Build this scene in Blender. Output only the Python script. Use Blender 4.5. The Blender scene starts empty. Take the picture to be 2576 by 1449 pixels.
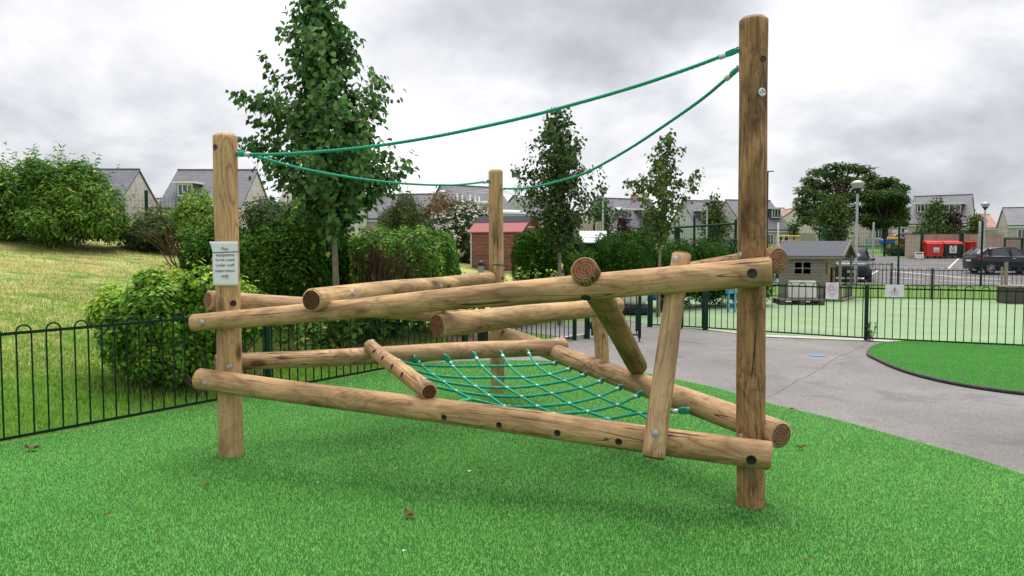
import bpy, math, random
import numpy as np
from mathutils import Vector, Matrix

SC = bpy.context.scene
COL = SC.collection
RNG = np.random.default_rng(7)
random.seed(7)
PI = math.pi
R = math.radians

# ------------------------------------------------------------------ camera
F = 1936.0                      # focal length in units of a 2576 px wide frame
CAMH = 1.66
PITCH = math.atan(103.0 / F)
cam = bpy.data.cameras.new('camera')
camo = bpy.data.objects.new('camera', cam)
COL.objects.link(camo)
camo.location = (0, 0, CAMH)
camo.rotation_euler = (PI / 2 - PITCH, 0, 0)
cam.sensor_width = 36
cam.lens = 36 * F / 2576
cam.clip_start = 0.05
cam.clip_end = 3000
SC.camera = camo
_cp, _sp = math.cos(PITCH), math.sin(PITCH)

def ray(px, py):
    cx = (px - 1288) / F
    cy = -(py - 724.5) / F
    return Vector((cx, _cp + cy * _sp, -_sp + cy * _cp))

def at(px, py, Y):
    d = ray(px, py)
    return Vector((0, 0, CAMH)) + d * (Y / d.y)

def gnd(px, py, z=0.0):
    d = ray(px, py)
    return Vector((0, 0, CAMH)) + d * ((z - CAMH) / d.z)

def ext(P, Q, px):
    """point of the line P-Q that stands in the sight line column px"""
    k = (px - 1288) / F
    def g(V):
        return V.x - k * (V.y * _cp - (V.z - CAMH) * _sp)
    a, b = g(P), g(Q)
    return P + (Q - P) * (a / (a - b))

# ------------------------------------------------------------------ terrain
FA = Vector((-4.24, 6.38))
FN = Vector((-0.832, 0.555))

def sst(a, b, x):
    t = max(0.0, min(1.0, (x - a) / (b - a)))
    return t * t * (3 - 2 * t)

def tz(x, y):
    d = (x - FA.x) * FN.x + (y - FA.y) * FN.y
    yy = max(y, 2.0)
    a = x / yy
    left = 1 - sst(-0.22, -0.02, a)
    s = 0.095 + 0.042 * left
    zl = min(max(0.0, d - 0.25) * s, 2.0)
    k = sst(-0.08, -0.02, a)
    zl *= (1 - k) + k * sst(15.5, 22, y)
    fade = sst(0.05, 0.125, a)
    zr = 0.045 * max(0.0, min(40.0, y - 40.0))
    return zl * (1 - fade) + zr * fade

# ------------------------------------------------------------------ object helpers
def tag(o, label=None, cat=None, group=None, kind=None):
    if label: o['label'] = label
    if cat: o['category'] = cat
    if group: o['group'] = group
    if kind: o['kind'] = kind
    return o

def thing(name, label, cat, loc=(0, 0, 0), rotz=0.0, group=None):
    o = bpy.data.objects.new(name, None)
    o.empty_display_size = 0.1
    COL.objects.link(o)
    o.location = loc
    o.rotation_euler = (0, 0, rotz)
    return tag(o, label, cat, group)

def copy_tree(o, parent=None):
    c = o.copy()
    COL.objects.link(c)
    if parent is not None:
        c.parent = parent
    for ch in list(o.children):
        copy_tree(ch, c)
    return c

def frame_of(d):
    d = d.normalized()
    u = d.cross(Vector((0, 0, 1)))
    if u.length < 1e-4:
        u = Vector((1, 0, 0))
    u.normalize()
    return d, u, d.cross(u).normalized() * -1

class MB:
    """collects shapes; build() links them as ONE mesh object"""
    def __init__(s):
        s.v, s.f, s.m, s.sm = [], [], [], []
    def add(s, vs, fs, mi=0, smooth=False):
        o = len(s.v)
        s.v += [tuple(v) for v in vs]
        for f in fs:
            s.f.append(tuple(i + o for i in f)); s.m.append(mi); s.sm.append(smooth)
    def box(s, c, size, rotz=0.0, mi=0, tilt=None, bev=0.0):
        x, y, z = size[0] / 2, size[1] / 2, size[2] / 2
        M = Matrix.Translation(Vector(c)) @ Matrix.Rotation(rotz, 4, 'Z')
        if tilt: M = M @ Matrix.Rotation(tilt[1], 4, tilt[0])
        if bev <= 0:
            vs = [(-x,-y,-z),(x,-y,-z),(x,y,-z),(-x,y,-z),(-x,-y,z),(x,-y,z),(x,y,z),(-x,y,z)]
            fs = [(0,3,2,1),(4,5,6,7),(0,1,5,4),(1,2,6,5),(2,3,7,6),(3,0,4,7)]
        else:
            b = min(bev, x * .8, y * .8, z * .8)
            ring = lambda xx, yy, zz: [(-xx+b,-yy,zz),(xx-b,-yy,zz),(xx,-yy+b,zz),(xx,yy-b,zz),(xx-b,yy,zz),(-xx+b,yy,zz),(-xx,yy-b,zz),(-xx,-yy+b,zz)]
            vs = ring(x-b, y-b, -z) + ring(x, y, -z+b) + ring(x, y, z-b) + ring(x-b, y-b, z)
            fs = [tuple(range(7, -1, -1)), tuple(range(24, 32))]
            for k in range(3):
                for i in range(8):
                    j = (i + 1) % 8
                    fs.append((k*8+i, k*8+j, k*8+8+j, k*8+8+i))
        s.add([M @ Vector(v) for v in vs], fs, mi)
    def tube(s, pts, r, n=6, mi=0, caps=True, smooth=True):
        pts = [Vector(p) for p in pts]
        m = len(pts)
        rs = r if isinstance(r, (list, tuple)) else [r] * m
        vs, fs = [], []
        u = None
        for i, p in enumerate(pts):
            d = (pts[min(i+1, m-1)] - pts[max(i-1, 0)])
            d = d.normalized() if d.length > 1e-9 else Vector((0, 0, 1))
            if u is None:
                _, u, _ = frame_of(d)
            u = u - d * u.dot(d)
            if u.length < 1e-6: _, u, _ = frame_of(d)
            u.normalize()
            w = d.cross(u)
            for k in range(n):
                a = 2 * PI * k / n
                vs.append(p + (u * math.cos(a) + w * math.sin(a)) * rs[i])
        for i in range(m - 1):
            for k in range(n):
                j = (k + 1) % n
                fs.append((i*n+k, i*n+j, (i+1)*n+j, (i+1)*n+k))
        s.add(vs, fs, mi, smooth)
        if caps:
            s.add(vs[:n], [tuple(range(n - 1, -1, -1))], mi)
            s.add(vs[-n:], [tuple(range(n))], mi)
    def cyl(s, p, q, r0, r1=None, n=16, mi=0):
        s.tube([p, q], [r0, r0 if r1 is None else r1], n, mi)
    def lathe(s, c, prof, n=20, mi=0, axis=None, smooth=True):
        c = Vector(c)
        d, u, w = frame_of(Vector(axis) if axis is not None else Vector((0, 0, 1)))
        if axis is None: u, w = Vector((1, 0, 0)), Vector((0, 1, 0))
        vs, fs = [], []
        for (r, z) in prof:
            for k in range(n):
                a = 2 * PI * k / n
                vs.append(c + d * z + (u * math.cos(a) + w * math.sin(a)) * max(r, 1e-4))
        for i in range(len(prof) - 1):
            for k in range(n):
                j = (k + 1) % n
                fs.append((i*n+k, i*n+j, (i+1)*n+j, (i+1)*n+k))
        s.add(vs, fs, mi, smooth)
    def prism(s, poly, fn, t, mi=0):
        """poly of (a,b); fn(a,b,c) -> point; extruded c = 0..t"""
        n = len(poly)
        vs = [fn(a, b, 0) for a, b in poly] + [fn(a, b, t) for a, b in poly]
        fs = [tuple(range(n - 1, -1, -1)), tuple(range(n, 2 * n))]
        for i in range(n):
            j = (i + 1) % n
            fs.append((i, j, n + j, n + i))
        s.add(vs, fs, mi)
    def build(s, name, mats, parent=None, origin=(0, 0, 0)):
        me = bpy.data.meshes.new(name)
        ox, oy, oz = origin
        me.from_pydata([(a - ox, b - oy, c - oz) for a, b, c in s.v], [], s.f)
        if not isinstance(mats, (list, tuple)): mats = [mats]
        for m in mats: me.materials.append(m)
        me.polygons.foreach_set('material_index', s.m)
        me.polygons.foreach_set('use_smooth', s.sm)
        me.validate()
        me.update()
        o = bpy.data.objects.new(name, me)
        COL.objects.link(o)
        if parent is not None:
            o.parent = parent
        else:
            o.location = origin
        return o

def fix_normals(o):
    import bmesh
    bm = bmesh.new(); bm.from_mesh(o.data)
    bmesh.ops.recalc_face_normals(bm, faces=bm.faces)
    bm.to_mesh(o.data); bm.free()
    return o

def text_mesh(name, body, size, mat, parent, M, align='CENTER', bold=0.0):
    cu = bpy.data.curves.new(name, 'FONT')
    cu.body = body; cu.size = size; cu.align_x = align; cu.align_y = 'CENTER'
    cu.offset = bold
    t = bpy.data.objects.new(name, cu)
    COL.objects.link(t)
    dg = bpy.context.evaluated_depsgraph_get()
    me = bpy.data.meshes.new_from_object(t.evaluated_get(dg))
    bpy.data.objects.remove(t)
    me.transform(M)
    me.materials.clear(); me.materials.append(mat)
    o = bpy.data.objects.new(name, me)
    COL.objects.link(o)
    o.parent = parent
    return o

def smooth_path(pts, k=5):
    pts = [Vector(p) for p in pts]
    out = []
    for i in range(len(pts) - 1):
        p0 = pts[max(i-1, 0)]; p1 = pts[i]; p2 = pts[i+1]; p3 = pts[min(i+2, len(pts)-1)]
        for j in range(k):
            t = j / k
            out.append(0.5 * ((2*p1) + (p2-p0)*t + (2*p0-5*p1+4*p2-p3)*t*t + (3*p1-p0-3*p2+p3)*t**3))
    out.append(pts[-1])
    return out

# ------------------------------------------------------------------ materials
class NT:
    def __init__(s, name):
        s.m = bpy.data.materials.new(name); s.m.use_nodes = True
        s.t = s.m.node_tree; s.N = s.t.nodes; s.L = s.t.links
        s.b = s.N['Principled BSDF']
    def n(s, typ, **kw):
        x = s.N.new(typ)
        for k, v in kw.items():
            if k.startswith('_'): setattr(x, k[1:], v)
            else: x.inputs[k.replace('_', ' ')].default_value = v
        return x
    def l(s, a, b): s.L.new(a, b)
    def ramp(s, src, stops, interp='LINEAR'):
        r = s.N.new('ShaderNodeValToRGB'); r.color_ramp.interpolation = interp
        e = r.color_ramp.elements
        while len(e) < len(stops): e.new(0.5)
        for i, (p, c) in enumerate(stops):
            e[i].position = p; e[i].color = (*c, 1) if len(c) == 3 else c
        s.l(src, r.inputs['Fac']); return r.outputs['Color']
    def mapv(s, src, scale=(1, 1, 1), loc=(0, 0, 0)):
        m = s.N.new('ShaderNodeMapping'); m.inputs['Scale'].default_value = scale; m.inputs['Location'].default_value = loc
        s.l(src, m.inputs['Vector']); return m.outputs['Vector']
    def noise(s, vec, scale, detail=3, rough=.5, dist=0.0):
        x = s.N.new('ShaderNodeTexNoise'); x.inputs['Scale'].default_value = scale
        x.inputs['Detail'].default_value = detail; x.inputs['Roughness'].default_value = rough; x.inputs['Distortion'].default_value = dist
        if vec is not None: s.l(vec, x.inputs['Vector'])
        return x.outputs['Fac']
    def mix(s, fac, a, b, mode='MIX'):
        x = s.N.new('ShaderNodeMix'); x.data_type = 'RGBA'; x.blend_type = mode
        for idx, v in ((0, fac), (6, a), (7, b)):
            if isinstance(v, (int, float)): x.inputs[idx].default_value = v
            elif isinstance(v, tuple): x.inputs[idx].default_value = (*v, 1)
            else: s.l(v, x.inputs[idx])
        return x.outputs[2]
    def math(s, op, a, b=0.0):
        x = s.N.new('ShaderNodeMath'); x.operation = op
        for i, v in enumerate((a, b)):
            if isinstance(v, (int, float)): x.inputs[i].default_value = v
            else: s.l(v, x.inputs[i])
        return x.outputs[0]
    def obj(s): return s.N.new('ShaderNodeTexCoord').outputs['Object']
    def bump(s, h, strength=.3, dist=.01):
        x = s.N.new('ShaderNodeBump'); x.inputs['Strength'].default_value = strength; x.inputs['Distance'].default_value = dist
        s.l(h, x.inputs['Height']); s.l(x.outputs[0], s.b.inputs['Normal'])
    def out(s, col=None, rough=.6, metal=0.0, spec=.4):
        if col is not None:
            if isinstance(col, tuple): s.b.inputs['Base Color'].default_value = (*col, 1)
            else: s.l(col, s.b.inputs['Base Color'])
        if isinstance(rough, (int, float)): s.b.inputs['Roughness'].default_value = rough
        else: s.l(rough, s.b.inputs['Roughness'])
        s.b.inputs['Metallic'].default_value = metal
        s.b.inputs['Specular IOR Level'].default_value = spec
        return s.m

def mat_plain(name, col, rough=.55, metal=0.0, var=.25, scale=6.0, spec=.4, bump=0.0):
    t = NT(name)
    v = t.obj()
    n = t.noise(v, scale, 5, .6)
    n2 = t.noise(v, scale * 9, 3, .6)
    f = t.math('ADD', t.math('MULTIPLY', n, .7), t.math('MULTIPLY', n2, .3))
    lo = tuple(max(0, c * (1 - var)) for c in col); hi = tuple(min(1, c * (1 + var)) for c in col)
    c = t.ramp(f, [(.3, lo), (.7, hi)])
    if bump: t.bump(n2, bump, .01)
    return t.out(c, rough, metal, spec)

def mat_wood(name, pale, mid, dark, stain=.35, moss=0.0):
    """round timber; reads the 'grain' attribute: x, y across the log, z along it"""
    t = NT(name)
    a = t.N.new('ShaderNodeAttribute'); a.attribute_name = 'grain'
    g = a.outputs['Vector']
    wob = t.N.new('ShaderNodeTexNoise'); wob.inputs['Scale'].default_value = 2.2; wob.inputs['Detail'].default_value = 3
    t.l(g, wob.inputs['Vector'])
    # cathedral grain: contour lines of a stretched field, wrapped round knots
    fld = t.noise(t.mapv(g, (5.0, 5.0, .75)), 1.0, 2.5, .5, .6)
    vo = t.N.new('ShaderNodeTexVoronoi'); vo.feature = 'SMOOTH_F1'; vo.inputs['Scale'].default_value = 1.0
    vo.inputs['Smoothness'].default_value = .15
    t.l(t.mapv(g, (4.2, 4.2, 2.1)), vo.inputs['Vector'])
    knot = vo.outputs['Distance']
    kn = t.math('POWER', t.math('SUBTRACT', 1.0, t.math('MINIMUM', t.math('MULTIPLY', knot, 1.55), 1.0)), 2.0)
    fsum = t.math('ADD', t.math('MULTIPLY', fld, 11.0), t.math('MULTIPLY', kn, 4.2))
    pp = t.math('PINGPONG', fsum, .5)
    lines = t.math('MULTIPLY', pp, 2.0)
    fine = t.noise(t.mapv(g, (70, 70, 2.2)), 1.0, 4, .65)
    fib = t.noise(t.mapv(g, (190, 190, 9)), 1.0, 3, .6)
    base = t.mix(t.ramp(fine, [(.34, (0, 0, 0)), (.68, (1, 1, 1))]), mid, pale)
    base = t.mix(t.math('MULTIPLY', t.ramp(fib, [(.42, (1, 1, 1)), (.62, (0, 0, 0))]), .35), base, mid, 'MIX')
    lm = t.math('POWER', t.ramp(lines, [(.0, (1, 1, 1)), (.30, (.35, .35, .35)), (.75, (0, 0, 0))]), 1.3)
    lm = t.math('MULTIPLY', lm, t.ramp(t.noise(t.mapv(g, (6, 6, 1.5)), 1.0, 3), [(.3, (.1, .1, .1)), (.65, (.62, .62, .62))]))
    c = t.mix(lm, base, dark)
    # the knots themselves
    c = t.mix(t.ramp(kn, [(.48, (0, 0, 0)), (.74, (.9, .9, .9))]), c, tuple(x * .75 for x in dark))
    # weather stains with their own shape
    st = t.noise(t.mapv(g, (6, 6, 2.0), (3, 1, 7)), 1.0, 6, .62, .8)
    c = t.mix(t.math('MULTIPLY', t.ramp(st, [(.42, (0, 0, 0)), (.64, (1, 1, 1))]), min(1.0, stain * 1.25)), c, tuple(x * .55 for x in dark))
    bl = t.noise(t.mapv(g, (38, 38, 17), (9, 4, 2)), 1.0, 4, .7)
    c = t.mix(t.math('MULTIPLY', t.ramp(bl, [(.57, (0, 0, 0)), (.70, (1, 1, 1))]), stain * 1.0), c, tuple(x * .35 for x in dark))
    if moss:
        ms = t.noise(t.mapv(g, (9, 9, 3), (1, 8, 5)), 1.0, 5, .6)
        c = t.mix(t.math('MULTIPLY', t.ramp(ms, [(.40, (0, 0, 0)), (.66, (1, 1, 1))]), moss), c, (.19, .165, .035))
    # drying cracks: narrow level sets of a very long noise
    cr = t.noise(t.mapv(g, (11, 11, .34), (5, 2, 0)), 1.0, 2.0, .55, .25)
    ca = t.math('ABSOLUTE', t.math('SUBTRACT', cr, .52))
    gate = t.ramp(t.noise(t.mapv(g, (4, 4, 1.1), (2, 9, 4)), 1.0, 2), [(.46, (0, 0, 0)), (.51, (1, 1, 1))])
    crack = t.math('MULTIPLY', t.ramp(ca, [(.0, (1, 1, 1)), (.003, (.92, .92, .92)), (.0068, (0, 0, 0))]), gate)
    c = t.mix(crack, c, (.022, .012, .006))
    h = t.math('SUBTRACT', t.math('ADD', t.math('MULTIPLY', fine, .35), t.math('MULTIPLY', lines, .12)), t.math('MULTIPLY', crack, 1.4))
    t.bump(h, .5, .006)
    return t.out(c, .72, 0, .25)

def mat_endgrain(name, pale, dark, ring=50.0):
    t = NT(name)
    a = t.N.new('ShaderNodeAttribute'); a.attribute_name = 'grain'
    g = a.outputs['Vector']
    sx = t.N.new('ShaderNodeSeparateXYZ'); t.l(g, sx.inputs[0])
    nz = t.noise(g, 16, 3, .5)
    rr = t.math('SQRT', t.math('ADD', t.math('POWER', t.math('ADD', sx.outputs[0], .012), 2.0), t.math('POWER', sx.outputs[1], 2.0)))
    ph = t.math('ADD', t.math('MULTIPLY', rr, ring), t.math('MULTIPLY', nz, .6))
    w = t.math('MULTIPLY', t.math('PINGPONG', ph, .5), 2.0)
    c = t.mix(t.ramp(w, [(.05, (0, 0, 0)), (.6, (1, 1, 1))]), dark, pale)
    rg = t.ramp(rr, [(.03, (1, 1, 1)), (.10, (.35, .35, .35))])
    c = t.mix(t.math('MULTIPLY', t.ramp(t.noise(g, 34, 5, .65), [(.46, (0, 0, 0)), (.66, (1, 1, 1))]), .45), c, tuple(x * .5 for x in dark))
    # radial splits
    an = t.math('ARCTAN2', sx.outputs[1], t.math('ADD', sx.outputs[0], .012))
    sp = t.noise(None, 1.0)
    cb = t.N.new('ShaderNodeCombineXYZ'); t.l(an, cb.inputs[0]); t.l(t.math('MULTIPLY', rr, 3.0), cb.inputs[1]); t.l(sx.outputs[2], cb.inputs[2])
    sn = t.noise(t.mapv(cb.outputs[0], (2.6, 1, 1)), 1.0, 2)
    ca = t.math('ABSOLUTE', t.math('SUBTRACT', sn, .5))
    c = t.mix(t.ramp(ca, [(.0, (1, 1, 1)), (.018, (0, 0, 0))]), c, (.02, .01, .006))
    t.bump(w, .35, .004)
    return t.out(c, .85, 0, .15)

def mat_leaf(name, stops, trans=.28, rough=.5, spec=.35):
    t = NT(name)
    a = t.N.new('ShaderNodeAttribute'); a.attribute_name = 'var'
    c = t.ramp(a.outputs['Fac'], stops)
    n = t.noise(t.obj(), 3.0, 3)
    c = t.mix(t.math('MULTIPLY', n, .5), c, (.5, .5, .5), 'SOFT_LIGHT')
    t.out(c, min(.75, rough + .12), 0, spec * .25)
    tr = t.N.new('ShaderNodeBsdfTranslucent'); t.l(c, tr.inputs['Color'])
    ms = t.N.new('ShaderNodeMixShader'); ms.inputs[0].default_value = trans
    t.l(t.b.outputs[0], ms.inputs[1]); t.l(tr.outputs[0], ms.inputs[2])
    t.l(ms.outputs[0], t.N['Material Output'].inputs['Surface'])
    return t.m

def wall_vec(t):
    sx = t.N.new('ShaderNodeSeparateXYZ'); t.l(t.obj(), sx.inputs[0])
    cb = t.N.new('ShaderNodeCombineXYZ')
    t.l(t.math('ADD', sx.outputs[0], sx.outputs[1]), cb.inputs[0]); t.l(sx.outputs[2], cb.inputs[1])
    return cb.outputs[0]

def mat_brick(name, c1, c2, mortar, w=.22, h=.075, ms=.012, bump=.4, var=.5):
    t = NT(name)
    v = wall_vec(t)
    b = t.N.new('ShaderNodeTexBrick')
    b.inputs['Scale'].default_value = 1.0
    b.inputs['Brick Width'].default_value = w; b.inputs['Row Height'].default_value = h
    b.inputs['Mortar Size'].default_value = ms; b.inputs['Mortar Smooth'].default_value = .2
    b.inputs['Color1'].default_value = (*c1, 1); b.inputs['Color2'].default_value = (*c2, 1); b.inputs['Mortar'].default_value = (*mortar, 1)
    t.l(v, b.inputs['Vector'])
    n = t.noise(v, 2.2, 5, .65)
    c = t.mix(var, b.outputs['Color'], t.ramp(n, [(.3, (.3, .3, .3)), (.7, (.75, .75, .75))]), 'SOFT_LIGHT')
    t.bump(b.outputs['Fac'], -bump if bump else 0, .01)
    return t.out(c, .85, 0, .2)

def mat_boards(name, c1, c2, gap, rh, vertical=False, stain=.5, worn=None, rough=.8):
    """boards laid in courses (coursing along z, or along x+y when vertical)"""
    t = NT(name)
    v = wall_vec(t)
    sx = t.N.new('ShaderNodeSeparateXYZ'); t.l(v, sx.inputs[0])
    co = sx.outputs[0] if vertical else sx.outputs[1]
    u = t.math('DIVIDE', co, rh)
    fr = t.math('FRACT', u); fl = t.math('FLOOR', u)
    wn = t.N.new('ShaderNodeTexWhiteNoise'); wn.noise_dimensions = '1D'; t.l(fl, wn.inputs['W'])
    c = t.mix(wn.outputs['Value'], c1, c2)
    st = (40, 3, 1) if vertical else (3, 40, 1)
    g = t.noise(t.mapv(v, st), 1.0, 5, .65)
    c = t.mix(stain, c, t.ramp(g, [(.3, (.2, .2, .2)), (.7, (.8, .8, .8))]), 'SOFT_LIGHT')
    if worn:
        wnn = t.noise(t.mapv(v, (5, 22, 1)), 1.0, 5, .65)
        c = t.mix(t.ramp(wnn, [(.56, (0, 0, 0)), (.66, (.8, .8, .8))]), c, worn)
    edge = t.ramp(fr, [(.0, (1, 1, 1)), (.07, (0, 0, 0)), (.93, (0, 0, 0)), (1.0, (1, 1, 1))])
    c = t.mix(edge, c, gap)
    t.bump(t.math('SUBTRACT', t.math('MULTIPLY', fr, .6), edge), .6, .012)
    return t.out(c, rough, 0, .2)
# ------------------------------------------------------------------ sky and light
SUN_EL, SUN_AZ = R(70), R(14)       # high, beyond the frame: the bright part of the overcast
w = bpy.data.worlds.new('World'); SC.world = w; w.use_nodes = True
wt = w.node_tree
for x in list(wt.nodes): wt.nodes.remove(x)
def wn(typ): return wt.nodes.new(typ)
def wl(a, b): wt.links.new(a, b)
def wmath(op, a, b=0.0):
    x = wn('ShaderNodeMath'); x.operation = op
    for i, v in enumerate((a, b)):
        if isinstance(v, (int, float)): x.inputs[i].default_value = v
        else: wl(v, x.inputs[i])
    return x.outputs[0]
sky = wn('ShaderNodeTexSky'); sky.sky_type = 'NISHITA'; sky.sun_disc = False
sky.sun_elevation = SUN_EL; sky.sun_rotation = SUN_AZ
bg_blue = wn('ShaderNodeBackground'); wl(sky.outputs[0], bg_blue.inputs[0]); bg_blue.inputs[1].default_value = 0.05
tc = wn('ShaderNodeTexCoord')
sep = wn('ShaderNodeSeparateXYZ'); wl(tc.outputs['Generated'], sep.inputs[0])
zz = wmath('ADD', wmath('MAXIMUM', sep.outputs[2], 0.0), 0.52)      # cloud layer seen in perspective
comb = wn('ShaderNodeCombineXYZ')
wl(wmath('DIVIDE', sep.outputs[0], zz), comb.inputs[0]); wl(wmath('DIVIDE', sep.outputs[1], zz), comb.inputs[1])
def wnoise(scale, detail, rough, dist, loc):
    mp = wn('ShaderNodeMapping'); mp.inputs['Location'].default_value = loc; wl(comb.outputs[0], mp.inputs[0])
    x = wn('ShaderNodeTexNoise'); x.inputs['Scale'].default_value = scale; x.inputs['Detail'].default_value = detail
    x.inputs['Roughness'].default_value = rough; x.inputs['Distortion'].default_value = dist
    wl(mp.outputs[0], x.inputs['Vector']); return x.outputs['Fac']
big = wnoise(1.7, 7, .52, .25, (2.3, 0.4, 0))
sml = wnoise(5.0, 6, .58, .15, (7.7, 3.1, 0))
dens = wmath('ADD', wmath('MULTIPLY', big, .72), wmath('MULTIPLY', sml, .28))
def bank(px, py, spread, amt):
    """a heavier bank of cloud round one direction of the sky"""
    d = ray(px, py).normalized()
    vm = wn('ShaderNodeVectorMath'); vm.operation = 'DOT_PRODUCT'
    nv = wn('ShaderNodeVectorMath'); nv.operation = 'NORMALIZE'; wl(tc.outputs['Generated'], nv.inputs[0])
    wl(nv.outputs[0], vm.inputs[0]); vm.inputs[1].default_value = d
    k = 1.0 / (1.0 - math.cos(R(spread)))
    e = wmath('POWER', 2.718, wmath('MULTIPLY', wmath('SUBTRACT', vm.outputs['Value'], 1.0), k))
    return wmath('MULTIPLY', e, amt)
dens = wmath('ADD', dens, bank(1640, -20, 9, -.10))
dens = wmath('ADD', dens, bank(330, 150, 8, -.075))
dens = wmath('ADD', dens, bank(2250, 330, 8, -.05))
dens = wmath('ADD', dens, bank(1080, 190, 6, -.04))
dens = wmath('ADD', dens, bank(560, 40, 6, .08))
dens = wmath('ADD', dens, bank(2150, 60, 7, .03))
dens = wmath('ADD', dens, bank(1500, 470, 6, .06))
dens = wmath('ADD', dens, bank(60, 330, 8, .03))
dens = wmath('ADD', dens, bank(900, 480, 14, .08))
cr = wn('ShaderNodeValToRGB'); wl(dens, cr.inputs[0])
el = cr.color_ramp.elements
for p in (.4, .5): el.new(p)
for e, (p, c) in zip(el, [(.31, (.28, .29, .315)), (.425, (.43, .44, .47)), (.52, (.61, .615, .64)), (.64, (.80, .80, .81))]):
    e.position = p; e.color = (*c, 1)
bg_cloud = wn('ShaderNodeBackground'); wl(cr.outputs[0], bg_cloud.inputs[0]); bg_cloud.inputs[1].default_value = 0.76
mx = wn('ShaderNodeMixShader'); mx.inputs[0].default_value = .95
wl(bg_blue.outputs[0], mx.inputs[1]); wl(bg_cloud.outputs[0], mx.inputs[2])
wo = wn('ShaderNodeOutputWorld'); wl(mx.outputs[0], wo.inputs[0])

sl = bpy.data.lights.new('sun', 'SUN'); sl.energy = 2.2; sl.angle = R(50); sl.color = (1, .965, .91)
so = bpy.data.objects.new('sun', sl); COL.objects.link(so)
sd = Vector((math.cos(SUN_EL) * math.sin(SUN_AZ), math.cos(SUN_EL) * math.cos(SUN_AZ), math.sin(SUN_EL)))
so.rotation_euler = sd.to_track_quat('Z', 'Y').to_euler()
so.location = (6, 30, 40)
vs = SC.view_settings
vs.view_transform = 'Standard'; vs.look = 'None'; vs.gamma = 1; vs.exposure = 1.08
SC.cycles.max_bounces = 6; SC.cycles.diffuse_bounces = 3; SC.cycles.transparent_max_bounces = 6
SC.cycles.transmission_bounces = 3; SC.cycles.caustics_reflective = False; SC.cycles.caustics_refractive = False

# ------------------------------------------------------------------ material set
M = {}
M['wood'] = mat_wood('pale_timber', (.71, .480, .275), (.51, .318, .162), (.15, .078, .036), .42)
M['wood_gold'] = mat_wood('golden_timber', (.69, .455, .240), (.49, .295, .138), (.145, .074, .033), .40)
M['wood_brown'] = mat_wood('brown_stained_timber', (.55, .335, .155), (.33, .178, .078), (.075, .036, .015), .66)
M['wood_grey'] = mat_wood('weathered_timber', (.69, .47, .25), (.48, .305, .145), (.14, .077, .034), .42, .14)
M['wood_moss'] = mat_wood('mossy_timber', (.42, .285, .12), (.26, .165, .065), (.09, .052, .02), .6, .6)
M['end_red'] = mat_endgrain('end_grain_red', (.24, .10, .052), (.095, .038, .02))
M['end_brown'] = mat_endgrain('end_grain_brown', (.29, .165, .09), (.135, .066, .032))
M['end_dark'] = mat_endgrain('end_grain_dark', (.15, .065, .032), (.05, .02, .010))
M['plug'] = mat_plain('black_plastic', (.012, .012, .014), .5, 0, .3, 30)
M['zinc'] = mat_plain('zinc_metal', (.36, .38, .39), .55, .4, .2, 40)
M['alu'] = mat_plain('aluminium', (.62, .63, .64), .42, .5, .1, 40)
M['rope'] = mat_plain('green_rope', (.010, .35, .205), .62, 0, .35, 120, .3, .5)
M['rope_dark'] = mat_plain('green_rope_weathered', (.006, .12, .085), .7, 0, .5, 90, .3, .5)
M['paper'] = mat_plain('white_paper', (.80, .80, .83), .5, 0, .03, 12)
M['ink'] = mat_plain('black_ink', (.03, .03, .035), .6, 0, .1)
M['pink'] = mat_plain('faded_pink_print', (.72, .42, .50), .6, 0, .1)
M['green_paint'] = mat_plain('dark_green_paint', (.003, .030, .016), .5, 0, .3, 20, .2)
M['green_paint2'] = mat_plain('dark_green_powder_coat', (.003, .033, .020), .5, 0, .3, 12, .2)
M['dark_metal'] = mat_plain('black_green_metal', (.010, .022, .018), .5, 0, .3, 15)
M['black'] = mat_plain('black_rubber', (.016, .016, .018), .7, 0, .3, 20)
M['grey_metal'] = mat_plain('galvanised_steel', (.36, .38, .385), .5, .3, .15, 12)
M['white'] = mat_plain('white_plastic', (.72, .72, .70), .45, 0, .08, 8)
M['cream_plastic'] = mat_plain('cream_plastic', (.72, .70, .62), .45, 0, .08, 5)
M['red'] = mat_plain('red_plastic', (.62, .030, .022), .42, 0, .15, 5)
M['blue'] = mat_plain('blue_plastic', (.015, .12, .52), .4, 0, .15, 5)
M['sky_blue'] = mat_plain('pale_blue_paint', (.12, .38, .62), .45, 0, .15, 5)
M['teal'] = mat_plain('teal_paint', (.05, .33, .33), .5, 0, .15, 5)
M['yellow'] = mat_plain('yellow_paint', (.72, .46, .06), .45, 0, .15, 5)
M['lime'] = mat_plain('lime_green_paint', (.13, .50, .06), .45, 0, .15, 5)
M['lens'] = mat_plain('lamp_diffuser', (.42, .40, .40), .25, 0, .1, 5)
M['twig'] = mat_plain('brown_twig', (.11, .072, .042), .85, 0, .4, 12)
M['red_twig'] = mat_plain('red_stem', (.085, .022, .018), .7, 0, .4, 12)
M['bark'] = mat_plain('grey_brown_bark', (.24, .195, .145), .85, 0, .45, 14, .2, .8)
M['bark_dark'] = mat_plain('dark_bark', (.075, .055, .04), .9, 0, .4, 8, .2, .6)

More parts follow.
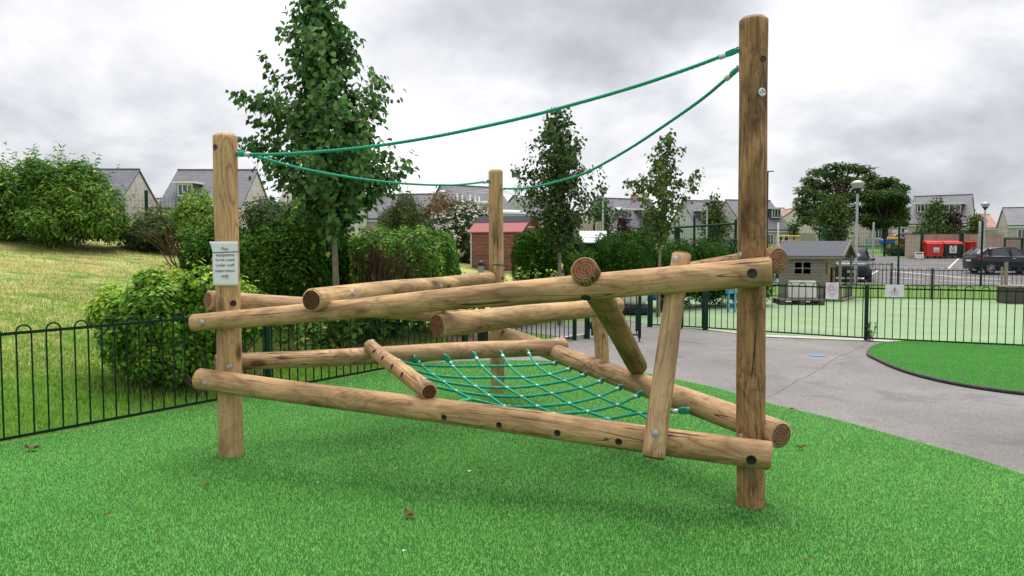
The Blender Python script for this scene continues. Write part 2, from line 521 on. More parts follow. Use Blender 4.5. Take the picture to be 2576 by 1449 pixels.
M['leaf_lime'] = mat_leaf('lime_tree_leaf', [(0, (0.03691, 0.1, 0.03035)), (.45, (0.07998, 0.1904, 0.05311)), (.85, (0.1907, 0.3452, 0.09104)), (.97, (0.3998, 0.4763, 0.09482)), (1, (0.75, 0.5715, 0.09482))])
M['leaf_pear'] = mat_leaf('glossy_tree_leaf', [(0, (0.02591, 0.06519, 0.01818)), (.5, (0.06126, 0.1266, 0.02728)), (.9, (0.1555, 0.2301, 0.04545)), (1, (0.4006, 0.326, 0.06061))], .25, .38, .5)
M['leaf_hedge'] = mat_leaf('dark_hedge_leaf', [(0, (0.01217, 0.03849, 0.005397)), (.5, (0.02737, 0.08525, 0.01079)), (.85, (0.07604, 0.1717, 0.01888)), (1, (0.1824, 0.2473, 0.02158))], .08, .6, .1)
M['leaf_bright'] = mat_leaf('bright_hedge_leaf', [(0, (0.04127, 0.1137, 0.01268)), (.5, (0.1146, 0.2648, 0.02537)), (.85, (0.2638, 0.4411, 0.0444)), (1, (0.5962, 0.5098, 0.06342))], .25, .4, .45)
M['leaf_bush'] = mat_leaf('front_bush_leaf', [(0, (0.04426, 0.1217, 0.01601)), (.45, (0.1181, 0.2801, 0.02934)), (.8, (0.3245, 0.5113, 0.0507)), (.96, (0.495, 0.555, 0.08)), (1, (0.495, 0.3897, 0.1067))], .25, .36, .5)
M['leaf_elder'] = mat_leaf('elder_leaf', [(0, (0.03388, 0.09665, 0.01667)), (.5, (0.0938, 0.2254, 0.03335)), (.85, (0.2214, 0.3758, 0.05669)), (1, (0.6252, 0.5369, 0.08337))], .25, .42, .45)
M['leaf_scrub'] = mat_leaf('scrub_leaf', [(0, (0.0319, 0.058, 0.0174)), (.5, (0.07975, 0.1232, 0.0348)), (.85, (0.1668, 0.1958, 0.06525)), (1, (0.319, 0.232, 0.116))], .2, .6, .3)
M['leaf_dark'] = mat_leaf('dark_shrub_leaf', [(0, (0.01665, 0.04037, 0.01183)), (.6, (0.04325, 0.08363, 0.02169)), (1, (0.09981, 0.1442, 0.03451))], .15, .5)
M['leaf_bronze'] = mat_leaf('bronze_shoot_leaf', [(0, (0.06525, 0.058, 0.0232)), (.5, (0.1668, 0.1131, 0.0493)), (1, (0.29, 0.1958, 0.09425))], .25, .45)
M['petal'] = mat_leaf('white_flower_head', [(0, (.48, .46, .38)), (1, (.80, .78, .70))], .2, .7, .2)
M['leaf_far'] = mat_leaf('far_tree_leaf', [(0, (0.02784, 0.06003, 0.0145)), (.5, (0.05916, 0.1134, 0.02465)), (1, (0.1478, 0.1968, 0.0435))], .15, .7, .2)
M['leaf_purple'] = mat_leaf('purple_leaf', [(0, (0.0232, 0.0145, 0.0203)), (1, (0.087, 0.0406, 0.0522))], .15, .6)
M['leaf_herb'] = mat_leaf('border_plant_leaf', [(0, (0.0348, 0.116, 0.0203)), (.6, (0.1087, 0.2682, 0.0435)), (.92, (0.261, 0.406, 0.07975)), (1, (0.609, 0.551, 0.1015))], .3, .45)
M['dry'] = mat_leaf('dry_leaf', [(0, (.17, .10, .05)), (1, (.44, .29, .15))], .15, .75, .15)

# ground materials
def mat_turf():
    t = NT('artificial_turf')
    v = t.obj()
    n1 = t.noise(v, 1.1, 4, .6); n2 = t.noise(v, 150, 3, .7)
    c = t.ramp(n2, [(.25, (.014, .085, .011)), (.75, (.05, .22, .034))])
    c = t.mix(.5, c, t.ramp(n1, [(.3, (.35, .4, .35)), (.7, (.62, .6, .6))]), 'SOFT_LIGHT')
    t.bump(n2, .9, .02)
    return t.out(c, .75, 0, .2)
M['turf'] = mat_turf()
def mat_blade(name, stops, macro):
    t = NT(name)
    a = t.N.new('ShaderNodeAttribute'); a.attribute_name = 'var'
    c = t.ramp(a.outputs['Fac'], stops)
    n1 = t.noise(t.obj(), macro, 4, .6)
    c = t.mix(.6, c, t.ramp(n1, [(.3, (.36, .38, .36)), (.7, (.66, .64, .62))]), 'SOFT_LIGHT')
    t.out(c, .75, 0, .08)
    tr = t.N.new('ShaderNodeBsdfTranslucent'); t.l(c, tr.inputs['Color'])
    ms = t.N.new('ShaderNodeMixShader'); ms.inputs[0].default_value = .45
    t.l(t.b.outputs[0], ms.inputs[1]); t.l(tr.outputs[0], ms.inputs[2])
    t.l(ms.outputs[0], t.N['Material Output'].inputs['Surface'])
    return t.m
M['turf_blade'] = mat_blade('turf_fibre', [(0, (.050, .25, .030)), (.5, (.245, .68, .145)), (1, (.54, .89, .33))], .9)
M['turf_blade2'] = mat_blade('turf_fibre_fresh', [(0, (.040, .26, .022)), (.5, (.105, .46, .048)), (1, (.20, .60, .09))], .9)
M['grass_blade'] = mat_blade('grass_blade', [(0, (.05, .17, .016)), (.5, (.17, .39, .04)), (1, (.36, .56, .09))], .5)
M['straw_blade'] = mat_blade('cut_dry_grass', [(0, (.30, .27, .09)), (.5, (.62, .54, .25)), (1, (.80, .72, .42))], .8)

def mat_ground():
    t = NT('grass_ground')
    v = t.obj()
    a = t.noise(v, .5, 6, .65); b = t.noise(t.mapv(v, (1, 2.2, 1)), 1.6, 6, .7); c2 = t.noise(v, 45, 4, .7)
    green = t.ramp(c2, [(.25, (.048, .12, .018)), (.75, (.155, .255, .052))])
    straw = t.ramp(c2, [(.25, (.32, .29, .09)), (.75, (.62, .55, .24))])
    f = t.ramp(t.math('ADD', t.math('MULTIPLY', a, .45), t.math('MULTIPLY', b, .55)), [(.40, (0, 0, 0)), (.56, (.9, .9, .9))])
    sx = t.N.new('ShaderNodeSeparateXYZ'); t.l(v, sx.inputs[0])
    # the mown bank stands left of the frame; lawns elsewhere stay green
    d = t.math('SUBTRACT', t.math('MULTIPLY', sx.outputs[1], .555), t.math('MULTIPLY', sx.outputs[0], .832))
    near = t.ramp(t.math('DIVIDE', t.math('SUBTRACT', d, 7.07), 20.0), [(.06, (0, 0, 0)), (.16, (1, 1, 1)), (.80, (1, 1, 1)), (.95, (0, 0, 0))])
    lf = t.ramp(t.math('MULTIPLY_ADD', sx.outputs[0], -.05), [(0.12, (0, 0, 0)), (.28, (1, 1, 1))])
    c = t.mix(t.math('MULTIPLY', t.math('MULTIPLY', f, near), lf), green, straw)
    t.bump(c2, .8, .03)
    return t.out(c, .9, 0, .15)
M['ground'] = mat_ground()

def mat_asphalt(name, lo, hi):
    t = NT(name)
    v = t.obj()
    n1 = t.noise(v, .55, 6, .62); n2 = t.noise(v, 90, 3, .75); n3 = t.noise(v, 7, 5, .65)
    c = t.ramp(n1, [(.32, lo), (.66, hi)])
    c = t.mix(.7, c, t.ramp(n2, [(.33, (.15, .15, .15)), (.67, (.85, .85, .85))]), 'OVERLAY')
    c = t.mix(t.ramp(n3, [(.60, (0, 0, 0)), (.74, (.45, .45, .45))]), c, tuple(x * .55 for x in lo))
    n4 = t.noise(v, 1.5, 4, .55, .6)
    c = t.mix(t.ramp(n4, [(.56, (0, 0, 0)), (.64, (.30, .30, .30))]), c, tuple(x * .5 for x in lo))
    w1 = t.noise(v, 230, 1, .5)
    c = t.mix(t.ramp(w1, [(.74, (0, 0, 0)), (.78, (.7, .7, .7))]), c, (.62, .60, .58))
    t.bump(n2, .6, .012)
    return t.out(c, .85, 0, .25)
M['asphalt'] = mat_asphalt('worn_asphalt', (.152, .143, .138), (.225, .213, .206))
M['carpark'] = mat_asphalt('car_park_asphalt', (.115, .108, .111), (.165, .155, .159))
M['court'] = mat_plain('pale_green_court_paint', (.20, .29, .155), .8, 0, .2, .9, .2)
M['line'] = mat_plain('white_road_paint', (.62, .60, .58), .8, 0, .15, 8)
M['concrete'] = mat_plain('pale_concrete', (.46, .43, .39), .85, 0, .2, 5)
M['soil'] = mat_plain('bark_mulch', (.115, .072, .05), .95, 0, .5, 22, .1, .8)
M['kerb'] = mat_plain('black_rubber_kerb', (.055, .05, .052), .8, 0, .35, 9)
M['hill'] = mat_plain('far_field', (.075, .155, .035), .9, 0, .35, .3)

# ------------------------------------------------------------------ ground sheets
def grid_obj(name, xs, ys, zf, mat):
    vs = [(x, y, zf(x, y)) for y in ys for x in xs]
    nx = len(xs)
    fs = [(j*nx+i, j*nx+i+1, (j+1)*nx+i+1, (j+1)*nx+i) for j in range(len(ys)-1) for i in range(nx-1)]
    b = MB(); b.add(vs, fs, 0, True)
    o = b.build(name, mat)
    o['kind'] = 'structure'
    return o
ys = [-6 + .75 * i for i in range(54)] + [34.5 + 2.75 * i for i in range(1, 24)] + [110, 130, 160, 200, 260, 340, 460, 620]
xs = [-620, -400, -250, -160, -110, -80, -62, -50, -42, -36] + [-32 + .75 * i for i in range(86)] + [35, 38, 42, 47, 53, 60, 70, 85, 110, 160, 250, 400, 620]
grid_obj('ground', xs, ys, tz, M['ground'])

def sheet(name, poly, z, mat, zf=None, sub=0):
    """flat or draped sheet from a plan polygon"""
    import bmesh
    bm = bmesh.new()
    vs = [bm.verts.new((x, y, 0)) for x, y in poly]
    f = bm.faces.new(vs)
    bmesh.ops.triangulate(bm, faces=[f])
    if sub:
        for axis, (lo, hi) in enumerate(((min(p[0] for p in poly), max(p[0] for p in poly)), (min(p[1] for p in poly), max(p[1] for p in poly)))):
            k = lo + sub
            while k < hi:
                no = (1, 0, 0) if axis == 0 else (0, 1, 0); co = (k, 0, 0) if axis == 0 else (0, k, 0)
                bmesh.ops.bisect_plane(bm, geom=bm.verts[:] + bm.edges[:] + bm.faces[:], plane_co=co, plane_no=no)
                k += sub
    for v in bm.verts:
        v.co.z = z + (zf(v.co.x, v.co.y) if zf else 0)
    bmesh.ops.recalc_face_normals(bm, faces=bm.faces)
    for fc in bm.faces:
        if fc.normal.z < 0: fc.normal_flip()
    me = bpy.data.meshes.new(name); bm.to_mesh(me); bm.free()
    me.materials.append(mat)
    o = bpy.data.objects.new(name, me); COL.objects.link(o)
    o['kind'] = 'structure'
    return o

def g2(px, py, z=0.0):
    p = gnd(px, py, z); return (p.x, p.y)

# asphalt yard round the turf, running through the gate to the back
fence_a = [(-0.714, 11.6), (1.2, 13.75)]
yard = [(-1.75, 10.02), (-0.70, 11.63), (1.2, 13.78), (0.3, 14.9), (-0.6, 15.6), (-.5, 17.6), (1.0, 19.2), (2.8, 19.6), (3.2, 16.2), (3.86, 15.25), g2(1930, 849), g2(2178, 859), g2(2576, 879), (12.5, 10.1), (16, 7), (16, -5), (2, -5), (0, 5), (-1.2, 9)]
sheet('asphalt_yard', yard, .006, M['asphalt'])
TURF_EDGE = [(985, 934), (1100, 915), (1250, 909), (1390, 911), (1550, 925), (1640, 945), (1790, 976), (1927, 1016), (2100, 1058), (2272, 1106), (2430, 1150), (2576, 1198)]
te = smooth_path([Vector((*g2(*p), 0)) for p in TURF_EDGE], 4)
te = [(p.x, p.y) for p in te]
turf_poly = [(-7.2, 1.95), (-4.24, 6.36), (-2.82, 8.49)] + te + [(4.6, 3.2), (6.0, 0.5), (6.0, -5), (-7.2, -5)]
turf_poly = [(-7.2, 1.95), (-4.24, 6.36), (-1.72, 10.1)] + te + [(5.3, 3.6), (6.4, 1.0), (6.4, -5), (-7.2, -5)]
sheet('artificial_turf', turf_poly, .016, M['turf'])
TP2 = [(2183, 893), (2188, 882), (2205, 872), (2240, 865), (2310, 861.5), (2400, 866), (2576, 877)]
tp2a = [(p.x, p.y) for p in smooth_path([Vector((*g2(*p), 0)) for p in TP2], 4)]
TP2B = [(2700, 1010), (2576, 996), (2490, 985), (2400, 970), (2310, 949), (2245, 927), (2205, 908), (2187, 899), (2183, 893)]
tp2b = [(p.x, p.y) for p in smooth_path([Vector((*g2(*p), 0)) for p in TP2B], 4)]
turf2_poly = tp2a + [(10.5, 11.5), (11.5, 9.0)] + tp2b[:-1]
sheet('turf_island', turf2_poly, .040, M['turf'])
kb = MB()
kpath = [Vector((x, y, .03)) for x, y in tp2b] + [Vector((x, y, .022)) for x, y in tp2a[:14]]
kb.tube(kpath, .022, 8)
tag(kb.build('rubber_kerb', M['kerb']), kind='structure')
# painted court and the strips beyond it
court = [(1.8, 19.9), (2.9, 16.4), (3.88, 15.36), g2(1930, 846), g2(2178, 855), (8.3, 12.62), (14, 10.2), (17.5, 22.5), (16.0, 23.5), (10.9, 24.6), (7.5, 25.6), (3.6, 25.8)]
sheet('painted_court', court, .012, M['court'])
sheet('edging_strip', [(3.86, 15.26), g2(1930, 849.5), g2(2178, 859.5), (8.3, 12.5), (8.3, 12.72), g2(2178, 854.5), g2(1930, 844.5), (3.88, 15.44)], .018, M['concrete'])
cp = [(7.2, 36.5), (10.5, 33.8), (30, 31.6), (40, 33), (40, 55), (37, 58), (29.5, 57), (29.0, 64.5), (25, 66.0), (14, 48)]
sheet('car_park', cp, .03, M['carpark'], tz, 2.0)
def line_strip(px0, px1, w, name='parking_line'):
    a = Vector((*px0, 0)); b = Vector((*px1, 0)); d = (b - a).normalized(); n = Vector((-d.y, d.x, 0)) * (w / 2)
    L = (b - a).length; k = max(1, int(L / 2))
    vs, fs = [], []
    for i in range(k + 1):
        p = a + d * (L * i / k)
        for s in (n, -n):
            q = p + s; vs.append((q.x, q.y, tz(q.x, q.y) + .04))
    for i in range(k): fs.append((2*i, 2*i+1, 2*i+3, 2*i+2))
    mb = MB(); mb.add(vs, fs)
    return mb
def gz(px, py):
    lo = gnd(px, py)
    p = lo
    for _ in range(12):
        p = gnd(px, py, tz(p.x, p.y))
    return (p.x, p.y)
for a, b, wd in (((2262, 655), (2440, 666), .2), ((2236, 693), (2540, 706), .25), ((2238, 701), (2545, 716), .2), ((2385, 690), (2412, 677), .10), ((2150, 709), (2210, 692), .10), ((2258, 661), (2282, 655), .12), ((2330, 655), (2440, 672), .12)):
    try:
        tag(line_strip(gz(*a), gz(*b), wd).build('parking_line', M['line']), kind='structure')
    except Exception as e:
        print('line', e)
# white kerb edging under the gate fence
kb = MB(); kb.box((1.02, 13.62, .04), (.9, .08, .08), R(48)); kb.box((1.75, 14.35, .04), (.5, .08, .08), R(40))
tag(kb.build('kerb_edging', M['concrete']), kind='structure')
# worn blue spot, inspection cover and the seam in the asphalt
def disc(name, px, py, rx, ry, z, mat, rot=0):
    c = gnd(px, py); mb = MB(); n = 26
    vs = [(c.x + rx*math.cos(2*PI*i/n)*math.cos(rot) - ry*math.sin(2*PI*i/n)*math.sin(rot), c.y + rx*math.cos(2*PI*i/n)*math.sin(rot) + ry*math.sin(2*PI*i/n)*math.cos(rot), z) for i in range(n)]
    mb.add(vs, [tuple(range(n))]); return mb.build(name, mat)
M['spot'] = mat_plain('worn_blue_paint', (.10, .19, .52), .8, 0, .5, 14)
tag(disc('blue_spot', 2056, 896, .13, .10, .012, M['spot']), kind='structure')
M['seam'] = mat_plain('dark_crack_filler', (.18, .168, .162), .9, 0, .4, 9)
def strip_path(name, pts, w, z, mat, jit=.02):
    pts = smooth_path([Vector((*g2(*p), z)) for p in pts], 8)
    mb = MB(); vs, fs = [], []
    for i, p in enumerate(pts):
        d = (pts[min(i+1, len(pts)-1)] - pts[max(i-1, 0)]).normalized(); n = Vector((-d.y, d.x, 0))
        j = n * random.uniform(-jit, jit); ww = w * random.uniform(.35, 1)
        vs += [p + j + n * ww / 2, p + j - n * ww / 2]
    for i in range(len(pts) - 1): fs.append((2*i, 2*i+1, 2*i+3, 2*i+2))
    mb.add(vs, fs); return tag(mb.build(name, mat), kind='structure')
strip_path('asphalt_crack', [(1928, 1003), (1990, 968), (2060, 930), (2110, 898), (2160, 878), (2178, 864)], .014, .0115, M['seam'])
strip_path('asphalt_crack', [(2105, 905), (2140, 903), (2172, 897)], .02, .0115, M['seam'])
strip_path('asphalt_crack', [(1700, 858), (1745, 862), (1770, 867)], .07, .0115, M['seam'], .05)
# planting beds of mulch behind the left fence and along the border
def bed(name, cx, cy, rx, ry, rot=0, lift=.03):
    mb = MB(); n = 28; m = 5
    vs = [(cx, cy, tz(cx, cy) + lift)]; fs = []
    for j in range(1, m + 1):
        for i in range(n):
            a = 2*PI*i/n; k = j/m*(1+.12*math.sin(3*a+1)+.08*math.sin(5*a))
            x = rx*k*math.cos(a); y = ry*k*math.sin(a)
            X = cx + x*math.cos(rot) - y*math.sin(rot); Y = cy + x*math.sin(rot) + y*math.cos(rot)
            vs.append((X, Y, tz(X, Y) + lift * (1.2 - j/m)))
    for i in range(n): fs.append((0, 1+i, 1+(i+1) % n))
    for j in range(m-1):
        for i in range(n):
            k = 1+j*n; fs.append((k+i, k+n+i, k+n+(i+1) % n, k+(i+1) % n))
    mb.add(vs, fs, 0, True)
    return tag(mb.build(name, M['soil']), kind='structure')
bed('mulch_bed', -3.75, 8.95, 1.05, .55, R(50))
bed('mulch_bed', -1.9, 12.2, 2.6, 1.2, R(48))
# ------------------------------------------------------------------ the climbing frame
def log_mesh(name, P, Q, r0, r1, mats, parent, origin, seed, bend=.012, chamfer=.014, cut0=None, lump=.05):
    """round timber with chamfered ends; 'grain' attribute carries its own axes"""
    rng = np.random.default_rng(seed)
    P, Q = Vector(P), Vector(Q)
    d, u, w_ = frame_of(Q - P)
    w_ = d.cross(u)
    L = (Q - P).length
    n = 40
    zs = [0, chamfer * .9] + list(np.linspace(.05, L - .05, max(12, int(L / .09)))) + [L - chamfer * .9, L]
    ph = rng.uniform(0, 6.28, 12)
    vs, gr, fs, mi, sm = [], [], [], [], []
    roll = rng.uniform(0, 6.28)
    for i, z in enumerate(zs):
        t = z / L
        rr = r0 + (r1 - r0) * t
        rr *= 1 + lump * .5 * (math.sin(2.1 * z + ph[0]) * .5 + math.sin(5.3 * z + ph[1]) * .3)
        if i in (0, len(zs) - 1): rr -= chamfer
        bx = bend * math.sin(PI * t); by = bend * .6 * math.sin(2 * PI * t + ph[2])*math.sin(PI*t)
        for k in range(n):
            a = 2 * PI * k / n
            q = rr * (1 + lump * .35 * (math.sin(2*a + ph[3] + .7*z) * .5 + math.sin(3*a + ph[4] - 1.1*z) * .35 + math.sin(7*a + ph[5] + 2.0*z) * .10))
            x = q * math.cos(a); y = q * math.sin(a)
            vs.append(P + d * z + u * (x + bx) + w_ * (y + by))
            gr.append((q*math.cos(a+roll), q*math.sin(a+roll), z + seed * 7.31))
    m = len(zs)
    for i in range(m - 1):
        for k in range(n):
            j = (k + 1) % n
            fs.append((i*n+k, i*n+j, (i+1)*n+j, (i+1)*n+k)); mi.append(1 if i in (0, m-2) and cut0 == 'dark' else 0); sm.append(0 < i < m-2)
    for e, base in ((0, 0), (1, (m-1)*n)):
        o = len(vs)
        ring = list(range(base, base + n))
        inner = []
        for k in ring:
            vs.append(vs[k]); gr.append(gr[k])
        c = sum((vs[k] for k in ring), Vector()) / n
        vs.append(c); gr.append((0, 0, gr[base][2]))
        for k in range(n):
            j = (k + 1) % n
            f = (o+k, o+j, o+n)
            fs.append(f if e else f[::-1]); mi.append(1); sm.append(False)
    me = bpy.data.meshes.new(name)
    O = Vector(origin)
    me.from_pydata([tuple(v - O) for v in vs], [], fs)
    for mm in mats: me.materials.append(mm)
    me.polygons.foreach_set('material_index', mi); me.polygons.foreach_set('use_smooth', sm)
    at_ = me.attributes.new('grain', 'FLOAT_VECTOR', 'POINT')
    at_.data.foreach_set('vector', np.array(gr, dtype=np.float32).ravel())
    me.update()
    o = bpy.data.objects.new(name, me); COL.objects.link(o); o.parent = parent
    return dict(o=o, P=P, Q=Q, r0=r0, r1=r1)

from mathutils.bvhtree import BVHTree
def hit(lg, px, py):
    """where the sight line of a measured bolt meets a log's surface, and the log's normal there"""
    me = lg['o'].data
    if 'bvh' not in lg:
        lg['bvh'] = BVHTree.FromPolygons([v.co.copy() for v in me.vertices], [tuple(p.vertices) for p in me.polygons])
    D = ray(px, py).normalized(); O = Vector((0, 0, CAMH)) - Vector(CF_O)
    A = lg['P'] - Vector(CF_O); ax = (lg['Q'] - lg['P']).normalized()
    loc, n, _, _ = lg['bvh'].ray_cast(O, D)
    if loc is None:                       # just off the outline: take the nearest point of the log
        t = (A + (lg['Q'] - lg['P']) * .5 - O).length
        best = min((lg['bvh'].find_nearest(O + D * (t * k)) for k in np.linspace(.6, 1.4, 60)), key=lambda r: r[3])
        loc = best[0]
    s = (loc - A).dot(ax)
    N = (loc - A - ax * s).normalized()
    return loc + Vector(CF_O), N

base_L = gnd(582, 1157); base_R = gnd(1889, 1287); base_M = gnd(1252, 989)
rL, rR, rM = .093, .0875, .083
PL = base_L + Vector((base_L.x, base_L.y, 0)).normalized() * rL; PRt = base_R + Vector((base_R.x, base_R.y, 0)).normalized() * rR; PM = base_M + Vector((base_M.x, base_M.y, 0)).normalized() * rM
CF_O = Vector((0.0, 6.3, 0.016))
frame = thing('log_climber', 'large timber log climbing frame with green rope net standing on bright green turf', 'climbing frame', CF_O)
def LG(name, P, Q, r0, r1, mat='wood', end='end_brown', seed=1, **k):
    return log_mesh(name, P, Q, r0, r1, [M[mat], M[end]], frame, CF_O, seed, **k)
low = Vector((0, 0, -.12))
tL = at(566, 337, PL.y); tR = at(1896, 44, PRt.y - .01); tM = at(1247, 427, PM.y)
post_L = LG('post', PL + low, tL, rL, .0905, 'wood_gold', 'end_brown', 3, bend=.004, chamfer=.02)
post_R = LG('post', PRt + low, tR, rR, .0875, 'wood_brown', 'end_brown', 4, bend=.006, chamfer=.02)
post_M = LG('post', PM + low, tM, rM, .081, 'wood_grey', 'end_brown', 5, bend=.003, chamfer=.018)
post_R['o']['label'] = 'tallest post, stained dark brown'
# long front beams
A1 = at(582, 803.5, PL.y - rL - .062); A2 = at(1890, 686.5, PRt.y - rR - .082)
beam_A = LG('beam', ext(A1, A2, 486), ext(A1, A2, 1943), .067, .089, 'wood_gold', 'end_brown', 11, bend=-.012)
B1 = at(582, 964, PL.y - rL - .076); B2 = at(1890, 1139.5, PRt.y - rR - .08)
beam_B = LG('beam', ext(B1, B2, 499), ext(B1, B2, 1942), .0835, .088, 'wood_gold', 'end_brown', 12, bend=.012)
# right side beams run behind the tall post to the far post
E1 = at(1890, 1067, PRt.y + rR + .08); E2 = at(1264, 840.5, PM.y + .10)
beam_E = LG('beam', ext(E1, E2, 1966), E2 + (E2 - E1) * .01, .089, .088, 'wood', 'end_brown', 13, bend=.01)
F1 = at(1890, 664, PRt.y + rR + .078); F2 = at(1264, 764, PM.y + .10)
beam_F = LG('beam', ext(F1, F2, 1960), F2, .084, .075, 'wood_brown', 'end_brown', 14)
# left side beams
N1 = at(582, 758.5, PL.y + rL + .072); N2 = at(1238, 800, PM.y - rM - .07)
beam_N = LG('beam', ext(N1, N2, 522), N2, .078, .076, 'wood', 'end_brown', 15)
ec = ext(E1, E2, 1392)
C1 = at(582, 910, PL.y + rL + .068); C2 = at(1392, 873, ec.y)
beam_C = LG('beam', ext(C1, C2, 541), ext(C1, C2, 1421), .070, .084, 'wood', 'end_brown', 16)
# cross pieces
a782 = ext(A1, A2, 800)
beam_K = LG('crossbeam', at(783, 755, a782.y - .13), at(1236, 698, PM.y - .02), .085, .068, 'wood_grey', 'end_dark', 17)
a1097 = ext(A1, A2, 1097)
f1556 = ext(F1, F2, 1556)
beam_G = LG('crossbeam', at(1099, 819, a1097.y - .02), at(1557, 768, f1556.y + .25), .088, .070, 'wood_grey', 'end_red', 18)
a1467 = ext(A1, A2, 1467); e1606 = ext(E1, E2, 1606)
beam_H = LG('brace', at(1468, 676, a1467.y - .10), at(1604, 922, e1606.y + .04), .090, .080, 'wood_moss', 'end_red', 19, bend=.006)
brace_2 = LG('brace', at(1497, 745, f1556.y + .40), at(1516, 930, f1556.y + .55), .062, .066, 'wood', 'end_brown', 20)
b1645 = ext(B1, B2, 1645); a1714 = ext(A1, A2, 1714)
plank_I = LG('brace', at(1716, 636, a1714.y + .155), at(1644, 1153, b1645.y - .142), .062, .072, 'wood', 'end_red', 21, chamfer=.013, cut0='dark')
c935 = ext(C1, C2, 935); b1080 = ext(B1, B2, 1080)
beam_J = LG('brace', at(931, 871, c935.y - .03), at(1080, 986, b1080.y - .05), .060, .064, 'wood_gold', 'end_dark', 22)

def add_bolt(lg, px, py, r=.021, kind='bolt', off=0.0):
    p, n = hit(lg, px, py)
    mb = MB()
    if kind == 'bolt':
        r *= .9; mb.lathe(p - n * .004, [(0, 0), (r, 0), (r, .004), (r * .86, .0075), (r * .45, .0105), (0, .011)], 18, 0, n)
        mat = M['zinc']
    else:
        mb.lathe(p - n * .006, [(0, 0), (r * 1.12, 0), (r * 1.12, .008), (r * .98, .010), (r * .90, .0085), (0, .0082)], 20, 0, n)
        mat = M['plug']
    return mb.build(kind, mat, lg['o'], CF_O)
for lg, px, py, r, k in ((beam_A, 1892, 687, .026, 'plug'), (beam_B, 1117, 1050, .018, 'plug'), (beam_B, 1255, 1069, .018, 'plug'), (beam_B, 1402, 1089, .019, 'plug'), (beam_B, 1556, 1111, .020, 'plug'), (beam_B, 1890, 1157, .027, 'plug'),
                         (post_L, 587, 763, .022, 'plug'), (post_L, 541, 370, .020, 'plug'), (post_R, 1920, 148, .019, 'plug'), (beam_J, 941, 884, .018, 'plug'), (beam_J, 962, 901, .018, 'plug'), (beam_J, 986, 921, .018, 'plug'), (beam_J, 1011, 942, .018, 'plug'),
                         (beam_E, 1463, 940, .022, 'plug'), (beam_A, 1474, 750, .028, 'plug'),
                         (beam_A, 508, 812, .024, 'bolt'), (beam_B, 514, 964, .024, 'bolt'), (post_L, 578, 923, .024, 'bolt'), (plank_I, 1649, 1090, .026, 'bolt'), (plank_I, 1698, 652, .026, 'bolt'), (post_R, 1863, 1098, .022, 'bolt'), (post_R, 1862, 642, .022, 'bolt'), (beam_K, 1110, 722, .026, 'bolt'), (beam_K, 888, 736, .026, 'bolt'), (beam_C, 1398, 856, .026, 'bolt'), (beam_J, 938, 856, .022, 'bolt'), (beam_J, 1066, 952, .024, 'bolt'), (post_M, 1268, 700, .018, 'plug')):
    add_bolt(lg, px, py, r, k)
# round maker's disc on the tall post
p, n = hit(post_R, 1917, 232)
mb = MB(); mb.lathe(p - n * .003, [(0, 0), (.027, 0), (.027, .005), (.024, .007), (0, .0072)], 24, 0, n)
disc_o = mb.build('badge', M['alu'], post_R['o'], CF_O)
mb = MB(); u = Vector((0, 0, 1)); rt = u.cross(n).normalized()
arc = [p + n * .006 + rt * (x * .022) + u * (.001 + .004 * math.sin(x * 3)) for x in np.linspace(-1, 1, 9)]
mb.tube(arc, .0022, 5); mb.lathe(p + n * .0045 + u * .013 , [(0, 0), (.005, 0), (.005, .002), (0, .002)], 10, 0, n)
mb.build('emblem', M['ink'], post_R['o'], CF_O)

# ---- hand ropes strung between the posts
def eyebolt(pos, direction, parent, r=.020, name='eyebolt'):
    d = Vector(direction).normalized(); mb = MB()
    mb.cyl(pos - d * .03, pos + d * .012, .007, n=8)
    _, u, w_ = frame_of(d); w_ = d.cross(u)
    c = pos + d * (.012 + r)
    ring = [c + (d * math.cos(a) + w_ * math.sin(a)) * r for a in np.linspace(0, 2 * PI, 15)]
    mb.tube(ring, .0058, 6, caps=False)
    return mb.build(name, M['zinc'], parent, CF_O)

def ferrule(p, d, parent, r=.0165, L=.045):
    d = Vector(d).normalized(); mb = MB()
    mb.lathe(p - d * L / 2, [(.009, 0), (r, .002), (r * 1.06, L * .5), (r, L - .002), (.009, L)], 12, 0, d)
    return mb.build('ferrule', M['alu'], parent, CF_O)

def twisted(mb, pts, r, pitch=.085, n=9, mi=0, k=4):
    """rope with its strands laid round it"""
    pts = [Vector(p) for p in pts]
    dense = [pts[0]]
    for a, b in zip(pts, pts[1:]):
        L = (b - a).length; m = max(1, int(L / .016))
        dense += [a + (b - a) * (i / m) for i in range(1, m + 1)]
    vs, fs = [], []; s = 0.0; u = None
    for i, p in enumerate(dense):
        d = (dense[min(i+1, len(dense)-1)] - dense[max(i-1, 0)]).normalized()
        if i: s += (p - dense[i-1]).length
        if u is None: _, u, _ = frame_of(d)
        u = (u - d * u.dot(d)).normalized(); w_ = d.cross(u)
        for q in range(n):
            a = 2 * PI * q / n
            rr = r * (1 + .13 * math.cos(k * (a - 2 * PI * s / (pitch * 1.6))))
            vs.append(p + (u * math.cos(a) + w_ * math.sin(a)) * rr)
    for i in range(len(dense) - 1):
        for q in range(n):
            j = (q + 1) % n
            fs.append((i*n+q, i*n+j, (i+1)*n+j, (i+1)*n+q))
    mb.add(vs, fs, mi, True)

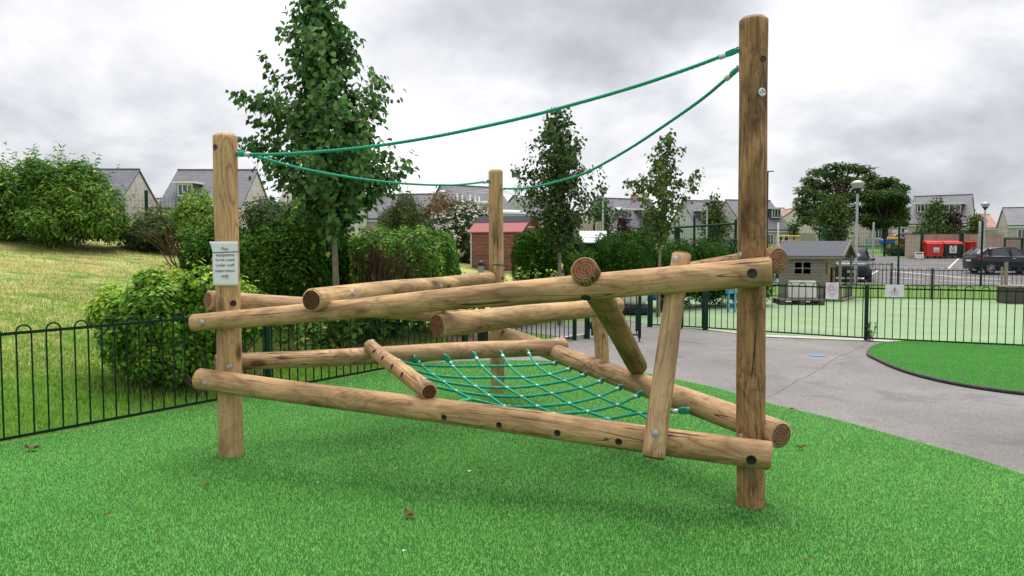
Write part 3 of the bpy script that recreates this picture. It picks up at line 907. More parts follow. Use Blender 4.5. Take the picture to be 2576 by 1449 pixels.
def hand_rope(pix, Y0, Y1, r=.0115, matn='rope'):
    px0, px1 = pix[0][0], pix[-1][0]
    Pa = at(pix[0][0], pix[0][1], Y0); Pb = at(pix[-1][0], pix[-1][1], Y1)
    pts = []
    for px, py in pix:
        q = ext(Pa, Pb, px); pts.append(at(px, py, q.y))
    pts = smooth_path(pts, 8)
    mb = MB(); twisted(mb, pts, r)
    o = mb.build('hand_rope', M[matn], frame, CF_O)
    for P0, P1 in ((pts[0], pts[2]), (pts[-1], pts[-3])):
        d = (P1 - P0).normalized()
        loop = MB()
        _, u, w_ = frame_of(d)
        sidev = Vector((0, 0, 1)) - d * d.z; sidev.normalize()
        lp = [P0 + d * .09 + sidev * .004, P0 + d * .06 + sidev * .010, P0 + d * .02 + sidev * .011, P0 - d * .004, P0 + d * .02 - sidev * .011, P0 + d * .06 - sidev * .010, P0 + d * .09 - sidev * .002]
        loop.tube(smooth_path(lp, 4), r * .80, 7)
        loop.build('rope_loop', M[matn], o, CF_O)
        ferrule(P0 + d * .095, d, o, .0185, .045)
        eyebolt(P0 - d * .035, d, o, .017)
    return o
hand_rope([(597, 388), (700, 388), (830, 379.5), (950, 366.5), (1080, 346), (1200, 322), (1320, 295), (1415, 270), (1530, 238), (1640, 204), (1750, 166), (1855, 126)], PL.y - .02, PRt.y + .0)
hand_rope([(600, 381), (660, 398), (750, 422), (850, 441.5), (930, 453), (1000, 460.5), (1080, 465), (1150, 465), (1232, 456)], PL.y + .02, PM.y - .03, .0108)
hand_rope([(1259, 474), (1300, 474.5), (1350, 469), (1420, 452), (1480, 431.5), (1580, 376), (1680, 310), (1770, 246), (1855, 174)], PM.y, PRt.y + .06, .0108)

# ---- climbing net slung between the lower beams
rows = [
 [(1062,919.7),(1140,921.6),(1213,921.2),(1283,920.5),(1350,917.6)],
 [(1089,943),(1167.6,950),(1243,949.5),(1315.6,949.5),(1382.5,941.8)],
 [(1116,961),(1196.6,972.3),(1275.5,975.5),(1350.8,969.8),(1420.4,958.4)],
 [(1146.5,983.8),(1230.4,995.2),(1311.8,997.8),(1388,990),(1460.7,976)],
 [(1181,1005),(1268.6,1022),(1351,1022),(1432,1015),(1507,997.8)],
 [(1215,1028),(1310,1043),(1393,1041),(1478,1035.5),(1553,1018.5)],
 [(1255,1052),(1352,1062),(1440,1062),(1529,1054),(1609,1040)]]
zc = [.60, .575, .55, .53, .505, .475, .445]
def nd(i, j):
    sag = (.030 if 0 < j < 4 else .008) * (1 if 0 < i < 6 else .5)
    px, py = rows[i][j]
    return gnd(px, py, zc[i] - sag)
eyE = [(1405.6,909),(1441,923),(1480,937),(1523.5,952.5),(1570,969.7),(1620.7,986.4),(1738.7,1029.7)]
eyC = [(1039.6,897),(1116,893.5),(1187,888),(1254.6,885),(1323,882)]
net = MB()
RN = .0112
ends = []
for i in range(7):
    pe, ne = hit(beam_E, *eyE[i])
    pe = pe + ne * .035
    r_ = [nd(i, j) for j in range(5)]
    # left end: fixed to the near brace (rows 0-3) or to the front beam
    if i < 4:
        t = (.30, .48, .66, .84)[i]
        q = beam_J['P'] + (beam_J['Q'] - beam_J['P']) * t + Vector((.075, .03, -.02))
    else:
        px = (1117, 1255, 1402)[i - 4]
        q = ext(B1, B2, px) + Vector((.03, .10, .02))
    pts = smooth_path([q] + r_ + [pe], 6)
    twisted(net, pts, RN, .07, 7)
    ends += [(pe, (Vector(pts[-3]) - pe), ne), (q, (Vector(pts[2]) - q), Vector((.3, 1, .1)))]
for j in range(5):
    pc, nc = hit(beam_C, *eyC[j])
    pc = pc + nc * .035
    c_ = [nd(i, j) for i in range(7)]
    px = (1117, 1255, 1402, 1556, 1690)[j]
    q = ext(B1, B2, px) + Vector((-.02, .11, .03))
    last = (5, 6, 7, 7, 7)[j]
    pts = smooth_path([pc] + c_[:last] + [q], 6)
    twisted(net, pts, RN, .07, 7)
    ends += [(pc, (Vector(pts[3]) - pc), nc)]
net_o = net.build('climbing_net', M['rope'], frame, CF_O)
for p, d, n_ in ends:
    d = d.normalized()
    ferrule(p + d * .085, d, net_o, .0165, .042)
    loop = MB(); sv = Vector((0, 0, 1)) - d * d.z; sv.normalize()
    lp = [p + d * .07 + sv * .004, p + d * .04 + sv * .017, p + d * .005 + sv * .014, p - d * .010, p + d * .005 - sv * .014, p + d * .04 - sv * .014, p + d * .07 - sv * .004]
    loop.tube(smooth_path(lp, 4), RN * .95, 6); loop.build('rope_loop', M['rope'], net_o, CF_O)
    eyebolt(p - n_.normalized() * .04, n_, net_o, .017)
for i in range(7):
    for j in range(5):
        if (i, j) in ((4, 0), (5, 0), (6, 0), (6, 1)): continue
        p = nd(i, j); mb = MB()
        mb.lathe(p + Vector((0, 0, -.012)), [(0, 0), (.011, .001), (.0145, .009), (.0145, .016), (.011, .023), (0, .025)], 10, 0, Vector((.12, -.25, 1)))
        mb.build('clamp', M['alu'], net_o, CF_O)
# black cord tied round the far post, loose end hanging
p1, _ = hit(post_M, 1236, 666); cz = p1.z
mb = MB(); cc = Vector((PM.x, PM.y, 0))
mb.tube([Vector((PM.x + .085*math.cos(a), PM.y + .085*math.sin(a), cz - .004*math.cos(a))) for a in np.linspace(0, 2*PI, 25)], .0055, 6, caps=False)
mb.build('tie', M['plug'], post_M['o'], CF_O)

# ------------------------------------------------------------------ paper notice on the left post
NP = at(568, 663, PL.y - rL)
notice = thing('paper_notice', 'white paper notice in black print tied round the left log post', 'notice', NP)
hw, hh = .098, .169
mb = MB(); vs, fs = [], []
nx, nz = 14, 18
def paper(u, v):
    """u -1..1 across, v -1..1 up; wraps the post, its top left corner lifting"""
    a = u * .38
    rad = .122
    x = rad * math.sin(a) * (hw / (rad * math.sin(.38)))
    y = rad * (1 - math.cos(a)) * .8 - .016
    lift = max(0, -u - .45) * max(0, v - .55) * 2.2
    x -= lift * .04; y -= lift * .008
    y += .003 * math.sin(3 * v + u)
    return Vector((x, y, v * hh))
for j in range(nz + 1):
    for i in range(nx + 1): vs.append(NP + paper(-1 + 2 * i / nx, -1 + 2 * j / nz))
for j in range(nz):
    for i in range(nx): fs.append((j*(nx+1)+i, j*(nx+1)+i+1, (j+1)*(nx+1)+i+1, (j+1)*(nx+1)+i))
mb.add(vs, fs, 0, True)
po = mb.build('sheet', M['paper'], notice, NP)
md = po.modifiers.new('thick', 'SOLIDIFY'); md.thickness = .0006; md.offset = 1
def paper_text(body, py, size):
    zc_ = (663 - py) / 112 * 2 * hh
    o = text_mesh('lettering', body, size, M['ink'], notice, Matrix.Identity(4), bold=0.0)
    for v in o.data.vertices:
        X, Z = v.co.x, v.co.y + zc_
        q = paper(max(-1, min(1, (X) / hw)), Z / hh)
        v.co = (q.x, q.y - .004, q.z)
    return o
for body, py, sz in (('Play', 626, .034), ('equipment', 641, .033), ('to be used', 653.5, .033), ('under staff', 667, .033), ('supervision', 681, .033), ('only', 694, .034)):
    paper_text(body, py, sz)
mb = MB(); z_ = (663 - 699.5) / 112 * 2 * hh
mb.tube([paper(x, z_ / hh) + Vector((0, -.004, 0)) for x in np.linspace(-.26, .26, 6)], .0012, 4)
mb.build('underline', M['ink'], notice)
mb = MB(); z_ = (663 - 634) / 112 * 2 * hh
mb.tube([paper(x, z_ / hh) + Vector((0, -.004, .004 * x)) for x in np.linspace(-1.0, 1.0, 12)] + [Vector((.105 * math.cos(a), .09 + .105 * math.sin(a), z_)) for a in np.linspace(.0, PI, 10)], .0030, 5)
mb.build('tie', M['plug'], notice)
# ------------------------------------------------------------------ foliage
OUT4 = np.array([(0, 0, 0), (.5, .45, .10), (0, 1, 0), (-.5, .45, .10)])
OUT6 = np.array([(0, .02, 0), (.46, .10, .07), (.50, .50, .10), (0, 1, -.06), (-.50, .50, .10), (-.46, .10, .07)])

def norm(a): return a / np.maximum(np.linalg.norm(a, axis=1, keepdims=True), 1e-9)

def leaf_arrays(P, N, T, size, aspect, six=False):
    """P positions, N normals, T tip directions -> verts, polygon size, polygon count"""
    N = norm(N); T = norm(T - N * (T * N).sum(1, keepdims=True)); B = np.cross(N, T)
    o = OUT6 if six else OUT4
    s = size[:, None, None]
    V = P[:, None, :] + s * (B[:, None, :] * (o[None, :, 0:1] * aspect) + T[:, None, :] * o[None, :, 1:2] + N[:, None, :] * o[None, :, 2:3] * 1.0)
    return V

def leaf_mesh(name, parts, mats, parent=None, origin=(0, 0, 0), extra=None):
    """parts: list of (V [n,k,3], var [n], mat index); extra: MB appended as solid geometry"""
    vs, loops, starts, tot, mi, var = [], [], [], 0, [], []
    lc = 0
    counts = []
    for V, va, m in parts:
        n, k, _ = V.shape
        if n == 0: continue
        idx = np.arange(n * k).reshape(n, k) + tot
        if k == 4: polys = np.concatenate([idx[:, [0, 1, 2]], idx[:, [0, 2, 3]]], 0)
        elif k == 6: polys = np.concatenate([idx[:, [0, 1, 2, 3]], idx[:, [0, 3, 4, 5]]], 0)
        else: polys = idx
        vs.append(V.reshape(-1, 3)); tot += n * k
        pk = polys.shape[1]
        loops.append(polys.ravel()); starts.append(lc + np.arange(len(polys)) * pk); counts.append(np.full(len(polys), pk))
        lc += polys.size
        rep = len(polys) // n
        mi.append(np.full(len(polys), m)); var.append(np.tile(va, rep))
    if extra is not None and extra.f:
        vs.append(np.array(extra.v, dtype=float))
        for f, m in zip(extra.f, extra.m):
            loops.append(np.array(f) + tot); starts.append(np.array([lc])); counts.append(np.array([len(f)])); lc += len(f)
            mi.append(np.array([m])); var.append(np.array([random.uniform(.0, .5)]))
        tot += len(extra.v)
    v = np.concatenate(vs) - np.array(origin)[None]
    L = np.concatenate(loops); S = np.concatenate(starts); MI = np.concatenate(mi); VA = np.concatenate(var)
    me = bpy.data.meshes.new(name)
    me.vertices.add(len(v)); me.vertices.foreach_set('co', v.astype(np.float32).ravel())
    me.loops.add(len(L)); me.loops.foreach_set('vertex_index', L.astype(np.int32))
    me.polygons.add(len(S)); me.polygons.foreach_set('loop_start', S.astype(np.int32))
    for m in mats: me.materials.append(m)
    me.update(calc_edges=True)
    me.polygons.foreach_set('material_index', MI.astype(np.int32))
    a = me.attributes.new('var', 'FLOAT', 'FACE'); a.data.foreach_set('value', VA.astype(np.float32))
    me.update()
    o = bpy.data.objects.new(name, me); COL.objects.link(o)
    if parent is not None: o.parent = parent
    else: o.location = origin
    return o

def rvar(n, spread=.2, mid=.45, hi=.04):
    v = np.clip(RNG.normal(mid, spread, n), 0, .93)
    k = RNG.random(n) < hi
    v[k] = RNG.uniform(.95, 1.0, k.sum())
    return v

def clump_noise(P, f=2.5):
    """smooth 3-D variation so that neighbouring leaves share a tone"""
    r = np.random.default_rng(3)
    v = np.zeros(len(P))
    for k in range(6):
        d = r.normal(size=3); d /= np.linalg.norm(d)
        v += np.sin(P @ d * f * r.uniform(.7, 2.2) + r.uniform(0, 6.28))
    return v / 6

def lump_points(lumps, n, depth=.22, boxy=2.0, clip=None):
    """points in the outer shell of a union of (c, r) ellipsoids; boxy > 2 squares them off"""
    A = np.array([l[1][0]*l[1][1] + l[1][1]*l[1][2] + l[1][0]*l[1][2] for l in lumps]); A = A / A.sum()
    Ps, Ns = [], []
    ph = RNG.uniform(0, 6.28, 8)
    for l, fr in zip(lumps, A):
        m = int(n * fr * 1.5) + 4
        d = norm(RNG.normal(size=(m, 3)))
        q = (np.abs(d) ** boxy).sum(1) ** (-1 / boxy)
        s = d * q[:, None]
        bump = 1 + .07 * np.sin(4*d[:, 0]*3 + ph[0] + 5*d[:, 2]) + .05 * np.sin(9*d[:, 1] + ph[1] + 7*d[:, 0]) + .04*np.sin(17*d[:, 2]+11*d[:, 0]+ph[2])
        rad = bump * (1 - np.abs(RNG.normal(0, depth, m)).clip(0, .85) + RNG.exponential(.02, m))
        p = np.array(l[0])[None] + s * rad[:, None] * np.array(l[1])[None]
        nn = norm(d * np.abs(s) ** (boxy - 2) / np.array(l[1])[None])
        Ps.append(p); Ns.append(nn)
    P = np.concatenate(Ps); N = np.concatenate(Ns)
    keep = np.ones(len(P), bool)
    for l in lumps:
        e = ((np.abs((P - np.array(l[0])) / np.array(l[1])) ** boxy).sum(1))
        keep &= e > .30
    if clip is not None: keep &= clip(P)
    P, N = P[keep], N[keep]
    if len(P) > n:
        k = RNG.permutation(len(P))[:n]; P, N = P[k], N[k]
    return P, N

def lump_core(lumps, sc=.72, boxy=2.0, mi=1):
    mb = MB()
    for c, r in lumps:
        vs, fs = [], []; nu, nv = 12, 8
        for j in range(nv + 1):
            th = PI * j / nv
            for i in range(nu):
                a = 2 * PI * i / nu
                d = np.array((math.sin(th)*math.cos(a), math.sin(th)*math.sin(a), math.cos(th)))
                q = (np.abs(d) ** boxy).sum() ** (-1 / boxy)
                vs.append(tuple(np.array(c) + d * q * sc * np.array(r) * random.uniform(.86, 1.08)))
        for j in range(nv):
            for i in range(nu):
                k = (i + 1) % nu
                fs.append((j*nu+i, (j+1)*nu+i, (j+1)*nu+k, j*nu+k))
        mb.add(vs, fs, mi)
    return mb

def shrub(name, label, cat, lumps, n, leaf, size, aspect=.55, boxy=2.0, depth=.2, six=False, core=.70, group=None, up=.5, tip=None,
          mid=.45, flowers=None, sprays=None, hi=.04, twigs=None, corem=None, droop=.3, cl=.22, cf=2.0):
    """plant: 'foliage' part and 'stems' part"""
    zc_ = min(l[0][2] - l[1][2] for l in lumps); cx = sum(l[0][0] for l in lumps) / len(lumps); cy = sum(l[0][1] for l in lumps) / len(lumps)
    O = Vector((cx, cy, max(zc_, tz(cx, cy))))
    t = thing(name, label, cat, O, 0, group)
    P, N = lump_points(lumps, n, depth, boxy, lambda q: q[:, 2] > np.array([tz(a, b) for a, b in q[:, :2]]) + .02)
    m = len(P)
    nn = N * 1.2 + RNG.normal(0, .5, (m, 3)) + np.array((0, 0, up))
    T = RNG.normal(0, 1, (m, 3)) + N * .8 + np.array((0, 0, -droop))
    sz = size * RNG.uniform(.6, 1.25, m)
    va = np.clip(rvar(m, .18, mid, 0) + 1.25 * cl * clump_noise(P, cf), 0, .88); yl = RNG.random(m) < hi; va[yl] = RNG.uniform(.94, 1, yl.sum())
    parts = [(leaf_arrays(P, nn, T, sz, aspect, six), va, 0)]
    mats = [leaf, corem or leaf]
    if sprays:
        k, L, ns = sprays               # shoots standing clear of the outline
        sel = RNG.permutation(m)[:k]
        SP, SN, ST, SS = [], [], [], []
        for i in sel:
            d = norm((N[i] + RNG.normal(0, .35, 3) + np.array((0, 0, .6)))[None])[0]
            ll = L * RNG.uniform(.5, 1.2)
            for s in np.linspace(.1, 1, ns):
                for sg in (-1, 1):
                    side = np.cross(d, RNG.normal(size=3)); side /= np.linalg.norm(side) + 1e-9
                    SP.append(P[i] + d * ll * s); ST.append(side * 1.0 + d * .6 - np.array((0, 0, .25))); SN.append(np.array((0, 0, 1)) + RNG.normal(0, .4, 3)); SS.append(size * RNG.uniform(.7, 1.15))
        if SP:
            SP = np.array(SP)
            parts.append((leaf_arrays(SP, np.array(SN), np.array(ST), np.array(SS), aspect, six), np.clip(rvar(len(SP), .15, mid + .1, .02), 0, 1), 0))
    if flowers:
        fm, fn, fs, zone = flowers
        mats.append(fm)
        sel = np.array([i for i in RNG.permutation(m) if zone(P[i], N[i])][:fn])
        if len(sel):
            FP = P[sel] + N[sel] * fs * .5
            rep = 5
            FP = np.repeat(FP, rep, 0) + RNG.normal(0, fs * .28, (len(FP) * rep, 3)); FN = np.repeat(N[sel], rep, 0) + RNG.normal(0, .5, (len(FP), 3)) + np.array((0, 0, .7))
            parts.append((leaf_arrays(FP, FN, RNG.normal(size=(len(FP), 3)), np.full(len(FP), fs), .8), RNG.random(len(FP)), 2))
    leaf_mesh('foliage', parts, mats, t, O, lump_core(lumps, core, boxy) if core else None)
    if twigs:
        mat, lst = twigs
        mb = MB()
        for pts, r in lst: mb.tube(smooth_path(pts, 4), [r * (1 - .6 * i / (len(pts) * 4)) for i in range((len(pts) - 1) * 4 + 1)], 5)
        mb.build('stems', mat, t, O)
    return t

def knobbly(lumps, k=12, f=.36):
    """smaller masses of growth set into the surface of the larger ones"""
    out = [(c, tuple(x * .90 for x in r)) for c, r in lumps]
    rr = random.Random(len(lumps) * 7 + k)
    for i in range(k):
        c, r = lumps[i % len(lumps)]
        a = rr.uniform(PI, 2 * PI); e = rr.uniform(-.35, 1.15)
        d = (math.cos(a) * math.cos(e), math.sin(a) * math.cos(e), math.sin(e)); q = rr.uniform(.72, .90); g = f * rr.uniform(.7, 1.15)
        m = min(r) * g
        out.append((tuple(c[j] + d[j] * r[j] * q for j in range(3)), (m * 1.15, m * 1.15, m * .85)))
    return out

def zat(px, Y):
    p = at(px, 621, Y); return tz(p.x, p.y)
def lump(px0, px1, py0, py1, Y, ry, zc0=None):
    """ellipsoid filling a measured box of the picture at distance Y"""
    a = at((px0 + px1) / 2, (py0 + py1) / 2, Y)
    return ((a.x, a.y, a.z), ((px1 - px0) / 2 / F * Y, ry, (py1 - py0) / 2 / F * Y))

def stems(px, Y, n, h, spread, rng=random):
    out = []
    c = at(px, 621, Y); z = tz(c.x, c.y)
    for i in range(n):
        a = rng.uniform(0, 6.28); s = spread * rng.uniform(.3, 1)
        x, y = c.x + .15 * math.cos(a) * rng.random(), c.y + .15 * math.sin(a) * rng.random()
        out.append(([Vector((x, y, z)), Vector((x + s * .4 * math.cos(a), y + s * .3 * math.sin(a), z + h * .5)), Vector((x + s * math.cos(a), y + s * .6 * math.sin(a), z + h * rng.uniform(.7, 1)))], rng.uniform(.008, .02)))
    return out

# --- big round bush right behind the left fence
Yb = 8.75
shrub('bush', 'big rounded light green bush with scattered yellow leaves behind the left green railing', 'bush',
      knobbly([lump(262, 470, 720, 960, Yb, .62), lump(300, 560, 672, 905, Yb + .05, .75), lump(420, 640, 672, 900, Yb + .25, .7), lump(520, 672, 705, 880, Yb + .45, .55), lump(330, 560, 790, 985, Yb - .05, .55), lump(238, 330, 715, 850, Yb, .4), lump(470, 600, 668, 760, Yb - .15, .4)], k=16, f=.30),
      26000, M['leaf_bush'], .062, .62, 2.0, .13, True, .66, up=.7, hi=.012, twigs=(M['twig'], stems(430, Yb, 16, 1.0, .9) + stems(520, Yb - .3, 10, .6, .8)), sprays=(110, .16, 3), cl=.30, mid=.62)
# --- hedges of the middle distance
shrub('laurel_hedge', 'wide dark glossy hedge block with domed top behind the lime tree trunk', 'hedge',
      [lump(610, 760, 580, 760, 12.6, .7), lump(690, 880, 545, 770, 12.9, .8), lump(830, 905, 600, 760, 13.2, .6), lump(560, 660, 600, 740, 13.2, .6), lump(640, 820, 640, 790, 12.4, .7)],
      22000, M['leaf_hedge'], .074, .5, 2.6, .06, True, .84, up=.45, sprays=(30, .10, 3), mid=.44)
shrub('dogwood_hedge', 'clipped bright green hedge with bare dark red stems in its middle', 'hedge',
      [lump(890, 1030, 578, 760, 12.9, .7), lump(980, 1146, 578, 770, 13.3, .8), lump(1040, 1148, 605, 760, 13.2, .7), lump(858, 930, 600, 740, 13.2, .6)],
      19000, M['leaf_bright'], .064, .55, 2.8, .06, True, .84, up=.5, hi=.03, cl=.3, mid=.40)
rs = MB(); O_ = at(950, 700, 12.0)
hd = [o for o in SC.objects if o.name.startswith('dogwood_hedge')][0]
for i in range(58):
    px = random.gauss(938, 22) if i < 36 else random.gauss(1000, 26)
    y0 = random.uniform(745, 770); top = random.uniform(610, 668)
    a = at(px, y0, 12.15 + random.uniform(-.05, .1)); b = at(px + random.gauss(0, 8) + (px - 950) * .25, top, 12.1 + random.uniform(-.12, .12))
    mdl = a.lerp(b, .5) + Vector((random.gauss(0, .03), 0, 0))
    rs.tube(smooth_path([a, mdl, b], 3), random.uniform(.004, .011), 4, mi=0 if (i % 3 and px < 990) else 1)
    for k in range(3):
        s = random.uniform(.4, .95); p = a.lerp(b, s); q = p + Vector((random.gauss(0, .07), random.gauss(0, .03), random.uniform(.05, .16)))
        rs.tube([p, q], random.uniform(.002, .005), 3)
rs.build('stems', [M['red_twig'], M['twig']], hd, hd.location)
shrub('flowering_shrub', 'large shrub covered in white flower heads left of the red shed', 'shrub',
      [lump(1060, 1160, 540, 690, 30.5, 1.3), lump(1120, 1222, 512, 690, 31, 1.4), lump(1085, 1215, 560, 700, 30.4, 1.3), lump(1040, 1110, 570, 680, 31, 1.1), lump(1180, 1245, 530, 690, 31.3, 1.1)],
      15000, M['leaf_dark'], .14, .42, 2.2, .12, False, .8, up=.4, flowers=(M['petal'], 720, .10, lambda p, n: n[1] < .3 and n[2] > -.55), sprays=None, mid=.5)
shrub('bronze_shrub', 'shrub with bronze brown new shoots rising behind the white flowered shrub', 'shrub',
      [lump(1075, 1150, 490, 600, 32.5, 1.2), lump(1120, 1190, 505, 600, 32.6, 1.2), lump(1165, 1240, 515, 600, 32.8, 1.1), lump(1055, 1120, 515, 600, 32.6, 1.1)],
      5200, M['leaf_bronze'], .17, .34, 2.0, .2, False, .75, up=.8, sprays=(170, .46, 5), mid=.5)
shrub('evergreen_shrub', 'tall fine leaved dark evergreen shrub behind the right edge of the lime tree', 'shrub',
      [lump(985, 1062, 482, 620, 29.5, 1.1), lump(950, 1020, 520, 620, 29.5, 1.1), lump(1020, 1082, 540, 640, 29.6, .9)],
      7500, M['leaf_scrub'], .10, .5, 2.0, .15, False, .78, up=.4, mid=.36)
shrub('round_shrub', 'low dark shrub between the left post and the lime tree in front of stone gables', 'shrub',
      [lump(622, 720, 498, 610, 17.0, .9), lump(690, 790, 508, 610, 17.2, .9), lump(650, 760, 525, 620, 16.6, .8)],
      6200, M['leaf_dark'], .085, .5, 2.2, .15, False, .78, up=.4, mid=.6, sprays=(40, .2, 3))
shrub('young_ash', 'light green feathery sapling beside the dark shrub left of the lime tree', 'small tree',
      [lump(738, 800, 486, 590, 16.2, .5), lump(775, 835, 500, 590, 16.3, .5), lump(755, 815, 530, 610, 16.2, .5)],
      3300, M['leaf_bright'], .10, .34, 2.0, .25, False, .5, up=.6, sprays=(60, .3, 5), mid=.62)
# boundary scrub and the elder on the bank
Ye = 19.0
shrub('elder_bush', 'broad tall elder bush with long leaflets at the far left edge of the bank', 'bush',
      knobbly([lump(-60, 110, 430, 620, Ye, 1.2), lump(40, 210, 395, 610, Ye + .2, 1.3), lump(130, 270, 405, 600, Ye, 1.2), lump(190, 300, 450, 606, Ye - .2, 1.0), lump(60, 240, 500, 618, Ye - .6, 1.0), lump(-80, 60, 400, 600, Ye + .4, 1.2), lump(225, 308, 510, 608, Ye - .3, .8)], k=26),
      20000, M['leaf_elder'], .15, .30, 2.0, .14, False, .66, up=.7, sprays=(330, .42, 5), mid=.46, hi=.03, droop=.6, cl=.3)
shrub('bramble_scrub', 'tangled olive green scrub along the boundary between elder bush and left post', 'scrub',
      [lump(296, 390, 545, 625, 20.2, .8), lump(350, 455, 520, 628, 20.3, .9), lump(430, 520, 540, 630, 20.0, .8), lump(330, 430, 560, 632, 19.7, .7)],
      7500, M['leaf_scrub'], .080, .5, 2.0, .2, False, .74, up=.4, sprays=(90, .3, 4), mid=.42, twigs=(M['twig'], stems(350, 19.5, 14, .8, 1.2) + stems(430, 19.4, 14, .7, 1.2)))
shrub('hazel_bush', 'upright green bush directly left of the left post at the boundary', 'bush',
      knobbly([lump(452, 540, 470, 610, 18.2, .8), lump(490, 590, 490, 620, 18.0, .8), lump(470, 560, 540, 650, 17.6, .8)], k=10),
      6200, M['leaf_elder'], .10, .45, 2.0, .2, False, .72, up=.5, sprays=(70, .26, 4), mid=.55, twigs=(M['red_twig'], stems(475, 17.2, 14, .9, .5)))
shrub('dark_thicket', 'dark thicket with purple dead stems low behind the top of the left post', 'bush',
      [lump(470, 560, 590, 700, 14.6, .7), lump(520, 620, 560, 700, 14.8, .7), lump(560, 650, 600, 700, 14.0, .6)],
      6000, M['leaf_hedge'], .085, .5, 2.1, .18, False, .72, up=.4, mid=.5, twigs=(M['red_twig'], stems(470, 14.0, 16, .9, .5)), sprays=(40, .25, 3))
# clipped hedges right of the far post
shrub('box_hedge', 'dark clipped hedge block standing in front of the red shed gable', 'hedge',
      [lump(1291, 1372, 586, 720, 20.5, .7), lump(1345, 1406, 590, 720, 20.7, .7), lump(1310, 1395, 582, 640, 20.6, .7)],
      13000, M['leaf_hedge'], .066, .55, 3.2, .045, False, .88, up=.5, mid=.34, cl=.18)
shrub('low_hedge', 'small pale green low hedge at the foot of the second slim tree', 'hedge',
      [lump(1418, 1480, 632, 730, 20.2, .7), lump(1455, 1512, 628, 730, 20.0, .7)],
      5200, M['leaf_hedge'], .068, .55, 2.4, .1, False, .84, up=.4, mid=.55, cl=.25)
shrub('clipped_hedge', 'largest dark clipped hedge dome in front of the green metal shed', 'hedge',
      [lump(1490, 1590, 586, 740, 20.0, .9), lump(1550, 1652, 582, 740, 20.4, 1.0), lump(1530, 1640, 600, 750, 19.6, .9)],
      15500, M['leaf_hedge'], .066, .55, 2.8, .05, False, .88, up=.5, mid=.34, cl=.18)
shrub('long_hedge', 'long low dark hedge running behind the tallest post', 'hedge',
      [lump(1660, 1760, 606, 760, 21.0, .8), lump(1730, 1850, 600, 760, 21.5, .9), lump(1830, 1935, 604, 760, 22, .9), lump(1646, 1720, 620, 760, 20.4, .7)],
      18000, M['leaf_hedge'], .068, .55, 2.8, .05, False, .88, up=.5, mid=.34, cl=.2)
shrub('privet_bush', 'scruffy bush half hidden below the white roof of the green shed', 'bush',
      [lump(1412, 1470, 590, 640, 22.2, .6), lump(1380, 1440, 600, 660, 22.0, .6)],
      3000, M['leaf_dark'], .075, .5, 2.0, .15, False, .8, mid=.6, sprays=(30, .2, 3))

# border plants behind the far stretch of railing
def border_plant(px, Y, h, n, size, label, w_=.35, aspect=.5, mid=.5, hi=.06, group=None, name='border_plant', leaf='leaf_herb'):
    c = at(px, 621, Y); z = tz(c.x, c.y)
    t = thing(name, label, 'plant', (c.x, c.y, z), 0, group)
    P, Nn, T = [], [], []
    mb = MB()
    for i in range(max(5, n // 22)):
        a = random.uniform(0, 6.28); r_ = w_ * math.sqrt(random.random())
        top = Vector((c.x + r_*math.cos(a), c.y + r_*math.sin(a), z + h*random.uniform(.55, 1.05)))
        bot = Vector((c.x + r_*.4*math.cos(a), c.y + r_*.4*math.sin(a), z))
        mb.tube([bot, bot.lerp(top, .5) + Vector((0, 0, .03)), top], .005, 4)
        for k in range(22):
            s = random.uniform(.15, 1.05); p = bot.lerp(top, s)
            b = random.uniform(0, 6.28)
            P.append(p); T.append((math.cos(b), math.sin(b), random.uniform(-.5, .4))); Nn.append((math.cos(b)*.3+random.gauss(0, .3), math.sin(b)*.3+random.gauss(0, .3)-.2, 1))
    P, Nn, T = np.array([tuple(p) for p in P]), np.array(Nn), np.array(T)
    leaf_mesh('foliage', [(leaf_arrays(P, Nn, T, size * RNG.uniform(.6, 1.2, len(P)), aspect, True), rvar(len(P), .2, mid, hi), 0)], [M[leaf]], t, t.location)
    mb.build('stems', M['twig'], t, t.location)
    return t
gp = 'leafy plants along the far railing'
for px, Y, h, n, sz, lb in ((762, 10.6, .55, 150, .12, 'leafy border plant in bark mulch behind the railing, nearest the thick railing post'), (835, 11.3, .75, 330, .17, 'broad leaved border plant behind the railing below the long upper log'), (905, 11.9, .80, 330, .17, 'big leaved bright plant behind the railing above the short bolted log'),
                            (985, 12.6, .85, 330, .17, 'tall yellow green plant behind the railing left of the round log end'), (1065, 13.3, .80, 260, .16, 'leafy plant behind the railing behind the middle round log end'), (1140, 13.9, .75, 260, .15, 'plant clump behind the railing just left of the far post foot')):
    border_plant(px, Y, h, n, sz, lb, .55, .55, .5, .08, gp)
for px, Y, h, lb in ((1290, 15.8, 1.30, 'yellowing leafy plant directly right of the far post'), (1330, 16.4, 1.22, 'yellow green plant in front of the clipped hedge by the shed'), (1372, 17, 1.1, 'dying brown flowered plant below the slim middle tree')):
    border_plant(px, Y, h, 420, .09, lb, .42, .5, .68, .22, 'plants around the far post')
border_plant(2194, 13.45, .36, 40, .05, 'small weed growing at the foot of the right railing post', .10, .4, .2, .02, None, 'weed')

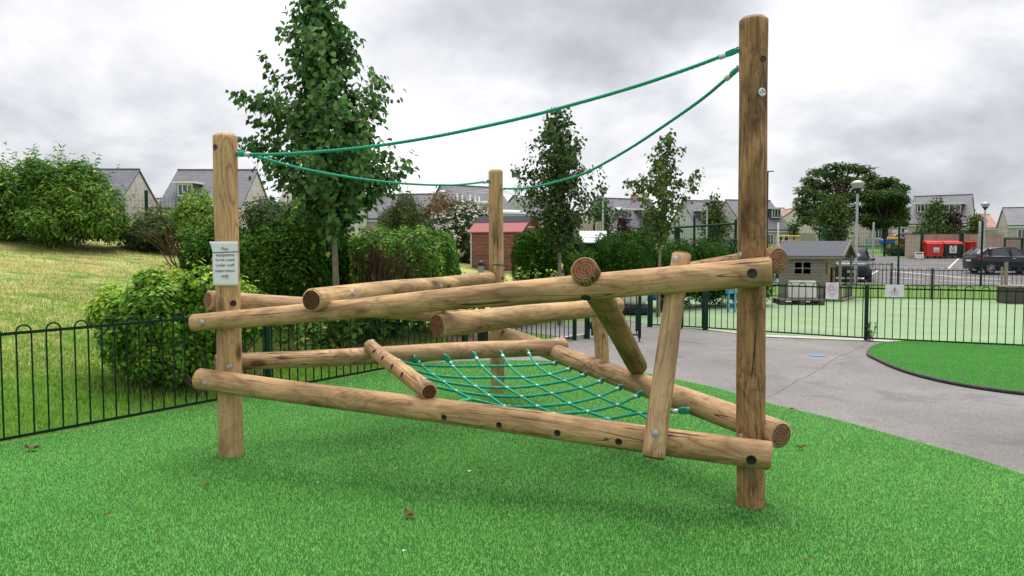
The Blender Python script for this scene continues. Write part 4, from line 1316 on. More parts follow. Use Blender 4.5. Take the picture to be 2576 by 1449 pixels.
# --- trees with limbs
def tree(label, px, Y, pytop, pycrown, prof, nb, nleaf, leaf, lsize, trunk_r, name='young_tree', cxoff=0.0, extra=(), elev=(30, 60), aspect=.85, six=True, group=None, barkm='bark', scat=.10, cat='tree', hi=.005, mid=.4, lean=0.0):
    """prof: list of (py, half width px); crown edges measured in the picture, grown as limbs in all directions"""
    b = at(px, 621, Y); z0 = tz(b.x, b.y)
    base = Vector((b.x, b.y, z0))
    top = at(px + cxoff, pytop, Y)
    H = top.z - z0
    t = thing(name, label, cat, base, 0, group)
    sc_ = Y / F
    zc0 = at(px, pycrown, Y).z
    pz = [(at(px, py, Y).z, hw * sc_) for py, hw in prof]; pz.sort()
    def half(z):
        if z <= pz[0][0]: return pz[0][1]
        for (a, wa), (b_, wb) in zip(pz, pz[1:]):
            if z <= b_: return wa + (wb - wa) * (z - a) / (b_ - a)
        return pz[-1][1]
    def axis(z):
        s = (z - z0) / H
        return Vector((base.x + (top.x - base.x) * s ** 1.6 + lean * math.sin(PI * s), base.y + .03 * math.sin(4 * s), z))
    mb = MB()
    zs = np.linspace(z0 - .05, top.z, 16)
    mb.tube([axis(max(z, z0)) if z >= z0 else base + Vector((0, 0, -.05)) for z in zs], [max(.006, trunk_r * (1 - .9 * ((z - z0) / H)) * (1.25 if z < z0 + .1 else 1)) for z in zs], 9)
    P, N, T = [], [], []
    limbs = []
    for i in range(nb):
        s = ((i + .5) / nb)
        zt = zc0 + (top.z - zc0) * (s ** 1.0)
        w_ = half(zt)
        az = i * 2.39996 + random.uniform(-.5, .5)
        e = R(random.uniform(*elev))
        L = w_ / max(.45, math.cos(e)) * random.uniform(.52, 1.18)
        z_start = max(zt - L * math.sin(e) * .75, z0 + (zc0 - z0) * .75)
        p0 = axis(z_start); dr = Vector((math.cos(az) * math.cos(e), math.sin(az) * math.cos(e), math.sin(e)))
        p2 = p0 + dr * L; p1 = p0.lerp(p2, .5) + Vector((0, 0, .08 * L))
        limbs.append(([p0, p1, p2], L))
    for (ax, ay, bx, by, dy) in extra:
        p0 = at(ax, ay, Y); p2 = at(bx, by, Y + dy)
        limbs.append(([p0, p0.lerp(p2, .5) + Vector((0, 0, .06)), p2], (p2 - p0).length))
    tot = sum(l for _, l in limbs)
    for pts, L in limbs:
        path = smooth_path(pts, 4)
        mb.tube(path, [max(.003, trunk_r * .34 * (1 - i / len(path))) for i in range(len(path))], 5, caps=False)
        k = max(3, int(nleaf * L / tot))
        tw = max(1, int(L / .28)) * 2
        twd = [Vector((random.gauss(0, 1), random.gauss(0, 1), random.gauss(.1, .7))).normalized() * min(.32, L * .30) for _ in range(tw)]
        tws = [random.uniform(.25, 1.0) for _ in range(tw)]
        for q, s in zip(twd, tws):
            a = path[min(len(path)-1, int(s * (len(path)-1)))]
            mb.tube([a, a + q], .0042, 3, caps=False)
        for _ in range(k):
            if random.random() < .45:
                j = random.randrange(tw); a = path[min(len(path)-1, int(tws[j] * (len(path)-1)))]; p = a + twd[j] * random.uniform(.3, 1.1)
            else:
                s = random.random() ** .75; x = s * (len(path) - 1); i0 = min(int(x), len(path) - 2); p = path[i0].lerp(path[i0+1], x - i0)
            p = p + Vector((random.gauss(0, scat), random.gauss(0, scat), random.gauss(0, scat)))
            P.append(tuple(p)); out = (p - axis(p.z)); out = out.normalized() if out.length > .01 else Vector((0, -1, 0))
            N.append((out.x * .8 + random.gauss(0, .5), out.y * .8 + random.gauss(0, .5), .55 + random.gauss(0, .45)))
            T.append((out.x + random.gauss(0, .6), out.y + random.gauss(0, .6), -.75 + random.gauss(0, .4)))
    P, N, T = np.array(P), np.array(N), np.array(T)
    va = np.clip(rvar(len(P), .18, mid, 0) + .2 * clump_noise(P, 4), 0, .9); yl = RNG.random(len(P)) < hi; va[yl] = RNG.uniform(.95, 1, yl.sum())
    leaf_mesh('crown', [(leaf_arrays(P, N, T, lsize * RNG.uniform(.65, 1.2, len(P)), aspect, six), va, 0)], [leaf], t, base)
    mb.build('trunk', M[barkm], t, base)
    return t
tree('tallest young lime tree with broad rounded leaves rising out of the frame', 846, 11.7, -45, 545,
     [(-45, 12), (0, 38), (60, 70), (120, 92), (200, 112), (290, 122), (370, 140), (450, 172), (490, 125), (525, 72), (545, 40)], 92, 11000, M['leaf_lime'], .095, .058, 'lime_tree', -52,
     [(800, 330, 592, 240, .1), (800, 350, 620, 250, -.2), (800, 420, 604, 350, 0), (800, 430, 640, 372, .2), (850, 470, 1024, 432, 0), (860, 480, 1010, 470, -.2), (790, 470, 668, 425, .1), (860, 330, 960, 265, 0), (800, 400, 640, 300, .2)], scat=.06, mid=.42)
tree('slim middle tree with dark glossy leaves right of the far post', 1409, 16.3, 276, 612,
     [(276, 10), (300, 30), (340, 58), (400, 64), (440, 70), (470, 86), (510, 92), (550, 78), (585, 48), (612, 26)], 66, 4900, M['leaf_pear'], .084, .055, 'young_tree', -4,
     [(1390, 470, 1292, 425, 0), (1420, 470, 1498, 430, 0), (1400, 510, 1300, 470, .2)], scat=.065, mid=.45)
tree('sparse airy tree with gaps between its leaves right of the slim middle tree', 1657, 18.2, 332, 606,
     [(332, 8), (360, 26), (400, 42), (430, 55), (465, 80), (495, 82), (530, 66), (565, 42), (606, 18)], 40, 1750, M['leaf_pear'], .098, .050, 'young_tree', 24,
     [(1665, 480, 1572, 455, 0), (1665, 470, 1745, 470, 0)], scat=.06, mid=.55, hi=.012)
# small ornamental trees by the houses
gs = 'small street trees by the houses'
for px, Y, pt, pc, pr, lb, lf, nl in (
    (1511, 52, 492, 600, [(492, 3), (520, 18), (560, 34), (590, 30), (600, 14)], 'dark conical street tree beside the tall lamp post by the grey houses', 'leaf_far', 1500),
    (1569, 60, 538, 596, [(538, 2), (560, 11), (585, 13), (596, 6)], 'little purple leaved tree in front of the first grey house', 'leaf_purple', 600),
    (1631, 60, 540, 600, [(540, 8), (565, 22), (590, 20), (600, 10)], 'round dark tree seen through the sparse airy tree', 'leaf_far', 900),
    (1797, 55, 492, 600, [(492, 3), (520, 20), (560, 38), (585, 40), (600, 20)], 'loose conical tree behind the lamp post left of the tallest post', 'leaf_far', 1700),
    (1997, 78, 562, 588, [(562, 4), (572, 9), (588, 7)], 'tiny round tree in front of the cream gable house', 'leaf_far', 300),
    (2099, 62, 498, 608, [(498, 12), (530, 40), (570, 48), (596, 40), (608, 20)], 'dark tree in front of the big spreading trees', 'leaf_far', 2300),
    (2356, 66, 498, 606, [(498, 3), (525, 22), (565, 36), (598, 42), (606, 20)], 'conical tree in front of the slate house with dormers', 'leaf_far', 1800),
    (2398, 66, 528, 604, [(528, 3), (550, 18), (590, 24), (604, 12)], 'narrow purple tinged tree beside the conical tree at the slate house', 'leaf_purple', 900),
    (2456, 70, 540, 598, [(540, 4), (560, 14), (585, 17), (598, 8)], 'small bushy tree between slate house and bungalow', 'leaf_far', 800)):
    tree(lb, px, Y, pt, pc, pr, 34, nl, M[lf], .30 if Y > 60 else .24, .09, 'street_tree', 0, (), (10, 45), .6, False, gs, 'bark_dark', .22, 'tree', .01, .42)

def spreading_tree(label, px, Y, pytrunk, clumps, group, n):
    b = at(px, 621, Y); z0 = tz(b.x, b.y); base = Vector((b.x, b.y, z0))
    t = thing('mature_tree', label, 'tree', base, 0, group)
    mb = MB(); fork = at(px, pytrunk, Y)
    mb.tube([base + Vector((0, 0, -.1)), base.lerp(fork, .5), fork], [.42, .34, .30], 9)
    Ps, Ns = [], []
    for (cx, cy, rx, ry_) in clumps:
        dy = random.uniform(-3.2, 3.2)
        c = at(cx, cy, Y + dy); rr = rx / F * Y; rz = ry_ / F * Y
        q = fork.lerp(c, .5) + Vector((0, 0, .35))
        mb.tube(smooth_path([fork + Vector((0, 0, -.1)), q, c], 4), [.17 * (1 - .75 * i / 8) for i in range(9)], 5, caps=False)
        for _ in range(3):
            e = c + Vector((random.gauss(0, rr * .6), random.gauss(0, rr * .6), random.gauss(0, rz * .4)))
            mb.tube([q.lerp(c, .6), e], [.05, .015], 4, caps=False)
        m = int(n * rx * ry_ / sum(k[2] * k[3] for k in clumps))
        d = norm(RNG.normal(size=(m, 3)))
        rad = RNG.random(m) ** .45
        Ps.append(np.array(c)[None] + d * rad[:, None] * np.array((rr, rr, rz))[None]); Ns.append(d * .5 + np.array((0, 0, .9)) + RNG.normal(0, .4, (m, 3)))
    P = np.concatenate(Ps); N = np.concatenate(Ns)
    T = RNG.normal(size=(len(P), 3)) + np.array((0, 0, -.3))
    leaf_mesh('crown', [(leaf_arrays(P, N, T, .36 * RNG.uniform(.6, 1.2, len(P)), .5), np.clip(rvar(len(P), .16, .42, .01) + .2 * clump_noise(P, 1.0), 0, 1), 0)], [M['leaf_far']], t, base)
    mb.build('trunk', M['bark_dark'], t, base)
cl1 = [(2100, 418, 30, 9), (2138, 422, 34, 11), (2170, 428, 30, 12), (2060, 432, 32, 10), (2090, 440, 40, 10), (2040, 455, 28, 13), (2075, 466, 26, 9), (2140, 452, 30, 8), (2190, 448, 26, 14), (2025, 480, 26, 13), (2055, 492, 32, 12), (2018, 505, 22, 12), (2085, 505, 38, 15), (2120, 500, 40, 16), (2160, 492, 36, 18), (2040, 520, 36, 14), (2080, 530, 42, 16), (2012, 524, 16, 10), (2025, 540, 26, 10), (2130, 530, 40, 18), (2110, 478, 30, 10), (2060, 548, 34, 12), (2100, 560, 40, 14), (2050, 470, 34, 14), (2110, 455, 34, 14), (2030, 556, 26, 12), (2150, 462, 34, 14), (2120, 545, 44, 16)]
spreading_tree('larger spreading tree with flat layered crown behind the big lamp post', 2112, 82, 520, cl1, 'mature trees on the green', 14500)
cl2 = [(2232, 458, 30, 13), (2262, 476, 24, 15), (2205, 470, 30, 16), (2240, 490, 40, 16), (2190, 495, 30, 18), (2265, 505, 22, 16), (2225, 515, 44, 18), (2190, 525, 34, 18), (2258, 530, 28, 16), (2270, 545, 20, 12), (2215, 545, 40, 16), (2180, 550, 26, 14), (2245, 558, 32, 12), (2205, 566, 36, 12), (2266, 562, 20, 8)]
spreading_tree('rounder of the two big trees, right of the big lamp post', 2226, 80, 575, cl2, 'mature trees on the green', 12500)

# ------------------------------------------------------------------ turf pile and grass
def inpoly(X, Y, poly):
    ins = np.zeros(len(X), bool); n = len(poly)
    for i in range(n):
        x0, y0 = poly[i]; x1, y1 = poly[(i + 1) % n]
        c = ((y0 > Y) != (y1 > Y)) & (X < (x1 - x0) * (Y - y0) / (y1 - y0 + 1e-12) + x0)
        ins ^= c
    return ins
def blades(name, poly, n, dens, length, width, mat, z0, zf=None, flat=.6, label=None, tf=0, vt=.5):
    xs = [p[0] for p in poly]; ys_ = [p[1] for p in poly]
    X = RNG.uniform(min(xs), max(xs), n); Y = RNG.uniform(max(min(ys_), 2.9), max(ys_), n)
    k = inpoly(X, Y, poly)
    for q in (PL, PRt, PM): k &= (X - q.x) ** 2 + (Y - q.y) ** 2 > .108 ** 2
    k &= (RNG.random(n) < dens(X, Y)) & (np.abs(X) < Y * .78 + .8)
    X, Y = X[k], Y[k]; m = len(X)
    Z = np.full(m, z0) if zf is None else np.array([zf(a, b) for a, b in zip(X, Y)]) + z0
    a = RNG.uniform(0, 6.283, m); lean = RNG.normal(0, flat, m)
    d = np.stack([np.cos(a) * lean, np.sin(a) * lean, np.ones(m)], 1); d = norm(d)
    side = np.stack([-np.sin(a), np.cos(a), np.zeros(m)], 1)
    a2 = RNG.uniform(0, 6.283, m); side = norm(side + .6 * np.stack([np.cos(a2), np.sin(a2), np.zeros(m)], 1))
    Q = np.stack([X, Y, np.zeros(m)], 1)
    tuft = clump_noise(Q, tf) if tf else np.zeros(m)
    L = length * RNG.uniform(.55, 1.15, m) * (1 + 1.6 * vt * tuft); W = width * RNG.uniform(.7, 1.2, m) * (1 + Y * .02)
    B = np.stack([X, Y, Z], 1)
    V = np.stack([B - side * W[:, None] / 2, B + side * W[:, None] / 2, B + d * L[:, None]], 1)
    o = leaf_mesh(name, [(V, np.clip(RNG.normal(.5, .22, m) + vt * tuft, 0, 1), 0)], [mat])
    o['kind'] = 'stuff'
    if label: o['label'] = label; o['category'] = 'grass'
    print(name, m)
    return o
blades('turf_pile', turf_poly, 1350000, lambda x, y: np.clip((5.2 / y) ** 1.6, .16, 1), .024, .0046, M['turf_blade'], .012, None, 1.0, 'short bright green artificial turf fibres under the frame', 210, .42)
blades('turf_pile', turf2_poly, 120000, lambda x, y: np.full(len(x), .8), .022, .009, M['turf_blade2'], .036, None, 1.5, 'bright green artificial turf fibres of the rounded island on the right', 160, .42)
bank_poly = [(-4.3, 6.5), (-1.8, 10.2), (-1.0, 12), (-1.2, 14), (-6.2, 19.5), (-13.5, 19.5), (-7, 6.5)]
def inbank(x, y): return (x - FA.x) * FN.x + (y - FA.y) * FN.y
blades('long_grass', bank_poly, 420000, lambda x, y: np.clip(1.15 - inbank(x, y) * .13, .12, 1) * np.clip(9 / y, .25, 1), .085, .009, M['grass_blade'], -.005, tz, .8, 'green grass on the bank behind the left railing', 22)
blades('cut_grass', bank_poly, 240000, lambda x, y: np.clip((inbank(x, y) - .8) * .30, .04, .62) * (np.sin(x * 2.1 + y * .9) + np.sin(x * .8 - y * 2.3 + 1) + np.sin(x*3.1+y*3.3) > -.15) , .07, .010, M['straw_blade'], .01, tz, 4.0, 'dry yellow mown grass lying on the bank', 9)
# ------------------------------------------------------------------ bow top railings
def bow_panel(mb, a, b, h=1.0, pitch=.122, r=.0082, z0=.0, mi=0):
    a = Vector((a[0], a[1], z0)); b = Vector((b[0], b[1], z0))
    d = b - a; L = d.length; d = d / L
    nb = max(1, int(round(L / (2 * pitch)))); st = L / nb
    rad = st / 4
    for i in range(nb):
        c = a + d * (st * (i + .5))
        pts = [c - d * rad + Vector((0, 0, .05)), c - d * rad + Vector((0, 0, h - rad))]
        for k in range(1, 8):
            t = PI - PI * k / 8
            pts.append(c + d * (rad * math.cos(t)) + Vector((0, 0, h - rad + rad * math.sin(t))))
        pts += [c + d * rad + Vector((0, 0, h - rad)), c + d * rad + Vector((0, 0, .05))]
        mb.tube(pts, r, 6, mi, caps=False)
    ang = math.atan2(d.y, d.x); m = (a + b) / 2
    for z in (h - rad - .005, .055):
        mb.box((m.x, m.y, z0 + z), (L, .010, .026), ang, mi)
def railing(label, pts, h=1.0, mat='green_paint', post_r=.030, pitch=.122, r=.0082, ends=(True, True), name='bow_top_railing', z0=None, square=False):
    p0 = pts[0]; zz_ = tz(*p0) if z0 is None else z0
    t = thing(name, label, 'railing', (p0[0], p0[1], zz_))
    for i, (a, b) in enumerate(zip(pts, pts[1:])):
        mb = MB(); bow_panel(mb, a, b, h, pitch, r, zz_); mb.build('panel', M[mat], t, (p0[0], p0[1], zz_))
    for i, p in enumerate(pts):
        if (i == 0 and not ends[0]) or (i == len(pts) - 1 and not ends[1]): continue
        mb = MB()
        if square: mb.box((p[0], p[1], zz_ + h * .5), (post_r * 2, post_r * 2, h * 1.02), 0, bev=.004)
        else: mb.lathe((p[0], p[1], zz_ - .05), [(post_r, 0), (post_r, h + .04), (post_r * .8, h + .055), (0, h + .06)], 14)
        mb.build('post', M[mat], t, (p[0] * 0 + p0[0], p0[1], zz_))
    return t
def onl(px):   # foot of the left railing in column px
    a = Vector((-4.24, 6.38, 0)); b = Vector((-0.714, 11.6, 0)); q = ext(a, b, px); return (q.x, q.y)
railing('long green bow top railing on the left between turf and grass bank', [(-5.95, 3.85), (-4.62, 5.82), onl(675), onl(1169)], 1.0, 'green_paint', .036)
railing('green bow top railing beside the open gate, seen behind the far post', [onl(1169), (1.12, 13.62)], 1.0, 'green_paint', .03, ends=(False, True))
mb = MB()
gpst = thing('gate_post', 'green steel gate post beside the end of the far railing', 'post', (1.36, 13.86, 0))
mb.lathe((1.36, 13.86, -.02), [(.05, 0), (.05, 1.12), (.042, 1.14), (0, 1.145)], 14); mb.build('shaft', M['green_paint'], gpst, gpst.location)
mb = MB(); mb.box((1.40, 13.80, .95), (.04, .06, .12)); mb.box((1.40, 13.80, .25), (.04, .06, .12)); mb.build('hinge', M['green_paint'], gpst, gpst.location)
# open gate leaf with its lock box
ga, gb = (1.46, 13.90), (2.24, 13.46)
gt = thing('gate', 'open green bow top gate leaf with lock box at its free end', 'gate', (ga[0], ga[1], 0))
mb = MB(); bow_panel(mb, ga, gb, 1.08, .125, .0072, .06); mb.build('panel', M['green_paint'], gt, gt.location)
mb = MB(); mb.box((gb[0], gb[1], .56), (.05, .05, 1.0)); mb.box((ga[0] + .0, ga[1], .56), (.05, .05, 1.0)); mb.build('stile', M['green_paint'], gt, gt.location)
mb = MB(); mb.box((gb[0] - .03, gb[1] - .03, .42), (.09, .05, .46)); mb.cyl((gb[0] - .05, gb[1] - .03, .62), (gb[0] - .07, gb[1] - .05, .86), .011); mb.cyl((gb[0] - .07, gb[1] - .05, .86), (gb[0] - .12, gb[1] - .05, .90), .011); mb.cyl((gb[0], gb[1], .1), (gb[0], gb[1], -.0), .012)
mb.build('lock', M['green_paint'], gt, gt.location)
railing('narrow green bow top gate section between two thick gate posts', [(2.86, 15.9), (3.42, 15.6), (3.86, 15.32)], 1.02, 'green_paint', .055)
fr0 = [g2(1777, 831), g2(2178, 858), (8.30, 12.58), (10.9, 11.35)]
fr = railing('long green bow top railing on the right in front of the pale green court', [fr0[0], fr0[1], (8.42, 12.52), (10.9, 11.35), (13.4, 10.2)], 1.0, 'green_paint', .034)
railing('far bow top railing between pale green court and grass strip', [(8.0, 25.5), (10.75, 24.75), (13.2, 24.15), (15.9, 23.45), (18.4, 22.8)], 1.0, 'dark_metal', .035, .125, .0085)
railing('short black bow top railing in front of the parked dark car by the playhouse', [(13.6, 33.2), (16.0, 32.4)], 1.0, 'dark_metal', .03, .14, .010)

# signs on the right railing
def on_right(px, z):
    a = Vector((*fr0[0], z)); b = Vector((*fr0[1], z)); c = Vector((8.42, 12.52, z))
    q = ext(a, b, px)
    if px > 2178: q = ext(b, c, px)
    return q
def fence_sign(name, label, px0, px1, py0, py1, draw):
    m = on_right((px0 + px1) / 2, .9); a = on_right(px0, .9); b = on_right(px1, .9)
    wd = (b - a).length; d = (b - a).normalized(); n = Vector((d.y, -d.x, 0))
    m = m + n * .022
    zt = at((px0 + px1) / 2, py0, m.y).z; zb = at((px0 + px1) / 2, py1, m.y).z
    t = thing(name, label, 'sign', (m.x, m.y, zb))
    ang = math.atan2(d.y, d.x)
    h = zt - zb
    T = Matrix.Rotation(ang, 4, 'Z')
    mb = MB(); vs = []; fs = []; k = 24; r = random.Random(4)
    out = []
    for i in range(k): out.append((-wd/2 + wd*i/k, -.004 + r.uniform(-.004, .004)))
    for i in range(k//2): out.append((wd/2 + r.uniform(-.004, .004), h*i/(k//2)))
    for i in range(k): out.append((wd/2 - wd*i/k, h + r.uniform(-.004, .004)))
    for i in range(k//2): out.append((-wd/2 + r.uniform(-.004, .004), h - h*i/(k//2)))
    mb.prism(out, lambda a_, b_, c_: T @ Vector((a_, c_ - .0, b_)), .004)
    fix_normals(mb.build('sheet', M['paper'], t))
    draw(t, T, wd, h)
    return t
def ringpoly(cx, cz, r0, r1, n=28):
    vs = []; fs = []
    for i in range(n):
        a = 2*PI*i/n; vs += [(cx + r0*math.cos(a), cz + r0*math.sin(a)), (cx + r1*math.cos(a), cz + r1*math.sin(a))]
    for i in range(n):
        j = (i+1) % n; fs.append((2*i, 2*i+1, 2*j+1, 2*j))
    return vs, fs
def flat(t, T, name, vs, fs, mat, y=-.003):
    mb = MB(); mb.add([T @ Vector((a, y, b)) for a, b in vs], [f[::-1] for f in fs]); return mb.build(name, mat, t)
M['pale_grey'] = mat_plain('faded_grey_print', (.48, .48, .50), .6, 0, .1)
def draw_round(t, T, w_, h):
    c = (0, h * .62)
    vs, fs = ringpoly(c[0], c[1], w_ * .36, w_ * .42); flat(t, T, 'emblem', vs, fs, M['pink'])
    vs, fs = ringpoly(c[0] - .01, c[1] + .01, w_ * .10, w_ * .24); flat(t, T, 'emblem', vs, fs, M['pale_grey'])
    s = w_ * .40
    flat(t, T, 'emblem', [(-s*.8, c[1]-s*.45), (-s*.62, c[1]-s*.62), (s*.8, c[1]-s*.30), (s*.85, c[1]-s*.08)], [(0, 1, 2, 3)], M['pink'], -.0035)
    # two lines of small print, too faint in the photograph to read
    rr = random.Random(9)
    for z, wd in ((h*.26, .5), (h*.17, .3)):
        x = -w_*wd/2; vs = []; fs = []
        while x < w_*wd/2:
            ww = rr.uniform(.006, .012); o = len(vs); vs += [(x, z-.008), (x+ww, z-.008), (x+ww, z+.008), (x, z+.008)]; fs.append((o, o+1, o+2, o+3)); x += ww + .006
        flat(t, T, 'small_print', vs, fs, M['pale_grey'])
def draw_tri(t, T, w_, h):
    cx, cz, s = 0, h * .32, h * .56
    A = [(cx - s*.62, cz), (cx + s*.62, cz), (cx, cz + s)]
    k = .84; g = ((A[0][0]+A[1][0]+A[2][0])/3, (A[0][1]+A[1][1]+A[2][1])/3)
    flat(t, T, 'emblem', A, [(0, 1, 2)], M['pink'], -.003)
    pale = mat_plain('pale_pink_print', (.74, .58, .66), .6, 0, .05)
    flat(t, T, 'emblem', [(g[0]+(a-g[0])*k, g[1]+(b-g[1])*k) for a, b in A], [(0, 1, 2)], pale, -.0036)
    text_mesh('lettering', '!', s * .78, M['ink'], t, T @ Matrix.Translation((0, -.0045, cz + s*.36)) @ Matrix.Rotation(PI/2, 4, 'X'), bold=.004)
    text_mesh('lettering', 'CAUTION', h * .11, M['pale_grey'], t, T @ Matrix.Translation((0, -.004, h*.20)) @ Matrix.Rotation(PI/2, 4, 'X'), bold=.001)
fence_sign('paper_sign', 'white paper sign with faded pink round emblem on the right railing', 2078, 2110, 711, 752, draw_round)
fence_sign('paper_sign', 'white landscape sign with pink warning triangle on the right railing', 2227, 2274, 716, 747, draw_tri)

# ------------------------------------------------------------------ wooden playhouse, board and pallet on the court
M['play_boards'] = mat_boards('weathered_grey_boards', (.17, .148, .138), (.25, .222, .205), (.06, .048, .044), .095, False, .6)
M['play_trim'] = mat_plain('weathered_grey_trim', (.25, .215, .18), .85, 0, .3, 9, .2, .4)
M['play_end'] = mat_plain('weathered_tan_board', (.30, .235, .155), .85, 0, .25, 7, .2, .4)
M['felt'] = mat_plain('grey_roof_felt', (.105, .11, .128), .92, 0, .2, 30, .2, .5)
M['dark_in'] = mat_plain('dark_brown_interior', (.035, .018, .012), .9, 0, .3, 6)
M['maroon'] = mat_plain('maroon_paint', (.10, .022, .016), .8, 0, .3, 6)
ph_a = at(2139, 606, 24.0)       # near right end of the ridge
ang = R(-34)
PHo = Vector((ph_a.x, ph_a.y, 0.012))
ph = thing('playhouse', 'small weathered wooden playhouse with grey felt roof and open porch', 'playhouse', PHo, ang)
ph.scale = (1.13, 1.13, 1)
Hr = ph_a.z - .012; He = 1.40; hd = .92; Lr = 1.80
# local: x from -Lr (left) to 0 (porch end); ridge over y = 0
mb = MB()
xw = -.52                        # wall of the closed room, the porch is right of it
wt_ = .04
for (y, s) in ((-hd + .14, 1), (hd - .14, -1)):
    if y < 0:
        # front wall with a window opening
        for (x0, x1, z0, z1) in ((-Lr + .1, -1.27, 0.06, He), (-.85, xw, 0.06, He), (-1.27, -.85, .06, .81), (-1.27, -.85, 1.18, He)):
            mb.box(((x0 + x1) / 2, y, (z0 + z1) / 2), (x1 - x0, wt_, z1 - z0))
    else: mb.box(((-Lr + .1 + xw) / 2, y, (He + .06) / 2), (xw + Lr - .1, wt_, He - .06))
mb.box((-Lr + .12, 0, He / 2), (wt_, 2 * hd - .34, He))
mb.build('wall', M['play_boards'], ph)
mb = MB()
yy = -hd + .16
for (y0, y1, z0, z1) in ((-hd + .165, -.50, .06, He), (-.28, .12, .06, He), (.52, hd - .165, .06, He), (-.50, -.28, .06, .81), (-.50, -.28, 1.18, He), (.12, .52, 1.0, He)):
    mb.box((xw - .02, (y0 + y1) / 2, (z0 + z1) / 2), (.036, y1 - y0, z1 - z0))
mb.build('end_wall', M['play_end'], ph)
mb = MB()
mb.box((-1.06, -hd + .128, .995), (.035, .03, .36)); mb.box((-1.06, -hd + .128, .99), (.42, .028, .03)); mb.box((-1.06, -hd + .128, .80), (.48, .03, .035)); mb.box((-1.06, -hd + .128, 1.19), (.48, .03, .03))
mb.box((xw + .004, -.39, .99), (.02, .22, .028)); mb.box((xw + .004, -.39, .80), (.025, .25, .03))
mb.build('window_bars', M['play_trim'], ph)
mb = MB(); mb.box((-1.1, 0, .08), (1.0, 1.4, .03)); mb.box((-1.1, .35, .7), (.9, .03, 1.1)); mb.build('interior', M['dark_in'], ph)
mb = MB()
for s in (-1, 1):
    mb.add([(-Lr, 0, Hr), (0, 0, Hr), (0, s*hd, He - .02), (-Lr, s*hd, He - .02), (-Lr, 0, Hr - .03), (0, 0, Hr - .03), (0, s*hd, He - .05), (-Lr, s*hd, He - .05)],
           [(0, 1, 2, 3) if s < 0 else (3, 2, 1, 0), (7, 6, 5, 4) if s < 0 else (4, 5, 6, 7), (3, 2, 6, 7) if s < 0 else (7, 6, 2, 3), (1, 5, 6, 2), (0, 3, 7, 4)])
fix_normals(mb.build('roof', M['felt'], ph))
mb = MB()
for x in (.012, -Lr - .012):
    for s in (-1, 1):
        sl = math.atan2(Hr - He, hd); Ls = math.hypot(Hr - He, hd) + .05
        mb.box((x, s * hd / 2, (Hr + He) / 2 - .035), (.022, Ls, .10), 0, 0, ('X', -s * sl))
mb.box((-Lr/2, -hd + .02, He - .075), (Lr, .03, .07))
mb.box((-Lr/2, hd - .02, He - .075), (Lr, .03, .07))
mb.build('fascia', M['play_trim'], ph)
mb = MB(); mb.add([(-.10, -hd+.14, He - .02), (-.10, hd-.14, He - .02), (-.10, 0, Hr - .06), (-.125, -hd+.14, He - .02), (-.125, hd-.14, He - .02), (-.125, 0, Hr - .06)], [(0, 1, 2), (5, 4, 3), (0, 3, 4, 1)]); mb.build('gable_board', M['maroon'], ph)
for y in (-hd + .16, hd - .16):
    mb = MB(); mb.box((-.10, y, He / 2 + .03), (.065, .065, He - .06), bev=.006); mb.build('post', M['play_trim'], ph)
# porch front rail, wavy topped boards
mb = MB()
for y0, y1 in ((-hd + .2, -.12),):
    k = 5
    for i in range(k):
        y = y0 + (y1 - y0) * (i + .5) / k
        mb.box((xw + .10, y, .27), (.02, (y1 - y0) / k - .008, .42 + .035 * (i % 2)))
mb.build('porch_boards', M['play_trim'], ph)
mb = MB()
for i in range(5): mb.box((-.10, .05 + .16 * i - .04, .26), (.02, .10, .40 + .03 * math.sin(i * 2)))
mb.box((-.085, .3, .40), (.02, .85, .045)); mb.box((-.085, .3, .14), (.02, .85, .045))
mb.build('gate', M['play_boards'], ph)
mb = MB(); mb.box((-.32, 0, .035), (.66, 2 * hd - .24, .05)); mb.box((-.10, -hd + .16, .25), (.09, .09, .46), bev=.006); mb.build('porch_floor', M['play_trim'], ph)

M['pallet'] = mat_plain('weathered_pallet_wood', (.10, .085, .075), .9, 0, .35, 10, .2, .5)
pp = gnd(2019, 768); pallet = thing('pallet', 'dark weathered wooden pallet lying on the pale green court', 'pallet', (pp.x, pp.y + .35, .013), R(-6))
for i in range(7): mb = MB(); mb.box((0, -.42 + .14 * i, .135), (1.22, .105, .022)); mb.build('top_board', M['pallet'], pallet)
for y in (-.43, 0, .43):
    mb = MB(); mb.box((0, y, .011), (1.22, .10, .02)); mb.build('bottom_board', M['pallet'], pallet)
    for x in (-.54, 0, .54): mb = MB(); mb.box((x, y, .0725), (.14, .10, .098), bev=.005); mb.build('block', M['pallet'], pallet)
bp = gnd(2009, 762); bt = thing('leaning_board', 'cream white plastic panel leaning on the playhouse wall above the pallet', 'panel', (bp.x - .02, bp.y - .35, .165), R(-7))
mb = MB(); mb.box((0, .06, .245), (.80, .05, .50), 0, 0, ('X', R(-8)), .03); mb.build('board', M['cream_plastic'], bt)
mb = MB(); mb.box((0, .055, .49), (.74, .07, .03), bev=.012); mb.build('rim', M['cream_plastic'], bt)

